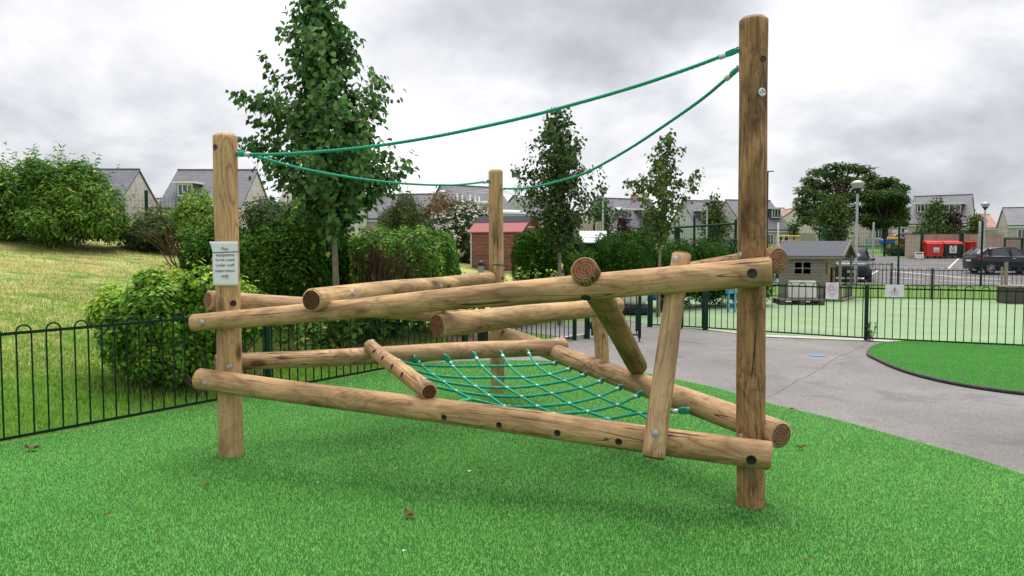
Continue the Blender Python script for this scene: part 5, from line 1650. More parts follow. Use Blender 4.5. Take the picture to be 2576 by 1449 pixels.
# ------------------------------------------------------------------ red shed, green shed, timber fence, bollards
M['red_boards'] = mat_boards('peeling_red_boards', (.19, .082, .068), (.25, .112, .092), (.05, .016, .012), .125, False, .5, (.36, .24, .205))
M['red_felt'] = mat_plain('red_roof_felt', (.36, .13, .135), .9, 0, .15, 26, .2, .3)
M['dark_felt'] = mat_plain('dark_roof_felt', (.045, .045, .055), .9, 0, .2, 26, .2, .3)
M['worn_white'] = mat_plain('worn_white_trim', (.52, .47, .44), .8, 0, .3, 16)
Ys = 28.0
sa = at(1333, 546, Ys)                    # gable end of the ridge
zb = tz(sa.x, sa.y) + .02
sh = thing('red_shed', 'peeling red wooden shed with red felt roof behind the far post', 'shed', (sa.x, sa.y, zb), R(-22))
Hs = sa.z - zb; He = Hs - .52; W2 = .90; Ls = 1.95
def pent(x): return [(x, -W2, 0), (x, W2, 0), (x, W2, He), (x, 0, Hs - .04), (x, -W2, He)]
mb = MB(); vs = pent(0) + pent(-Ls); mb.add(vs, [(0, 1, 2, 3, 4), (9, 8, 7, 6, 5), (0, 5, 6, 1), (1, 6, 7, 2), (4, 9, 5, 0), (2, 7, 8, 3), (3, 8, 9, 4)]); fix_normals(mb.build('wall', M['red_boards'], sh))
def slab(mb, x0, x1, y0, z0, y1, z1, th, mi=0):
    mb.add([(x0, y0, z0), (x1, y0, z0), (x1, y1, z1), (x0, y1, z1), (x0, y0, z0 - th), (x1, y0, z0 - th), (x1, y1, z1 - th), (x0, y1, z1 - th)], [(0, 1, 2, 3), (7, 6, 5, 4), (0, 4, 5, 1), (1, 5, 6, 2), (2, 6, 7, 3), (3, 7, 4, 0)], mi)
mb = MB(); k = .42
slab(mb, -Ls - .08, .10, 0 - W2 * 1.08 * k, Hs + .03 - (Hs - He) * 1.08 * k, -W2 * 1.10, He + .03 - (Hs - He) * .10, .03)
slab(mb, -Ls - .08, .10, W2 * .02, Hs + .02, W2 * 1.10, He + .03 - (Hs - He) * .10, .03)
fix_normals(mb.build('roof', M['red_felt'], sh))
mb = MB(); slab(mb, -Ls - .09, .11, 0, Hs + .045, -W2 * 1.08 * k, Hs + .045 - (Hs - He) * 1.08 * k, .035); fix_normals(mb.build('ridge_felt', M['dark_felt'], sh))
mb = MB()
for s in (-1, 1):
    mb.box((.115, s * W2 * .55, (Hs + He) / 2 - .03), (.02, math.hypot(W2, Hs - He) * 1.08, .09), 0, 0, ('X', -s * math.atan2(Hs - He, W2)))
mb.build('bargeboard', M['maroon'], sh)
mb = MB()
for z in (.0, .0): pass
mb.box((.012, 0, He - .02), (.03, 1.1, .05)); mb.box((.012, .05, He + .16), (.03, .75, .05)); mb.box((.012, -W2 + .03, He / 2), (.03, .05, He)); mb.box((-Ls/2, -W2 - .012, .02), (Ls, .03, .07)); mb.box((-Ls + .03, -W2 - .014, He / 2), (.05, .03, He)); mb.box((.014, -.35, He * .52), (.03, .05, He)); mb.box((.014, .40, He * .52), (.03, .05, He))
mb.build('trim', M['worn_white'], sh)
mb = MB(); mb.box((.010, .02, He * .48), (.02, .70, He * .94)); mb.build('door', M['red_boards'], sh)

Yg = 24.5
ga_ = at(1490, 581, Yg); zb = tz(ga_.x, ga_.y)
gs_ = thing('metal_shed', 'dark green metal shed with white ribbed roof between the hedges', 'shed', (ga_.x, ga_.y, zb), R(8))
Hg = ga_.z - zb
mb = MB(); mb.box((0.02, .45, (Hg - .2) / 2), (.86, .9, Hg - .2)); mb.build('wall', M['green_paint2'], gs_)
M['ribbed'] = mat_plain('white_ribbed_sheet', (.66, .68, .70), .5, .1, .08, 6)
mb = MB()
mb.add([(-.50, -.28, Hg - .36), (.42, -.28, Hg - .36), (.56, .42, Hg), (-.30, .42, Hg), (-.50, -.28, Hg - .385), (.42, -.28, Hg - .385), (.56, .42, Hg - .025), (-.30, .42, Hg - .025)], [(0, 1, 2, 3), (7, 6, 5, 4), (0, 4, 5, 1), (1, 5, 6, 2), (2, 6, 7, 3), (3, 7, 4, 0)])
mb.add([(-.30, .422, Hg), (.56, .422, Hg), (.50, 1.1, Hg - .36), (-.44, 1.1, Hg - .36)], [(0, 1, 2, 3)])
for i in range(9):
    u = i / 8
    a = Vector((-.50 + .92 * u, -.285, Hg - .35)); b = Vector((-.30 + .86 * u, .42, Hg + .012)); mb.cyl(a, b, .014, n=6)
fix_normals(mb.build('roof', M['ribbed'], gs_))

M['pale_boards'] = mat_plain('pale_weathered_board', (.40, .355, .315), .9, 0, .3, 6, .2, .4)
Yf = 31.0
tf = thing('timber_fence', 'pale vertical board fence behind the green shed', 'fence', at(1425, 600, Yf) - Vector((0, 0, .0)))
tf.location.z = tz(tf.location.x, tf.location.y)
rng = random.Random(5)
x0 = at(1418, 600, Yf).x; x1 = at(1524, 600, Yf).x; n = 17
for i in range(n):
    x = x0 + (x1 - x0) * (i + .5) / n; yv = Yf + (i / n) * 1.6
    if i == 13: continue
    top = at(1288 + (x / yv) * F, 553 + 5 * (i / n) + rng.uniform(-1.5, 1.5), yv).z
    z0 = tz(x, yv)
    mb = MB(); mb.box((x - tf.location.x, yv - tf.location.y, (top - z0) / 2 + z0 - tf.location.z), ((x1 - x0) / n * rng.uniform(.72, .9), .025, top - z0), rng.uniform(-.03, .03)); mb.build('board', M['pale_boards'], tf)
mb = MB(); mb.box(((x0 + x1) / 2 - tf.location.x, Yf + .86 - tf.location.y, .35), (x1 - x0, .05, .09), math.atan2(1.6, x1 - x0)); mb.box(((x0 + x1) / 2 - tf.location.x, Yf + .86 - tf.location.y, 1.3), (x1 - x0, .05, .09), math.atan2(1.6, x1 - x0)); mb.build('rail', M['pale_boards'], tf)

for px, Y, pyt, lb in ((1210, 16.3, 655, 'black domed bollard light in front of the red shed left of the far post'), (1411, 17.5, 674, 'black domed bollard light at the foot of the slim middle tree')):
    c = at(px, pyt, Y); z0 = tz(c.x, c.y); h = c.z - z0
    b = thing('bollard_light', lb, 'bollard', (c.x, c.y, z0), 0, 'bollard lights by the hedges')
    mb = MB(); mb.lathe((0, 0, 0), [(.068, 0), (.068, h - .30)], 16); mb.build('shaft', M['plug'], b)
    mb = MB(); mb.lathe((0, 0, h - .30), [(.055, 0), (.055, .19)], 16)
    for k in range(6): mb.cyl((.066 * math.cos(k * PI / 3), .066 * math.sin(k * PI / 3), h - .30), (.066 * math.cos(k * PI / 3), .066 * math.sin(k * PI / 3), h - .11), .006, n=5)
    mb.build('lantern', M['lens'], b)
    mb = MB(); mb.lathe((0, 0, h - .11), [(.078, 0), (.080, .02), (.072, .06), (.05, .09), (0, .11)], 16); mb.build('cap', M['plug'], b)
bxp = at(1215, 846, 12.35); bb = thing('black_box', 'small black box behind the railing beside the far post foot', 'planter', (bxp.x, bxp.y, tz(bxp.x, bxp.y)))  # plain black box by the railing, its use unknown
mb = MB(); mb.box((0, 0, .13), (.17, .17, .44), bev=.012); mb.build('box', M['plug'], bb)
mb = MB(); mb.box((0, 0, .36), (.195, .195, .03), bev=.006); mb.build('rim', M['plug'], bb)

# ------------------------------------------------------------------ things seen through the gate
tp = gnd(1602, 795); tyre = thing('tyre_planter', 'black car tyre lying flat beyond the open gate', 'tyre', (tp.x, tp.y + .4, .01))
mb = MB(); mb.lathe((0, 0, 0), [(.22, .02), (.34, 0), (.40, .05), (.41, .12), (.40, .19), (.34, .24), (.22, .22), (.20, .12), (.22, .02)], 28)
for i in range(3): mb.lathe((0, 0, .06 + .05 * i), [(.410, 0), (.418, .012), (.410, .024)], 28)
mb.build('carcass', M['black'], tyre)
tub = thing('plastic_tub', 'white plastic tub standing on the black tyre beyond the gate', 'tub', (tp.x, tp.y + .4, .255))
mb = MB(); mb.lathe((0, 0, 0), [(0, 0), (.27, 0), (.31, .10), (.335, .26), (.33, .36), (.30, .42), (.0, .44)], 24); mb.build('body', M['white'], tub)
mb = MB(); mb.lathe((0, 0, .25), [(.337, 0), (.348, .012), (.337, .024)], 24); mb.build('rim', M['white'], tub)
tp2_ = gnd(1660, 800); bl = thing('blue_crate', 'blue plastic crate behind the gate posts', 'crate', (tp2_.x, tp2_.y + 1.6, .35))
mb = MB()
for (x, y, sx, sy) in ((0, -.17, .46, .02), (0, .17, .46, .02), (-.22, 0, .02, .32), (.22, 0, .02, .32)): mb.box((x, y, .13), (sx, sy, .26), bev=.006)
mb.box((0, 0, .01), (.44, .33, .02)); mb.build('body', M['blue'], bl)
mb = MB()
for (x, y, sx, sy) in ((0, -.185, .5, .03), (0, .185, .5, .03), (-.235, 0, .03, .34), (.235, 0, .03, .34)): mb.box((x, y, .255), (sx, sy, .03))
mb.build('rim', M['blue'], bl)
ts = thing('low_table', 'low dark timber table under the blue crate', 'table', (tp2_.x, tp2_.y + 1.6, .008))
mb = MB(); mb.box((0, 0, .325), (.9, .5, .035)); mb.build('tabletop', M['pallet'], ts)
for x in (-.38, .38):
    for y in (-.18, .18): mb = MB(); mb.box((x, y, .153), (.06, .06, .306)); mb.build('leg', M['pallet'], ts)
ip = gnd(1840, 786); info = thing('play_board', 'tall blue painted play board with coloured picture left of the tallest post', 'board', (ip.x, ip.y, .012), R(10))
mb = MB(); mb.box((-.09, 0, .60), (.05, .05, 1.2)); mb.box((.09, 0, .60), (.05, .05, 1.2)); mb.build('leg', M['sky_blue'], info)
mb = MB(); mb.box((0, -.03, .78), (.34, .03, .62), bev=.03); mb.build('panel', M['sky_blue'], info)
mb = MB(); mb.lathe((0, -.055, .86), [(0, 0), (.07, 0), (.07, .008), (0, .008)], 16, 0, (0, -1, 0)); mb.box((.05, -.06, .62), (.10, .02, .10)); mb.build('picture', M['yellow'], info)
mb = MB(); mb.box((-.07, -.06, .62), (.09, .02, .09)); mb.build('picture', M['red'], info)
sp = gnd(2520, 752, 0)
st = thing('garden_store', 'dark timber planter box with pale top at the right edge beyond the railings', 'planter', (at(2562, 740, 22.6).x, 22.6, .012), R(-10))
mb = MB(); mb.box((0, 0, .24), (.95, .6, .46), bev=.01); mb.build('box', M['pallet'], st)
mb = MB(); mb.box((0, 0, .50), (1.06, .7, .06), bev=.01); mb.build('top', M['play_trim'], st)
mb = MB(); mb.box((-.42, .1, .78), (.05, .05, .56)); mb.box((-.30, .12, .86), (.09, .04, .70)); mb.build('stake', M['play_trim'], st)
# ------------------------------------------------------------------ perimeter mesh fence
def mesh_fence(label, pts, h, posts, name='mesh_fence', top=False):
    z0 = tz(*pts[0]); O = (pts[0][0], pts[0][1], z0)
    t = thing(name, label, 'fence', O)
    mb = MB()
    for a, b in zip(pts, pts[1:]):
        a = Vector((*a, z0)); b = Vector((*b, z0)); d = b - a; L = d.length; d /= L
        k = int(L / .10)
        for i in range(k): mb.tube([a + d * (L * i / k) + Vector((0, 0, .05)), a + d * (L * i / k) + Vector((0, 0, h))], .0032, 3, caps=False)
        for i in range(int(h / .2) + 1):
            for s in (-.008, .008): mb.tube([a + Vector((0, s, .06 + .2 * i)), b + Vector((0, s, .06 + .2 * i))], .0042, 3, caps=False)
    mb.build('wire_mesh', M['green_paint2'], t, O)
    for (x, y, w_, hh) in posts:
        mb = MB(); mb.box((x, y, z0 + hh / 2), (w_, .06, hh), bev=.006); mb.box((x, y, z0 + hh), (w_ + .012, .07, .02)); mb.build('post', M['green_paint2'], t, O)
    return t, O
def col(px, Y): q = at(px, 621, Y); return (q.x, q.y)
mesh_fence('tall green wire mesh fence between car park and court, right of the tallest post', [col(1925, 34.6), col(2079, 34.0), col(2261, 33.4), col(2470, 32.6), col(2700, 32.0)], 2.55,
           [(*col(2079, 33.97), .07, 2.7), (*col(2261, 33.37), .07, 2.72), (*col(2470, 32.57), .08, 2.75), (*col(2700, 31.97), .07, 2.7), (*col(1925, 34.57), .07, 2.7)])
bc, O = mesh_fence('dark green ball court fence with heavy posts behind the long hedge', [col(1640, 36.2), col(1700, 36), col(1852, 35)], 2.45,
           [(*col(1640, 36.17), .09, 2.95), (*col(1703, 35.9), .26, 2.55), (*col(1746, 35.6), .10, 3.1), (*col(1800, 35.3), .20, 2.5), (*col(1850, 34.9), .12, 2.9)])
mb = MB(); a = Vector((*col(1697, 35.9), O[2] + 2.56)); b = Vector((*col(1850, 34.9), O[2] + 2.72)); mb.tube([a, b], .055, 6); mb.build('top_rail', M['green_paint2'], bc, O)
mb = MB()
for px in (1712, 1790, 1810):
    c = Vector((*col(px, 35.5), O[2] + 2.42)); mb.box(c, (.26, .05, .10), 0, 0, ('Y', R(40 if px != 1790 else -40)))
mb.build('brace', M['green_paint2'], bc, O)

pa, pb = col(285, 23.0), col(480, 24.0)
mesh_fence('thin green wire boundary fence standing in the scrub between elder bush and left post', [pa, pb], 1.2, [(*col(371, 23.4), .09, 1.36), (*pa, .07, 1.2), (*pb, .07, 1.2)])

# ------------------------------------------------------------------ lamp posts
def lamp(label, px, Y, pytop, headw, name='lamp_post', mat='grey_metal'):
    c = at(px, pytop, Y); z0 = tz(c.x, c.y); H = c.z - z0
    t = thing(name, label, 'lamp post', (c.x, c.y, z0), 0, 'lamp posts round the car park and green')
    r = headw / 2
    mb = MB(); mb.lathe((0, 0, -.05), [(.085, 0), (.085, .9), (.055, .95), (.05, H - r * 2.0), (.045, H - r * 1.9)], 12); mb.build('pole', M[mat], t)
    mb = MB(); mb.lathe((0, 0, H - r * 2.0), [(.05, 0), (.10 * r / .3, r * .35), (.22 * r / .3, r * .75), (.05, r * .8)], 16); mb.build('cup', M['plug'], t)
    mb = MB(); mb.lathe((0, 0, H - r * 1.25), [(.20 * r / .3, 0), (.29 * r / .3, r * .62)], 16); mb.build('diffuser', M['lens'], t)
    mb = MB(); mb.lathe((0, 0, H - r * .62), [(r, 0), (r * 1.02, r * .06), (r * .86, r * .30), (r * .5, r * .52), (0, r * .62)], 20); mb.build('hood', M['grey_metal'], t)
    return t
for lb, px, Y, pt, hw_ in (('nearest lamp post with cone lantern and domed hood, behind the playhouse roof', 2158, 33.0, 453, .56), ('lamp post with cone lantern in front of the grey houses left of the airy tree', 1517, 43, 470, .50), ('lamp post in front of the bungalow at the right edge', 2479, 47, 508, .50), ('lamp post beside the loose conical tree left of the tallest post', 1779, 50, 498, .50), ('small distant lamp post above the pale board fence', 1470, 62, 503, .50), ('lamp post left of the slim middle tree, by a stone gable', 1303, 56, 493, .48), ('lamp post rising from the bronze shrub', 1113, 45, 478, .50)):
    lamp(lb, px, Y, pt, hw_)
def column_lamp(label, px, Y, pytop, arm=.5, mat='grey_metal'):
    c = at(px, pytop, Y); z0 = tz(c.x, c.y); H = c.z - z0
    t = thing('street_lamp', label, 'street lamp', (c.x, c.y, z0), 0, 'slim street lamps')
    mb = MB(); mb.lathe((0, 0, 0), [(.09, 0), (.07, H * .3), (.05, H)], 10); mb.build('column', M[mat], t)
    mb = MB(); mb.box((arm * .4, 0, H), (arm, .14, .07), bev=.02); mb.build('lamp_head', M[mat], t)
column_lamp('tall slim street lamp rising behind the left side of the slim middle tree', 1306, 75, 437, -.8)
column_lamp('slim street lamp with small flat head beside the purple tree', 1562, 62, 530, -.6)
column_lamp('slim street lamp just right of the tallest post top beam', 1932, 58, 431, .5, 'green_paint2')
def pole(label, px, Y, pyt, r, mat, name='pole'):
    c = at(px, pyt, Y); z0 = tz(c.x, c.y); t = thing(name, label, 'pole', (c.x, c.y, z0)); H = c.z - z0
    mb = MB(); mb.lathe((0, 0, 0), [(r, 0), (r, H * .5), (r * .9, H - .03), (r * .6, H)], 10); mb.build('shaft', M[mat], t)
    mb = MB(); mb.lathe((0, 0, 0), [(r * 1.6, 0), (r * 1.6, .12), (r, .14)], 10); mb.build('base', M[mat], t)
pole('white pole standing beside the yellow goal frame', 1958, 56, 560, .07, 'white')
pole('pale grey pole in front of the rounder big tree', 2198, 46, 559, .06, 'grey_metal')
pole('thin pale pole beside the lamp post near the bungalow', 2466, 45, 556, .07, 'concrete')

# ------------------------------------------------------------------ houses
M['stone'] = mat_brick('pale_stone_wall', (.60, .55, .49), (.49, .45, .40), (.53, .49, .44), .42, .14, .012, .4, .6)
M['stone_grey'] = mat_brick('grey_stone_wall', (.41, .375, .345), (.50, .46, .425), (.45, .415, .39), .40, .14, .012, .4, .6)
M['stone_pink'] = mat_brick('pinkish_stone_wall', (.48, .41, .365), (.41, .35, .31), (.45, .40, .36), .40, .14, .012, .4, .6)
M['sage'] = mat_boards('sage_weatherboard', (.47, .52, .47), (.50, .55, .50), (.33, .36, .33), .20, False, .2)
M['render'] = mat_plain('cream_render', (.68, .63, .55), .85, 0, .08, 2)
M['redbrick'] = mat_brick('red_brick', (.42, .12, .085), (.48, .17, .12), (.42, .38, .34), .225, .075, .012, .5, .6)
M['buffbrick'] = mat_brick('buff_brick', (.42, .31, .22), (.48, .37, .27), (.46, .42, .37), .225, .075, .012, .5, .6)
M['pinkbrick'] = mat_brick('pinkish_brick', (.36, .205, .16), (.43, .27, .22), (.44, .38, .34), .225, .075, .012, .5, .6)
def mat_slate(name, a, b, rh=.22):
    t = NT(name); v = t.obj(); sx = t.N.new('ShaderNodeSeparateXYZ'); t.l(v, sx.inputs[0])
    cb = t.N.new('ShaderNodeCombineXYZ'); t.l(sx.outputs[0], cb.inputs[0]); t.l(sx.outputs[2], cb.inputs[1])
    br = t.N.new('ShaderNodeTexBrick'); br.inputs['Scale'].default_value = 1; br.inputs['Brick Width'].default_value = .34; br.inputs['Row Height'].default_value = rh * .62
    br.inputs['Mortar Size'].default_value = .010; br.inputs['Color1'].default_value = (*a, 1); br.inputs['Color2'].default_value = (*b, 1); br.inputs['Mortar'].default_value = (*[x * .6 for x in a], 1)
    t.l(cb.outputs[0], br.inputs['Vector'])
    c = t.mix(.5, br.outputs['Color'], t.ramp(t.noise(v, 1.2, 5, .65), [(.3, (.35, .35, .35)), (.7, (.66, .66, .66))]), 'SOFT_LIGHT')
    return t.out(c, .62, 0, .35)
M['slate'] = mat_slate('dark_slate_roof', (.115, .115, .138), (.15, .15, .172))
M['tile_brown'] = mat_slate('brown_tile_roof', (.24, .165, .13), (.30, .21, .165), .34)
M['tile_red'] = mat_slate('red_tile_roof', (.32, .15, .115), (.38, .19, .145), .34)
M['tile_tan'] = mat_slate('tan_tile_roof', (.23, .20, .17), (.32, .28, .235), .34)
M['trim_white'] = mat_plain('white_window_trim', (.76, .76, .75), .5, 0, .05, 3)
gl = NT('window_glass'); M['glass'] = gl.out((.035, .042, .05), .06, 0, .9)

def window(par, x, y, z, w_, h, ax='y', sgn=-1, mull=2):
    """white frame with its pane as a sub-part, on a wall whose outward axis is sgn * ax"""
    def P(u, v, d): return (x + u, y + sgn * d, z + v) if ax == 'y' else (x + sgn * d, y + u, z + v)
    mb = MB()
    def bar(u0, u1, v0, v1, d0, d1):
        c = P((u0 + u1) / 2, (v0 + v1) / 2, (d0 + d1) / 2); s = (u1 - u0, d1 - d0, v1 - v0) if ax == 'y' else (d1 - d0, u1 - u0, v1 - v0); mb.box(c, s)
    f = .085
    bar(-w_/2, w_/2, h/2 - f, h/2, -.02, .05); bar(-w_/2, w_/2, -h/2, -h/2 + f, -.02, .05); bar(-w_/2, -w_/2 + f, -h/2 + f, h/2 - f, -.02, .05); bar(w_/2 - f, w_/2, -h/2 + f, h/2 - f, -.02, .05)
    for i in range(1, mull): u = -w_/2 + w_ * i / mull; bar(u - .035, u + .035, -h/2 + f, h/2 - f, -.015, .045)
    bar(-w_/2 - .08, w_/2 + .08, -h/2 - .09, -h/2 - .003, -.01, .11)
    wo_ = mb.build('window', M['trim_white'], par)
    mb = MB(); c = P(0, 0, .012); s = (w_ - 2*f, .016, h - 2*f) if ax == 'y' else (.016, w_ - 2*f, h - 2*f); mb.box(c, s); mb.build('pane', M['glass'], wo_)

def house(name, label, apex, side, w_, hd, drop, rot, wall, roof, dormers=(), windows=(), chim=(), group='houses round the green', doors=(), hip=False, z0=None):
    """apex: (px, py, Y) of the measured ridge end; side +1 its right end, -1 its left end"""
    Pp = at(*apex); c, s = math.cos(rot), math.sin(rot)
    ax = side * w_ / 2
    x, y = Pp.x - c * ax, Pp.y - s * ax
    zb = (tz(x, y) if z0 is None else z0) - .15
    H = Pp.z - zb; He = H - drop
    t = thing(name, label, 'house', (x, y, zb), rot, group)
    W_ = w_ / 2
    mb = MB(); i = .22
    pent = lambda X: [(X, -hd + i, 0), (X, hd - i, 0), (X, hd - i, He - .02), (X, 0, H - .22), (X, -hd + i, He - .02)]
    if hip: pent = lambda X: [(X, -hd + i, 0), (X, hd - i, 0), (X, hd - i, He - .02), (X, 0, He - .02), (X, -hd + i, He - .02)]
    mb.add(pent(W_ - .08) + pent(-W_ + .08), [(0, 1, 2, 3, 4), (9, 8, 7, 6, 5), (0, 5, 6, 1), (1, 6, 7, 2), (4, 9, 5, 0), (2, 7, 8, 3), (3, 8, 9, 4)])
    fix_normals(mb.build('wall', M[wall], t))
    mb = MB(); k = 1.0 if hip else 0
    for sg in (-1, 1):
        x0, x1 = -W_, W_; hx = hd * .9 * k
        a = [(x0 + hx, 0, H), (x1 - hx, 0, H), (x1, sg * hd, He - .05), (x0, sg * hd, He - .05)]
        mb.add(a + [(p[0], p[1], p[2] - .14) for p in a], [(0, 1, 2, 3), (7, 6, 5, 4), (0, 4, 5, 1), (1, 5, 6, 2), (2, 6, 7, 3), (3, 7, 4, 0)])
    if hip:
        for sg in (-1, 1):
            a = [(sg * (W_ - hd * .9), 0, H), (sg * W_, -hd, He - .05), (sg * W_, hd, He - .05)]
            mb.add(a + [(p[0], p[1], p[2] - .14) for p in a], [(0, 1, 2), (5, 4, 3), (1, 4, 5, 2)])
    mb.cyl((-W_ + hd * .9 * k, 0, H + .02), (W_ - hd * .9 * k, 0, H + .02), .07, n=6)
    ro = fix_normals(mb.build('roof', M[roof], t))
    for sg in (-1, 1): mb = MB(); mb.box((0, sg * (hd - .04), He - .26), (w_ - .06, .05, .16)); mb.build('gutter', M['trim_white'], t)
    slope = (H - He) / hd
    for (dx, dw, dz) in dormers:
        zt = He + (H - He) * dz; yf = -(H - zt) / slope * 1.0
        yb = -(H - (zt + 1.15)) / slope + .0
        mb = MB()
        mb.box((dx, (yf + yb) / 2 + .14, zt + .52), (dw, abs(yb - yf) + .3, 1.0)); d_ = mb.build('dormer', M['slate'], t)
        mb = MB(); mb.box((dx, (yf + yb) / 2 + .02, zt + 1.09), (dw + .5, abs(yb - yf) + .62, .15)); mb.build('dormer_roof', M['trim_white'], d_)
        mb = MB(); f = dw - .16; yy = yf - .02
        mb.box((dx, yy - .03, zt + .95), (f, .06, .09)); mb.box((dx, yy - .03, zt + .10), (f, .06, .09))
        for q in (-f/2 + .04, -f/6, f/6, f/2 - .04): mb.box((dx + q, yy - .028, zt + .525), (.075, .055, .76))
        wf = mb.build('dormer_window', M['trim_white'], d_)
        mb = MB(); mb.box((dx, yy - .012, zt + .52), (f - .06, .02, .8)); mb.build('dormer_pane', M['glass'], d_)
    for (ax_, u, z, ww, hh, mu) in windows:
        zz_ = He - z if z > 0 else -z
        if ax_ == 'f': window(t, u, -hd + i, zz_, ww, hh, 'y', -1, mu)
        elif ax_ == 'r': window(t, W_ - .08, u, zz_, ww, hh, 'x', 1, mu)
        else: window(t, -W_ + .08, u, zz_, ww, hh, 'x', -1, mu)
    for (u, ww, hh) in doors:
        mb = MB(); mb.box((u, -hd + i - .02, hh / 2 + .15), (ww, .07, hh)); dd = mb.build('door', M['trim_white'], t)
        mb = MB(); mb.box((u, -hd + i - .065, hh * .72), (ww * .5, .02, hh * .3)); mb.build('pane', M['glass'], dd)
    for (u, yv, ww, hh, mt) in chim:
        mb = MB(); zc_ = H - abs(yv) * slope; mb.box((u, yv, zc_ + hh / 2 - .3), (ww, ww * .8, hh + .6)); ch = mb.build('chimney', M[mt], ro)
        mb = MB()
        for q in (-.18, .18): mb.lathe((u + q * ww, yv, zc_ + hh), [(.11, 0), (.11, .28), (.08, .3), (0, .3)], 8)
        mb.build('chimney_pot', M['tile_red'], ro)
    return t
W2f = lambda n, zs, w_=1.1, h=1.2, sp=2.0, off=0: [('f', off + (i - (n - 1) / 2) * sp, z, w_, h, 2) for z in zs for i in range(n)]
house('stone_house', 'stone gabled house with dark slate roof right of the elder bush', (352, 426, 62), 1, 9.5, 3.9, 3.15, 0, 'stone', 'slate', [(1.6, 1.3, .24), (-2.2, 1.3, .24)], W2f(2, (1.5,), 1.2, 1.2, 3.2), group='stone houses beyond the bank')
house('stone_house', 'stone gabled house with dark slate roof partly hidden by the left post', (648, 427.5, 62), 1, 6.4, 3.9, 3.15, 0, 'stone', 'slate', [(-1.4, 1.3, .26)], W2f(2, (1.5,), 1.2, 1.2, 2.6), group='stone houses beyond the bank')
house('linking_garage', 'low roof between the two stone gabled houses', (470, 500, 66), 1, 5.5, 2.6, 1.3, 0, 'stone', 'tile_tan', (), (), group='stone houses beyond the bank')
house('tiled_house', 'house with banded brown tiled roof seen left of the lime tree crown', (718, 467, 66), -1, 6.4, 3.7, 3.0, R(-3), 'stone', 'tile_tan', (), [('f', -1.8, 1.4, .8, .9, 1)], group='stone houses beyond the bank')
house('stone_house', 'stone house with pointed gable above the bronze shrub', (1106, 464, 74), -1, 7.0, 3.2, 2.9, R(38), 'stone', 'slate', (), [('l', 0, 1.0, .8, 1.0, 2)], group='stone houses beyond the bank')
house('stone_house', 'lower stone house with slate roof at the right edge of the lime tree', (1092, 488, 70), 1, 6.0, 2.9, 2.2, R(-14), 'stone', 'slate', (), (), [(-2.2, 0, .8, .8, 'render')], group='stone houses beyond the bank')
house('stone_house', 'narrow stone gable behind the lamp post right of the far post', (1290, 492, 86), -1, 6.0, 3.4, 2.9, R(52), 'stone', 'slate', (), (), [(1.0, 0, .7, .7, 'stone')], group='stone houses beyond the bank')
house('stone_house', 'small stone gable showing above the pale board fence', (1448, 538, 76), -1, 7.0, 3.6, 2.3, R(72), 'stone', 'tile_tan', (), (), group='stone houses beyond the bank')
house('boarded_house', 'sage green boarded house with red chimney left of the airy tree', (1496, 497.5, 85), -1, 7.6, 3.6, 3.3, R(27), 'sage', 'slate', [(-1.5, 1.8, .28), (1.5, 1.8, .28)], [('f', -2.2, 1.6, .9, 1.2, 1), ('f', .9, 1.6, .8, 1.2, 1), ('f', 2.6, 1.6, .8, 1.2, 1), ('f', -2.0, 4.2, 1.5, 1.3, 3), ('f', 1.8, 4.2, 1.5, 1.3, 3), ('l', 0, 1.8, .8, 1.0, 2)], [(1.6, .1, .7, .62, 'redbrick')], doors=((.2, 1.0, 2.1),))
house('boarded_house', 'sage green boarded house with two dormers right of the airy tree', (1716, 504, 88), -1, 5.4, 3.6, 3.3, R(18), 'sage', 'slate', [(-1.1, 1.5, .30), (1.5, 1.5, .30)], [('f', -.4, 1.7, .7, 1.2, 1), ('f', 1.8, 1.7, .8, 1.2, 1), ('f', -.6, 4.4, 1.6, 1.3, 3), ('f', 2.0, 4.4, 1.2, 1.3, 2), ('l', -.4, 1.8, .8, 1.1, 2)], doors=((.9, 1.0, 2.1),))
house('grey_stone_house', 'grey stone house with two dormers behind the tallest post', (1938, 505, 85), 1, 5.6, 4.0, 3.2, R(16), 'stone_grey', 'slate', [(-.3, 1.25, .36), (1.75, 1.25, .36)], [('f', -1.0, 1.1, .85, 1.2, 2), ('f', .25, 1.1, .85, 1.2, 2), ('f', 1.35, 1.1, .85, 1.2, 2), ('f', 2.2, 1.1, .6, 1.2, 1), ('f', .3, 3.6, 1.6, 1.6, 3)], doors=((-1.4, 1.0, 2.1),))
house('cream_house', 'cream rendered house showing a plain gable and chimney left of the big trees', (2005, 522, 105), -1, 8.0, 4.0, 2.6, R(84), 'render', 'tile_red', (), (), [(-3.2, 0, .9, .9, 'render')])
house('stone_villa', 'grey stone house with hipped slate roof between the two big trees', (2160, 531, 104), -1, 8.6, 4.0, 1.5, R(-6), 'stone_pink', 'slate', (), [('f', -3.2, 1.5, 1.2, 1.4, 3), ('f', 0, 1.5, 1.2, 1.4, 3), ('f', 2.8, 1.5, 1.2, 1.4, 3), ('f', 2.6, 4.2, 1.4, 1.4, 3)], doors=((-.8, 1.1, 2.1), (.7, 1.1, 2.1)), hip=True)
house('tiled_house', 'pinkish house with brown tiled roof behind the rounder big tree', (2303, 519, 112), 1, 9.0, 3.8, 3.0, R(62), 'stone_pink', 'tile_brown', (), (), doors=())
house('slate_house', 'cream stone house with two white dormers behind the conical tree', (2448, 489, 90), 1, 6.2, 4.0, 3.35, R(-37), 'stone', 'slate', [(-1.7, 1.35, .38), (1.35, 1.9, .34)], [('f', -1.8, 1.5, 1.0, 1.2, 2), ('f', 1.6, 1.5, 1.0, 1.2, 2), ('f', -1.5, 4.1, 1.1, 1.2, 2)], doors=((.2, 1.0, 2.1),))
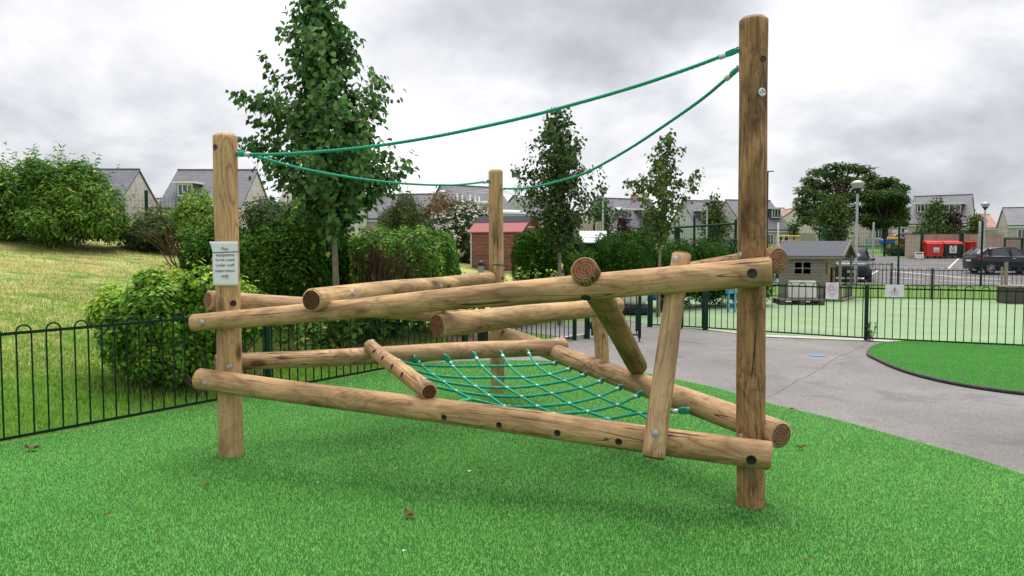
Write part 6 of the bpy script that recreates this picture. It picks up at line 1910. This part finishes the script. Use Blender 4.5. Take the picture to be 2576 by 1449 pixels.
house('red_roofed_house', 'house with red tiled roof between slate house and bungalow', (2490, 540, 112), 1, 7.0, 3.6, 1.9, R(-12), 'stone_pink', 'tile_red', (), (), [(-1.4, 0, .8, .8, 'buffbrick')])
house('stone_bungalow', 'low stone house with slate roof and white windows at the right edge', (2521, 523, 84), -1, 9.5, 3.6, 1.9, R(-24), 'stone_grey', 'slate', (), [('f', -3.2, 1.0, 1.3, 1.1, 3), ('f', -.6, 1.0, 1.2, 1.1, 2), ('f', 2.2, 1.0, 1.2, 1.1, 2)])
house('garden_shed', 'small dark gabled shed at the foot of the rounder big tree', (2286, 585, 92), -1, 3.2, 1.7, 1.0, R(70), 'stone_grey', 'slate', (), (), group='small outbuildings')
# white flat roofed plant room with roof posts, and the round tank
wb = at(1180, 503, 58); zb = tz(wb.x, wb.y); H = wb.z - zb
pr = thing('plant_room', 'white flat roofed building with railing posts on its roof left of the far post', 'building', (wb.x, wb.y, zb), R(-12))
mb = MB(); mb.box((0, 0, (H - .4) / 2), (3.0, 2.6, H - .4)); mb.build('wall', M['render'], pr)
mb = MB(); mb.box((0, 0, H - .29), (3.3, 2.9, .22), bev=.03); mb.build('roof', M['trim_white'], pr)
mb = MB(); mb.box((.1, -1.38, H - 1.35), (1.5, .14, .42), bev=.05); mb.build('canopy', M['trim_white'], pr)
for i, (x, h) in enumerate(((-.75, .62), (-.35, .50), (.25, .55), (.65, .48), (.95, .42))):
    mb = MB(); mb.cyl((x, -.6, H - .18), (x, -.6, H - .18 + h), .055, n=8); mb.build('vent_pipe', M['trim_white'], pr)
mb = MB()
for y in (-.9, .9):
    mb.tube([(.1, y, H + .55), (1.6, y, H + .62), (3.2, y, H + .5)], .02, 4)
    for x in (.6, 1.6): mb.cyl((x, y, H - .18), (x, y, H + .6), .018, n=5)
mb.build('roof_rail', M['grey_metal'], pr)
tk = at(1268, 528, 42); zb = tz(tk.x, tk.y); H = tk.z - zb
tank = thing('water_tank', 'round grey metal tank with pale rim behind the red shed roof', 'tank', (tk.x, tk.y, zb))
mb = MB(); mb.lathe((0, 0, 0), [(1.12, 0), (1.12, H - .25)], 32); mb.build('drum', M['grey_metal'], tank)
mb = MB(); mb.lathe((0, 0, H - .25), [(1.17, 0), (1.17, .12), (1.0, .2), (0, .25)], 32); mb.build('lid', M['ribbed'], tank)
lo_ = at(1325, 548, 33); zb = tz(lo_.x, lo_.y); H = lo_.z - zb
lw = thing('garden_room', 'pale low building directly behind the red shed gable', 'building', (lo_.x, lo_.y, zb), R(-10))
mb = MB(); mb.box((0, 0, H / 2 - .1), (2.6, 1.6, H - .2)); mb.build('wall', M['render'], lw)
mb = MB(); mb.box((0, 0, H - .06), (2.8, 1.8, .10), bev=.02); mb.build('roof', M['ribbed'], lw)

# ------------------------------------------------------------------ bin store, bins
def bwall(label, p, q, h, th, mat, capm=None, name='brick_wall'):
    a = Vector((p[0], p[1], tz(*p))); b = Vector((q[0], q[1], a.z)); d = b - a; L = d.length
    t = thing(name, label, 'wall', a, math.atan2(d.y, d.x))
    mb = MB(); mb.box((L / 2, 0, h / 2 - .2), (L, th, h + .4 - .0)); mb.build('brickwork', M[mat], t)
    mb = MB(); mb.box((L / 2, 0, h + .03), (L + .04, th + .05, .06)); mb.build('coping', M[mat], t)
Yw = 58.5
bwall('buff brick pier at the left of the red bins', col(2281, Yw - 1.2), col(2310, Yw - 1.2), 1.72, .5, 'buffbrick')
bwall('pinkish brick wall behind the red and black bins', col(2311, Yw + .5), col(2455, Yw + .2), 1.72, .24, 'pinkbrick')
bwall('brick wall behind the parked dark hatchback', col(2456, Yw - 1.4), col(2522, Yw - 1.6), 1.80, .3, 'pinkbrick')
bwall('brick wall with dark railing at the right edge beyond the car', col(2524, Yw + .6), col(2640, Yw + .4), 1.5, .24, 'pinkbrick')
for px, lb in ((2317, 'dark green gate post at the left of the bin store'), (2399 + 0, None), (2418, 'dark green gate post between the black bin and the red wheeled bin')):
    if not lb: continue
    c = col(px, Yw - .6); z0 = tz(*c); t = thing('bin_store_post', lb, 'post', (*c, z0))
    mb = MB(); mb.box((0, 0, .93), (.26, .2, 1.86), bev=.01); mb.build('shaft', M['green_paint2'], t)
    mb = MB(); mb.box((0, 0, 1.875), (.3, .24, .03)); mb.build('cap', M['green_paint2'], t)
c0, c1 = col(2526, Yw - .4), col(2640, Yw - .6)
t = thing('dark_railing', 'dark green post and rail frame in front of the wall at the right edge', 'railing', (*c0, tz(*c0)))
mb = MB(); mb.box(((c1[0] - c0[0]) / 2, 0, 1.45), (c1[0] - c0[0], .06, .09)); mb.build('rail', M['green_paint2'], t)
for x in (0, 1.35, 2.9): mb = MB(); mb.box((x, 0, .75), (.16, .12, 1.5)); mb.build('post', M['green_paint2'], t)
def big_bin(label, px, w_, body, lid, sign, Y=Yw - .75):
    c = col(px, Y); z0 = tz(*c) + .03
    t = thing('wheeled_bin', label, 'bin', (*c, z0), R(4), 'bins in the bin store')
    k = w_ / 1.3
    mb = MB(); a, b = w_ / 2 * .90, w_ / 2; f, g = .42, .50
    mb.add([(-a, -f, .16), (a, -f, .16), (a, f, .16), (-a, f, .16), (-b, -g, 1.02), (b, -g, 1.02), (b, g, 1.10), (-b, g, 1.10)], [(3, 2, 1, 0), (4, 5, 6, 7), (0, 1, 5, 4), (1, 2, 6, 5), (2, 3, 7, 6), (3, 0, 4, 7)]); mb.box((0, -g - .01, 1.0), (w_ + .06, .05, .09)); mb.box((-b - .01, 0, .85), (.05, .10, .14)); mb.box((b + .01, 0, .85), (.05, .10, .14)); mb.build('body', M[body], t)
    mb = MB(); vs = []; 
    for y, z in ((-.54, 1.07), (-.40, 1.22), (0, 1.30), (.5, 1.27)): vs += [(-b - .04, y, z), (b + .04, y, z)]
    vs += [(-b - .04, .52, 1.08), (b + .04, .52, 1.08)]
    mb.add(vs, [(0, 1, 3, 2), (2, 3, 5, 4), (4, 5, 7, 6), (6, 7, 9, 8), (0, 2, 4, 6, 8), (1, 9, 7, 5, 3)]); fix_normals(mb.build('lid', M[lid], t))
    for x in (-a + .12, a - .12):
        for y in (-.32, .32): mb = MB(); mb.lathe((x - .03, y, .09), [(0, 0), (.09, 0), (.09, .06), (0, .06)], 12, 0, (1, 0, 0)); mb.build('wheel', M['black'], t)
    if sign:
        mb = MB(); mb.box((sign[0], -.487, sign[1]), (sign[2], .02, sign[3])); s_ = mb.build('sticker', M['white'], t)
        rr = random.Random(3)
        mb = MB()
        if sign[4]: mb.lathe((sign[0], -.500, sign[1] + sign[3] * .28), [(0, 0), (.09, 0), (.09, .004), (0, .004)], 14, 0, (0, -1, 0)); mb.build('emblem', M['red'], s_); mb = MB()
        for q in range(3):
            mb.box((sign[0] + rr.uniform(-.02, .02), -.4995, sign[1] - sign[3] * (.02 + .15 * q)), (sign[2] * rr.uniform(.5, .75), .004, sign[3] * .07))
        mb.build('small_print', M['ink'], s_)
    return t
big_bin('red wheeled container bin with white sticker, left of the black bin', 2344, 1.36, 'red', 'red', (.05, .62, .42, .36, False))
big_bin('black container bin with red lid and white notice', 2388, 1.34, 'plug', 'red', (-.02, .70, .56, .62, True))
c = col(2444, Yw - .9); wbn = thing('wheelie_bin', 'narrow red wheelie bin behind the rear of the dark hatchback', 'bin', (*c, tz(*c) + .03), R(8), 'bins in the bin store')
mb = MB(); mb.add([(-.24, -.26, .08), (.24, -.26, .08), (.24, .26, .08), (-.24, .26, .08), (-.31, -.33, 1.12), (.31, -.33, 1.12), (.31, .36, 1.16), (-.31, .36, 1.16)], [(3, 2, 1, 0), (4, 5, 6, 7), (0, 1, 5, 4), (1, 2, 6, 5), (2, 3, 7, 6), (3, 0, 4, 7)]); mb.build('body', M['red'], wbn)
mb = MB(); mb.box((0, 0, 1.20), (.70, .78, .10), bev=.03); mb.build('lid', M['red'], wbn)
mb = MB(); mb.lathe((-.30, .28, .11), [(0, 0), (.11, 0), (.11, .6), (0, .6)], 12, 0, (1, 0, 0)); mb.build('wheel', M['black'], wbn)
c = col(2313, Yw - 2.2); sb = thing('notice_board', 'small white board leaning in front of the brick pier beside the red bin', 'board', (*c, tz(*c) + .03), R(5))
mb = MB(); mb.box((0, 0, .30), (.66, .03, .48), 0, 0, ('X', R(-8))); mb.build('panel', M['white'], sb)
mb = MB(); mb.box((0, -.035, .43), (.5, .015, .07), 0, 0, ('X', R(-8))); mb.build('print', M['ink'], sb)
mb = MB(); mb.box((-.25, .02, .03), (.05, .2, .06)); mb.box((.25, .02, .03), (.05, .2, .06)); mb.build('foot', M['black'], sb)

# ------------------------------------------------------------------ cars
M['car_navy'] = mat_plain('dark_blue_black_car_paint', (.010, .011, .020), .22, .2, .1, 2, .6)
M['car_silver'] = mat_plain('silver_car_paint', (.42, .44, .46), .28, .5, .05, 2, .6)
M['car_blue'] = mat_plain('blue_grey_car_paint', (.05, .10, .15), .25, .3, .1, 2, .6)
M['car_red'] = mat_plain('dark_red_car_paint', (.16, .018, .020), .3, .2, .1, 2, .6)
M['tail_red'] = mat_plain('red_lamp_glass', (.62, .018, .014), .15, 0, .1, 6, .7)
M['chrome'] = mat_plain('bright_trim', (.70, .71, .72), .25, .7, .05, 5)
M['alloy'] = mat_plain('alloy_wheel', (.55, .56, .58), .35, .6, .1, 5)
def car(label, loc, rot, paint, group, tall=1.0):
    t = thing('parked_car', label, 'car', loc, rot, group)
    # stations along x (rear -2.0 .. front 2.05): z_bottom, z_sill, z_belt, half width at belt, deck height
    st = [(-2.00, .50, .62, .86, .62, .90), (-1.96, .30, .55, .93, .74, .98), (-1.80, .24, .50, .96, .82, 1.02), (-1.4, .22, .48, .97, .86, 1.02), (-.6, .20, .46, .95, .865, .99), (.3, .20, .46, .93, .865, .965), (1.0, .20, .46, .90, .85, .945), (1.5, .22, .46, .86, .81, .89), (1.85, .26, .48, .76, .72, .79), (2.03, .36, .54, .64, .58, .68)]
    mb = MB(); vs = []; m = 0
    for (x, zb_, zs_, zl, hw_, zd) in st:
        half = [(0, zb_), (hw_ * .88, zb_), (hw_ * .97, zs_ - .06), (hw_, (zs_ + zl) / 2), (hw_ * .985, zl), (hw_ * .90, zl + (zd - zl) * .8), (0, zd)]
        ring = [(x, a, b * (tall if b > .5 else 1)) for a, b in half] + [(x, -a, b * (tall if b > .5 else 1)) for a, b in half[-2:0:-1]]
        m = len(ring); vs += ring
    fs = []
    for i in range(len(st) - 1):
        for k in range(m):
            j = (k + 1) % m; fs.append((i*m+k, i*m+j, (i+1)*m+j, (i+1)*m+k))
    fs += [tuple(range(m - 1, -1, -1)), tuple(range((len(st) - 1) * m, len(st) * m))]
    mb.add(vs, fs, 0, True); body = fix_normals(mb.build('body', M[paint], t))
    # greenhouse
    gs2 = [(-1.92, .97, .66, 1.02), (-1.55, .99, .70, 1.30), (-1.05, .97, .705, 1.425), (-.35, .95, .70, 1.475), (.20, .93, .69, 1.44), (.62, .92, .68, 1.27), (1.05, .90, .66, .955)]
    def green(inset, z_lo, z_hi):
        vs = []
        for (x, zb_, hw_, zt) in gs2:
            lo = zb_ * tall; hi = zt * tall
            a = lo + (hi - lo) * z_lo; b = lo + (hi - lo) * z_hi
            w0 = hw_ + .135 - (.135 + hw_ * .18) * z_lo * ((hi - lo) / .5 if hi - lo < .5 else 1); w1 = hw_ + .135 - (.135 + hw_ * .18) * z_hi * ((hi - lo) / .5 if hi - lo < .5 else 1)
            vs += [(x, -w0 + inset, a), (x, -w1 + inset, b), (x, w1 - inset, b), (x, w0 - inset, a)]
        n = len(gs2); fs = []
        for i in range(n - 1):
            for k in range(3): fs.append((4*i+k, 4*i+k+1, 4*i+5+k, 4*i+4+k))
        fs += [(0, 3, 2, 1), (4*n-4, 4*n-3, 4*n-2, 4*n-1)]
        return vs, fs
    mb = MB(); vs, fs = green(0, 0, 1.0); mb.add(vs, fs); fix_normals(mb.build('glasshouse', M['glass'], t))
    mb = MB(); vs, fs = green(-.008, .90, 1.02); mb.add(vs, fs, 0, True); fix_normals(mb.build('roof', M[paint], t))
    mb = MB()
    for s in (-1, 1):
        for (x0, z0_, x1, z1, w_) in ((-1.30, .99, -1.18, 1.36, .16), (-.12, .95, -.18, 1.44, .08), (1.0, .93, .40, 1.40, .05), (-1.86, 1.0, -1.34, 1.40, .14)):
            y0 = s * .845; y1 = s * (.72)
            mb = MB(); mb.tube([(x0, y0, z0_ * tall), (x1, y1, z1 * tall)], w_ / 2, 5); mb.build('pillar', M[paint], t)
    mb = MB()
    for s in (-1, 1): mb.tube([(-1.85, s * .835, 1.0 * tall), (-.5, s * .868, .965 * tall), (.95, s * .845, .925 * tall)], .014, 4)
    mb.build('trim', M['chrome'], t)
    for x in (-1.25, 1.25):
        for s in (-1, 1):
            wh = thing_child = MB()
            wh.lathe((x, s * .70, .31), [(.20, 0), (.29, 0), (.31, .03), (.31, .16), (.29, .185), (.205, .18)], 24, 0, (0, s, 0)); w_ = wh.build('wheel', M['black'], t)
            mb = MB(); mb.lathe((x, s * .70, .31), [(.215, .155), (.205, .178), (.19, .165)], 24, 0, (0, s, 0)); mb.lathe((x, s * .70, .31), [(0, .175), (.045, .175), (.045, .15)], 12, 0, (0, s, 0))
            for k in range(14):
                a = 2 * PI * k / 14; mb.tube([(x + .04 * math.cos(a), s * .872, .31 + .04 * math.sin(a)), (x + .20 * math.cos(a), s * .868, .31 + .20 * math.sin(a))], .011, 4)
            mb.build('rim', M['alloy'], w_)
    for s in (-1, 1):
        mb = MB(); mb.add([(-1.99, s*.56, .78*tall), (-1.80, s*.845, .80*tall), (-1.52, s*.872, 1.0*tall), (-1.78, s*.84, 1.04*tall), (-2.0, s*.62, .99*tall), (-1.94, s*.56, .78*tall), (-1.75, s*.80, .80*tall), (-1.5, s*.82, 1.0*tall), (-1.75, s*.78, 1.04*tall), (-1.93, s*.60, .99*tall)], [(0, 1, 2, 3, 4), (9, 8, 7, 6, 5), (0, 5, 6, 1), (1, 6, 7, 2), (2, 7, 8, 3), (3, 8, 9, 4), (4, 9, 5, 0)]); fix_normals(mb.build('tail_light', M['tail_red'], t))
        mb = MB(); mb.add([(2.0, s*.42, .60*tall), (1.88, s*.68, .62*tall), (1.55, s*.82, .78*tall), (1.62, s*.76, .86*tall), (1.97, s*.46, .72*tall)], [(0, 1, 2, 3, 4)]); mb.build('headlight', M['lens'], t)
        mb = MB(); mb.box((.78, s * .95, .98 * tall), (.14, .20, .13), bev=.03); mb.build('wing_mirror', M[paint], t)
    mb = MB(); mb.box((-2.0, 0, .74), (.02, .5, .11)); mb.box((2.035, 0, .50), (.02, .5, .11)); mb.build('number_plate', M['white'], t)
    for s in (-1, 1):
        mb = MB(); mb.box((-.02, s * .878, .86 * tall), (.18, .02, .03)); mb.build('door_handle', M['chrome'], t)
    return t
cg = 'cars parked in the car park'
cc_ = col(2530, 43.2); car('dark blue black hatchback with red tail lamp parked at the right edge', (*cc_, tz(*cc_) + .03), R(-3), 'car_navy', cg)
cc_ = col(2140, 37.5); car('dark car seen end on behind the playhouse porch', (*cc_, tz(*cc_) + .03), R(-112), 'car_navy', cg, 1.08)
cc_ = col(1838, 58); car('blue grey car half hidden by the tallest post beyond the long hedge', (*cc_, tz(*cc_)), R(160), 'car_blue', cg)
cc_ = col(2262, 88); car('far dark red car parked under the rounder big tree', (*cc_, tz(*cc_)), R(175), 'car_red', cg)

# ------------------------------------------------------------------ far play area
def far(name, label, cat, px, py, Y, rot=0):
    c = at(px, py, Y); return thing(name, label, cat, (c.x, c.y, tz(c.x, c.y)), rot)
gl_ = far('goal_frame', 'yellow goal frame beyond the white pole right of the tallest post', 'goal', 1984, 600, 66)
mb = MB()
for x in (-.95, .95): mb.cyl((x, 0, 0), (x, 0, 1.45), .06, n=8)
mb.cyl((-.95, 0, 1.42), (.95, 0, 1.42), .06, n=8); mb.build('frame', M['yellow'], gl_)
for z in (.35, .7, 1.05): mb = MB(); mb.cyl((-.95, 0, z), (.95, 0, z), .03, n=6); mb.build('bar', M['yellow'], gl_)
gb_ = far('litter_bin', 'dark green litter bin behind the playhouse roof', 'bin', 1973, 610, 40, .2)
mb = MB(); mb.box((0, 0, .8), (.62, .5, 1.6), bev=.03); mb.build('body', M['green_paint2'], gb_)
mb = MB(); mb.box((0, 0, 1.66), (.70, .58, .10), bev=.03); mb.build('lid', M['dark_metal'], gb_)
lg_ = far('slide_tower', 'bright green play panel beside the fence post', 'play panel', 2075, 600, 62)
mb = MB(); mb.box((-.1, 0, .95), (.62, .12, 1.5), bev=.04); mb.build('panel', M['lime'], lg_)
mb = MB(); mb.cyl((-.45, 0, 0), (-.45, 0, 1.9), .05, n=8); mb.cyl((.25, 0, 0), (.25, 0, 1.9), .05, n=8); mb.build('leg', M['dark_metal'], lg_)
sg_ = far('play_ship', 'blue and teal play equipment in front of the stone house', 'play equipment', 2222, 600, 66)
mb = MB(); mb.box((.35, 0, .95), (1.2, .5, .42), bev=.08); mb.build('body', M['blue'], sg_)
mb = MB(); mb.box((-.7, 0, .62), (1.6, .5, .10), bev=.02); mb.box((-.7, 0, .34), (1.5, .5, .08)); mb.build('deck', M['teal'], sg_)
for x in (-1.4, -.1, .9): mb = MB(); mb.cyl((x, 0, 0), (x, 0, 1.2), .05, n=6); mb.build('leg', M['teal'], sg_)
mb = MB(); mb.box((-.5, 0, 1.1), (1.1, .3, .08)); mb.build('rail', M['sky_blue'], sg_)
sw = far('timber_swing', 'pale timber A frame with crossed poles under the rounder big tree', 'swing frame', 2317, 600, 74)
for (a, b) in (((-.95, 0, 0), (.55, 0, 3.1)), ((.85, 0, 0), (-.45, 0, 3.0)), ((-.1, .9, 0), (.05, -.2, 3.0))): mb = MB(); mb.cyl(a, b, .09, .07, 8); mb.build('pole', M['play_trim'], sw)
mb = MB(); mb.cyl((-.6, 0, 1.0), (.6, 0, 1.0), .06, n=6); mb.build('bar', M['play_trim'], sw)
yb_ = far('climbing_block', 'yellow climbing panel behind the dark green gate frame', 'play panel', 2245, 600, 66)
mb = MB(); mb.box((0, 0, .85), (.95, .3, 1.1), bev=.12); mb.build('panel', M['yellow'], yb_)
mb = MB(); mb.box((0, -.16, .75), (.35, .02, .5)); mb.build('opening', M['ink'], yb_)
for x in (-.4, .4): mb = MB(); mb.box((x, 0, .18), (.10, .1, .36)); mb.build('leg', M['dark_metal'], yb_)
c0, c1 = col(2225, 60), col(2283, 58.6); z_ = tz(*c0)
gf = thing('gate', 'dark green steel gate frame left of the buff brick pier', 'gate', (*c0, z_))
a = math.atan2(c1[1] - c0[1], c1[0] - c0[0]); L = math.hypot(c1[0] - c0[0], c1[1] - c0[1])
gf.rotation_euler = (0, 0, a)
for x in (0, L): mb = MB(); mb.box((x, 0, .70), (.14, .12, 1.45)); mb.build('post', M['green_paint2'], gf)
mb = MB()
for z in (1.32, .35): mb.box((L / 2, 0, z), (L - .16, .05, .07))
for i in range(14): mb.box((.1 + (L - .2) * i / 13, 0, .83), (.022, .03, .9))
mb.build('panel', M['green_paint2'], gf)
c = col(2262, 61.5)
shrub('dark_mound', 'dark low shrub mound behind the steel gate frame', 'shrub', [((c[0], c[1], tz(*c) + .35), (1.0, .8, .55)), ((c[0] + .7, c[1] - .3, tz(*c) + .3), (.7, .7, .45))], 1500, M['leaf_dark'], .16, .5, 2.0, .15, False, .8)
# board fence and field on the skyline behind the cream house
c0, c1 = col(1988, 98), col(2052, 100); z_ = tz(*c0)
bf = thing('garden_fence', 'grey garden fence at the foot of the cream house', 'fence', (*c0, z_), math.atan2(c1[1] - c0[1], c1[0] - c0[0])); L = math.hypot(c1[0] - c0[0], c1[1] - c0[1])
for i in range(14): mb = MB(); mb.box((L * (i + .5) / 14, 0, .82), (L / 14 - .02, .04, 1.6 + .06 * (i % 2))); mb.build('board', M['pale_boards'], bf)
c0, c1 = col(2056, 100), col(2160, 101)
wl_ = thing('garden_wall', 'low pale wall between the garden fence and the spreading tree', 'wall', (*c0, tz(*c0)), math.atan2(c1[1] - c0[1], c1[0] - c0[0])); L = math.hypot(c1[0] - c0[0], c1[1] - c0[1])
mb = MB(); mb.box((L / 2, 0, .5), (L, .3, 1.2)); mb.build('stonework', M['stone_grey'], wl_)
mb = MB(); mb.box((L / 2, 0, 1.13), (L + .05, .36, .07)); mb.build('coping', M['concrete'], wl_)
hl = []
for (x0, x1, y0, h, nm) in ((10, 180, 170, 6.2, 'field_hill'),):
    xs_ = list(np.linspace(x0, x1, 24)); ys2 = list(np.linspace(y0, y0 + 120, 10))
    grid_obj('field_hill', xs_, ys2, lambda x, y: 1.0 + h * sst(0, 1, (y - y0) / 70) * sst(10, 50, x) + .4 * math.sin(x * .07), M['hill'])

# ------------------------------------------------------------------ fallen leaves and litter on the turf
def fallen_leaf(px, py, size, label, curl=.5):
    c = gnd(px, py, .04)
    t = thing('fallen_leaf', label, 'leaf', (c.x, c.y, .032), random.uniform(0, 6.28), 'fallen leaves on the turf')
    mb = MB(); vs, fs = [], []; n = 9
    for i in range(n):
        u = i / (n - 1); w_ = size * .36 * math.sin(PI * min(.98, u * .92 + .06)) ** .8
        z = size * curl * (u - .4) ** 2 + .004
        for k in (-1, -.5, 0, .5, 1): vs.append((size * (u - .5), w_ * k, z + size * curl * .35 * abs(k) * (1 + .4 * math.sin(9 * u + k))))
    for i in range(n - 1):
        for k in range(4): fs.append((5*i+k, 5*i+k+1, 5*i+6+k, 5*i+5+k))
    mb.add(vs, fs, 0, True); mb.build('blade', M['dry'], t)
    mb = MB(); mb.tube([(-size * .5, 0, .006), (-size * .75, size * .06, .012)], .0018, 4); mb.build('stalk', M['twig'], t)
for px, py, s, lb in ((1028, 1294, .085, 'largest curled brown leaf on the open turf in front of the frame'), (519, 1221, .05, 'small brown leaf near the foot of the left post'), (80, 1128, .10, 'pale curled leaf by the railing at the left edge'), (1210, 1178, .045, 'small pale leaf under the lower front beam'), (1992, 1028, .05, 'pale leaf right of the tallest post near the log end'), (2016, 1125, .07, 'tan leaf on the turf right of the tallest post'), (2183, 1262, .03, 'tiny leaf on the turf at the right'), (272, 1292, .035, 'tiny dark leaf on the turf at the left')):
    fallen_leaf(px, py, s, lb)
rl = random.Random(21)
for i in range(26):
    px, py = rl.uniform(60, 2250), rl.uniform(1040, 1420)
    c = gnd(px, py, .04)
    if not inpoly(np.array([c.x]), np.array([c.y]), turf_poly)[0]: continue
    t = thing('leaf_scrap', 'tiny dry scrap of leaf lying on the open turf', 'leaf', (c.x, c.y, .033), rl.uniform(0, 6), 'leaf scraps on the turf')
    s = rl.uniform(.012, .026); mb = MB(); mb.add([(-s, 0, .006), (0, s * .5, 0), (s, .1 * s, .008), (.1 * s, -s * .45, .002)], [(0, 3, 2, 1)]); mb.build('blade', M['dry'], t)
for px, py, L, lb in ((1243, 1186, .11, 'short straw under the lower front beam'), (1332, 1370, .13, 'forked dry straw near the bottom of the view'), (1980, 1222, .10, 'short straw right of the tallest post foot'), (1012, 1078, .09, 'thin straw under the front beam at the left'), (1640, 1288, .07, 'thin straw left of the tallest post foot')):
    c = gnd(px, py, .04); t = thing('straw', lb, 'straw', (c.x, c.y, .040), random.uniform(0, 3), 'straws on the turf')
    mb = MB(); mb.tube([(-L/2, 0, 0), (0, L*.08, .006), (L/2, 0, .002)], .0026, 4); mb.build('stalk', M['dry'], t)
for px, py, r, lb in ((1180, 1185, .012, 'white pebble beside the short straw'), (800, 1213, .008, 'white speck left of centre on the turf'), (995, 1178, .007, 'tiny white pebble under the front beam'), (1015, 1385, .008, 'white pebble low in the view'), (3126/1.3567+0, 0, 0, None)):
    if not lb: continue
    c = gnd(px, py, .04); t = thing('pebble', lb, 'pebble', (c.x, c.y, .040), random.uniform(0, 3), 'white pebbles on the turf')
    mb = MB(); mb.lathe((0, 0, -r*.4), [(0, 0), (r*.9, r*.2), (r*1.2, r*.5), (r*.7, r*.9), (0, r)], 10); mb.build('stone', M['white'], t)
bpy.context.view_layer.update()
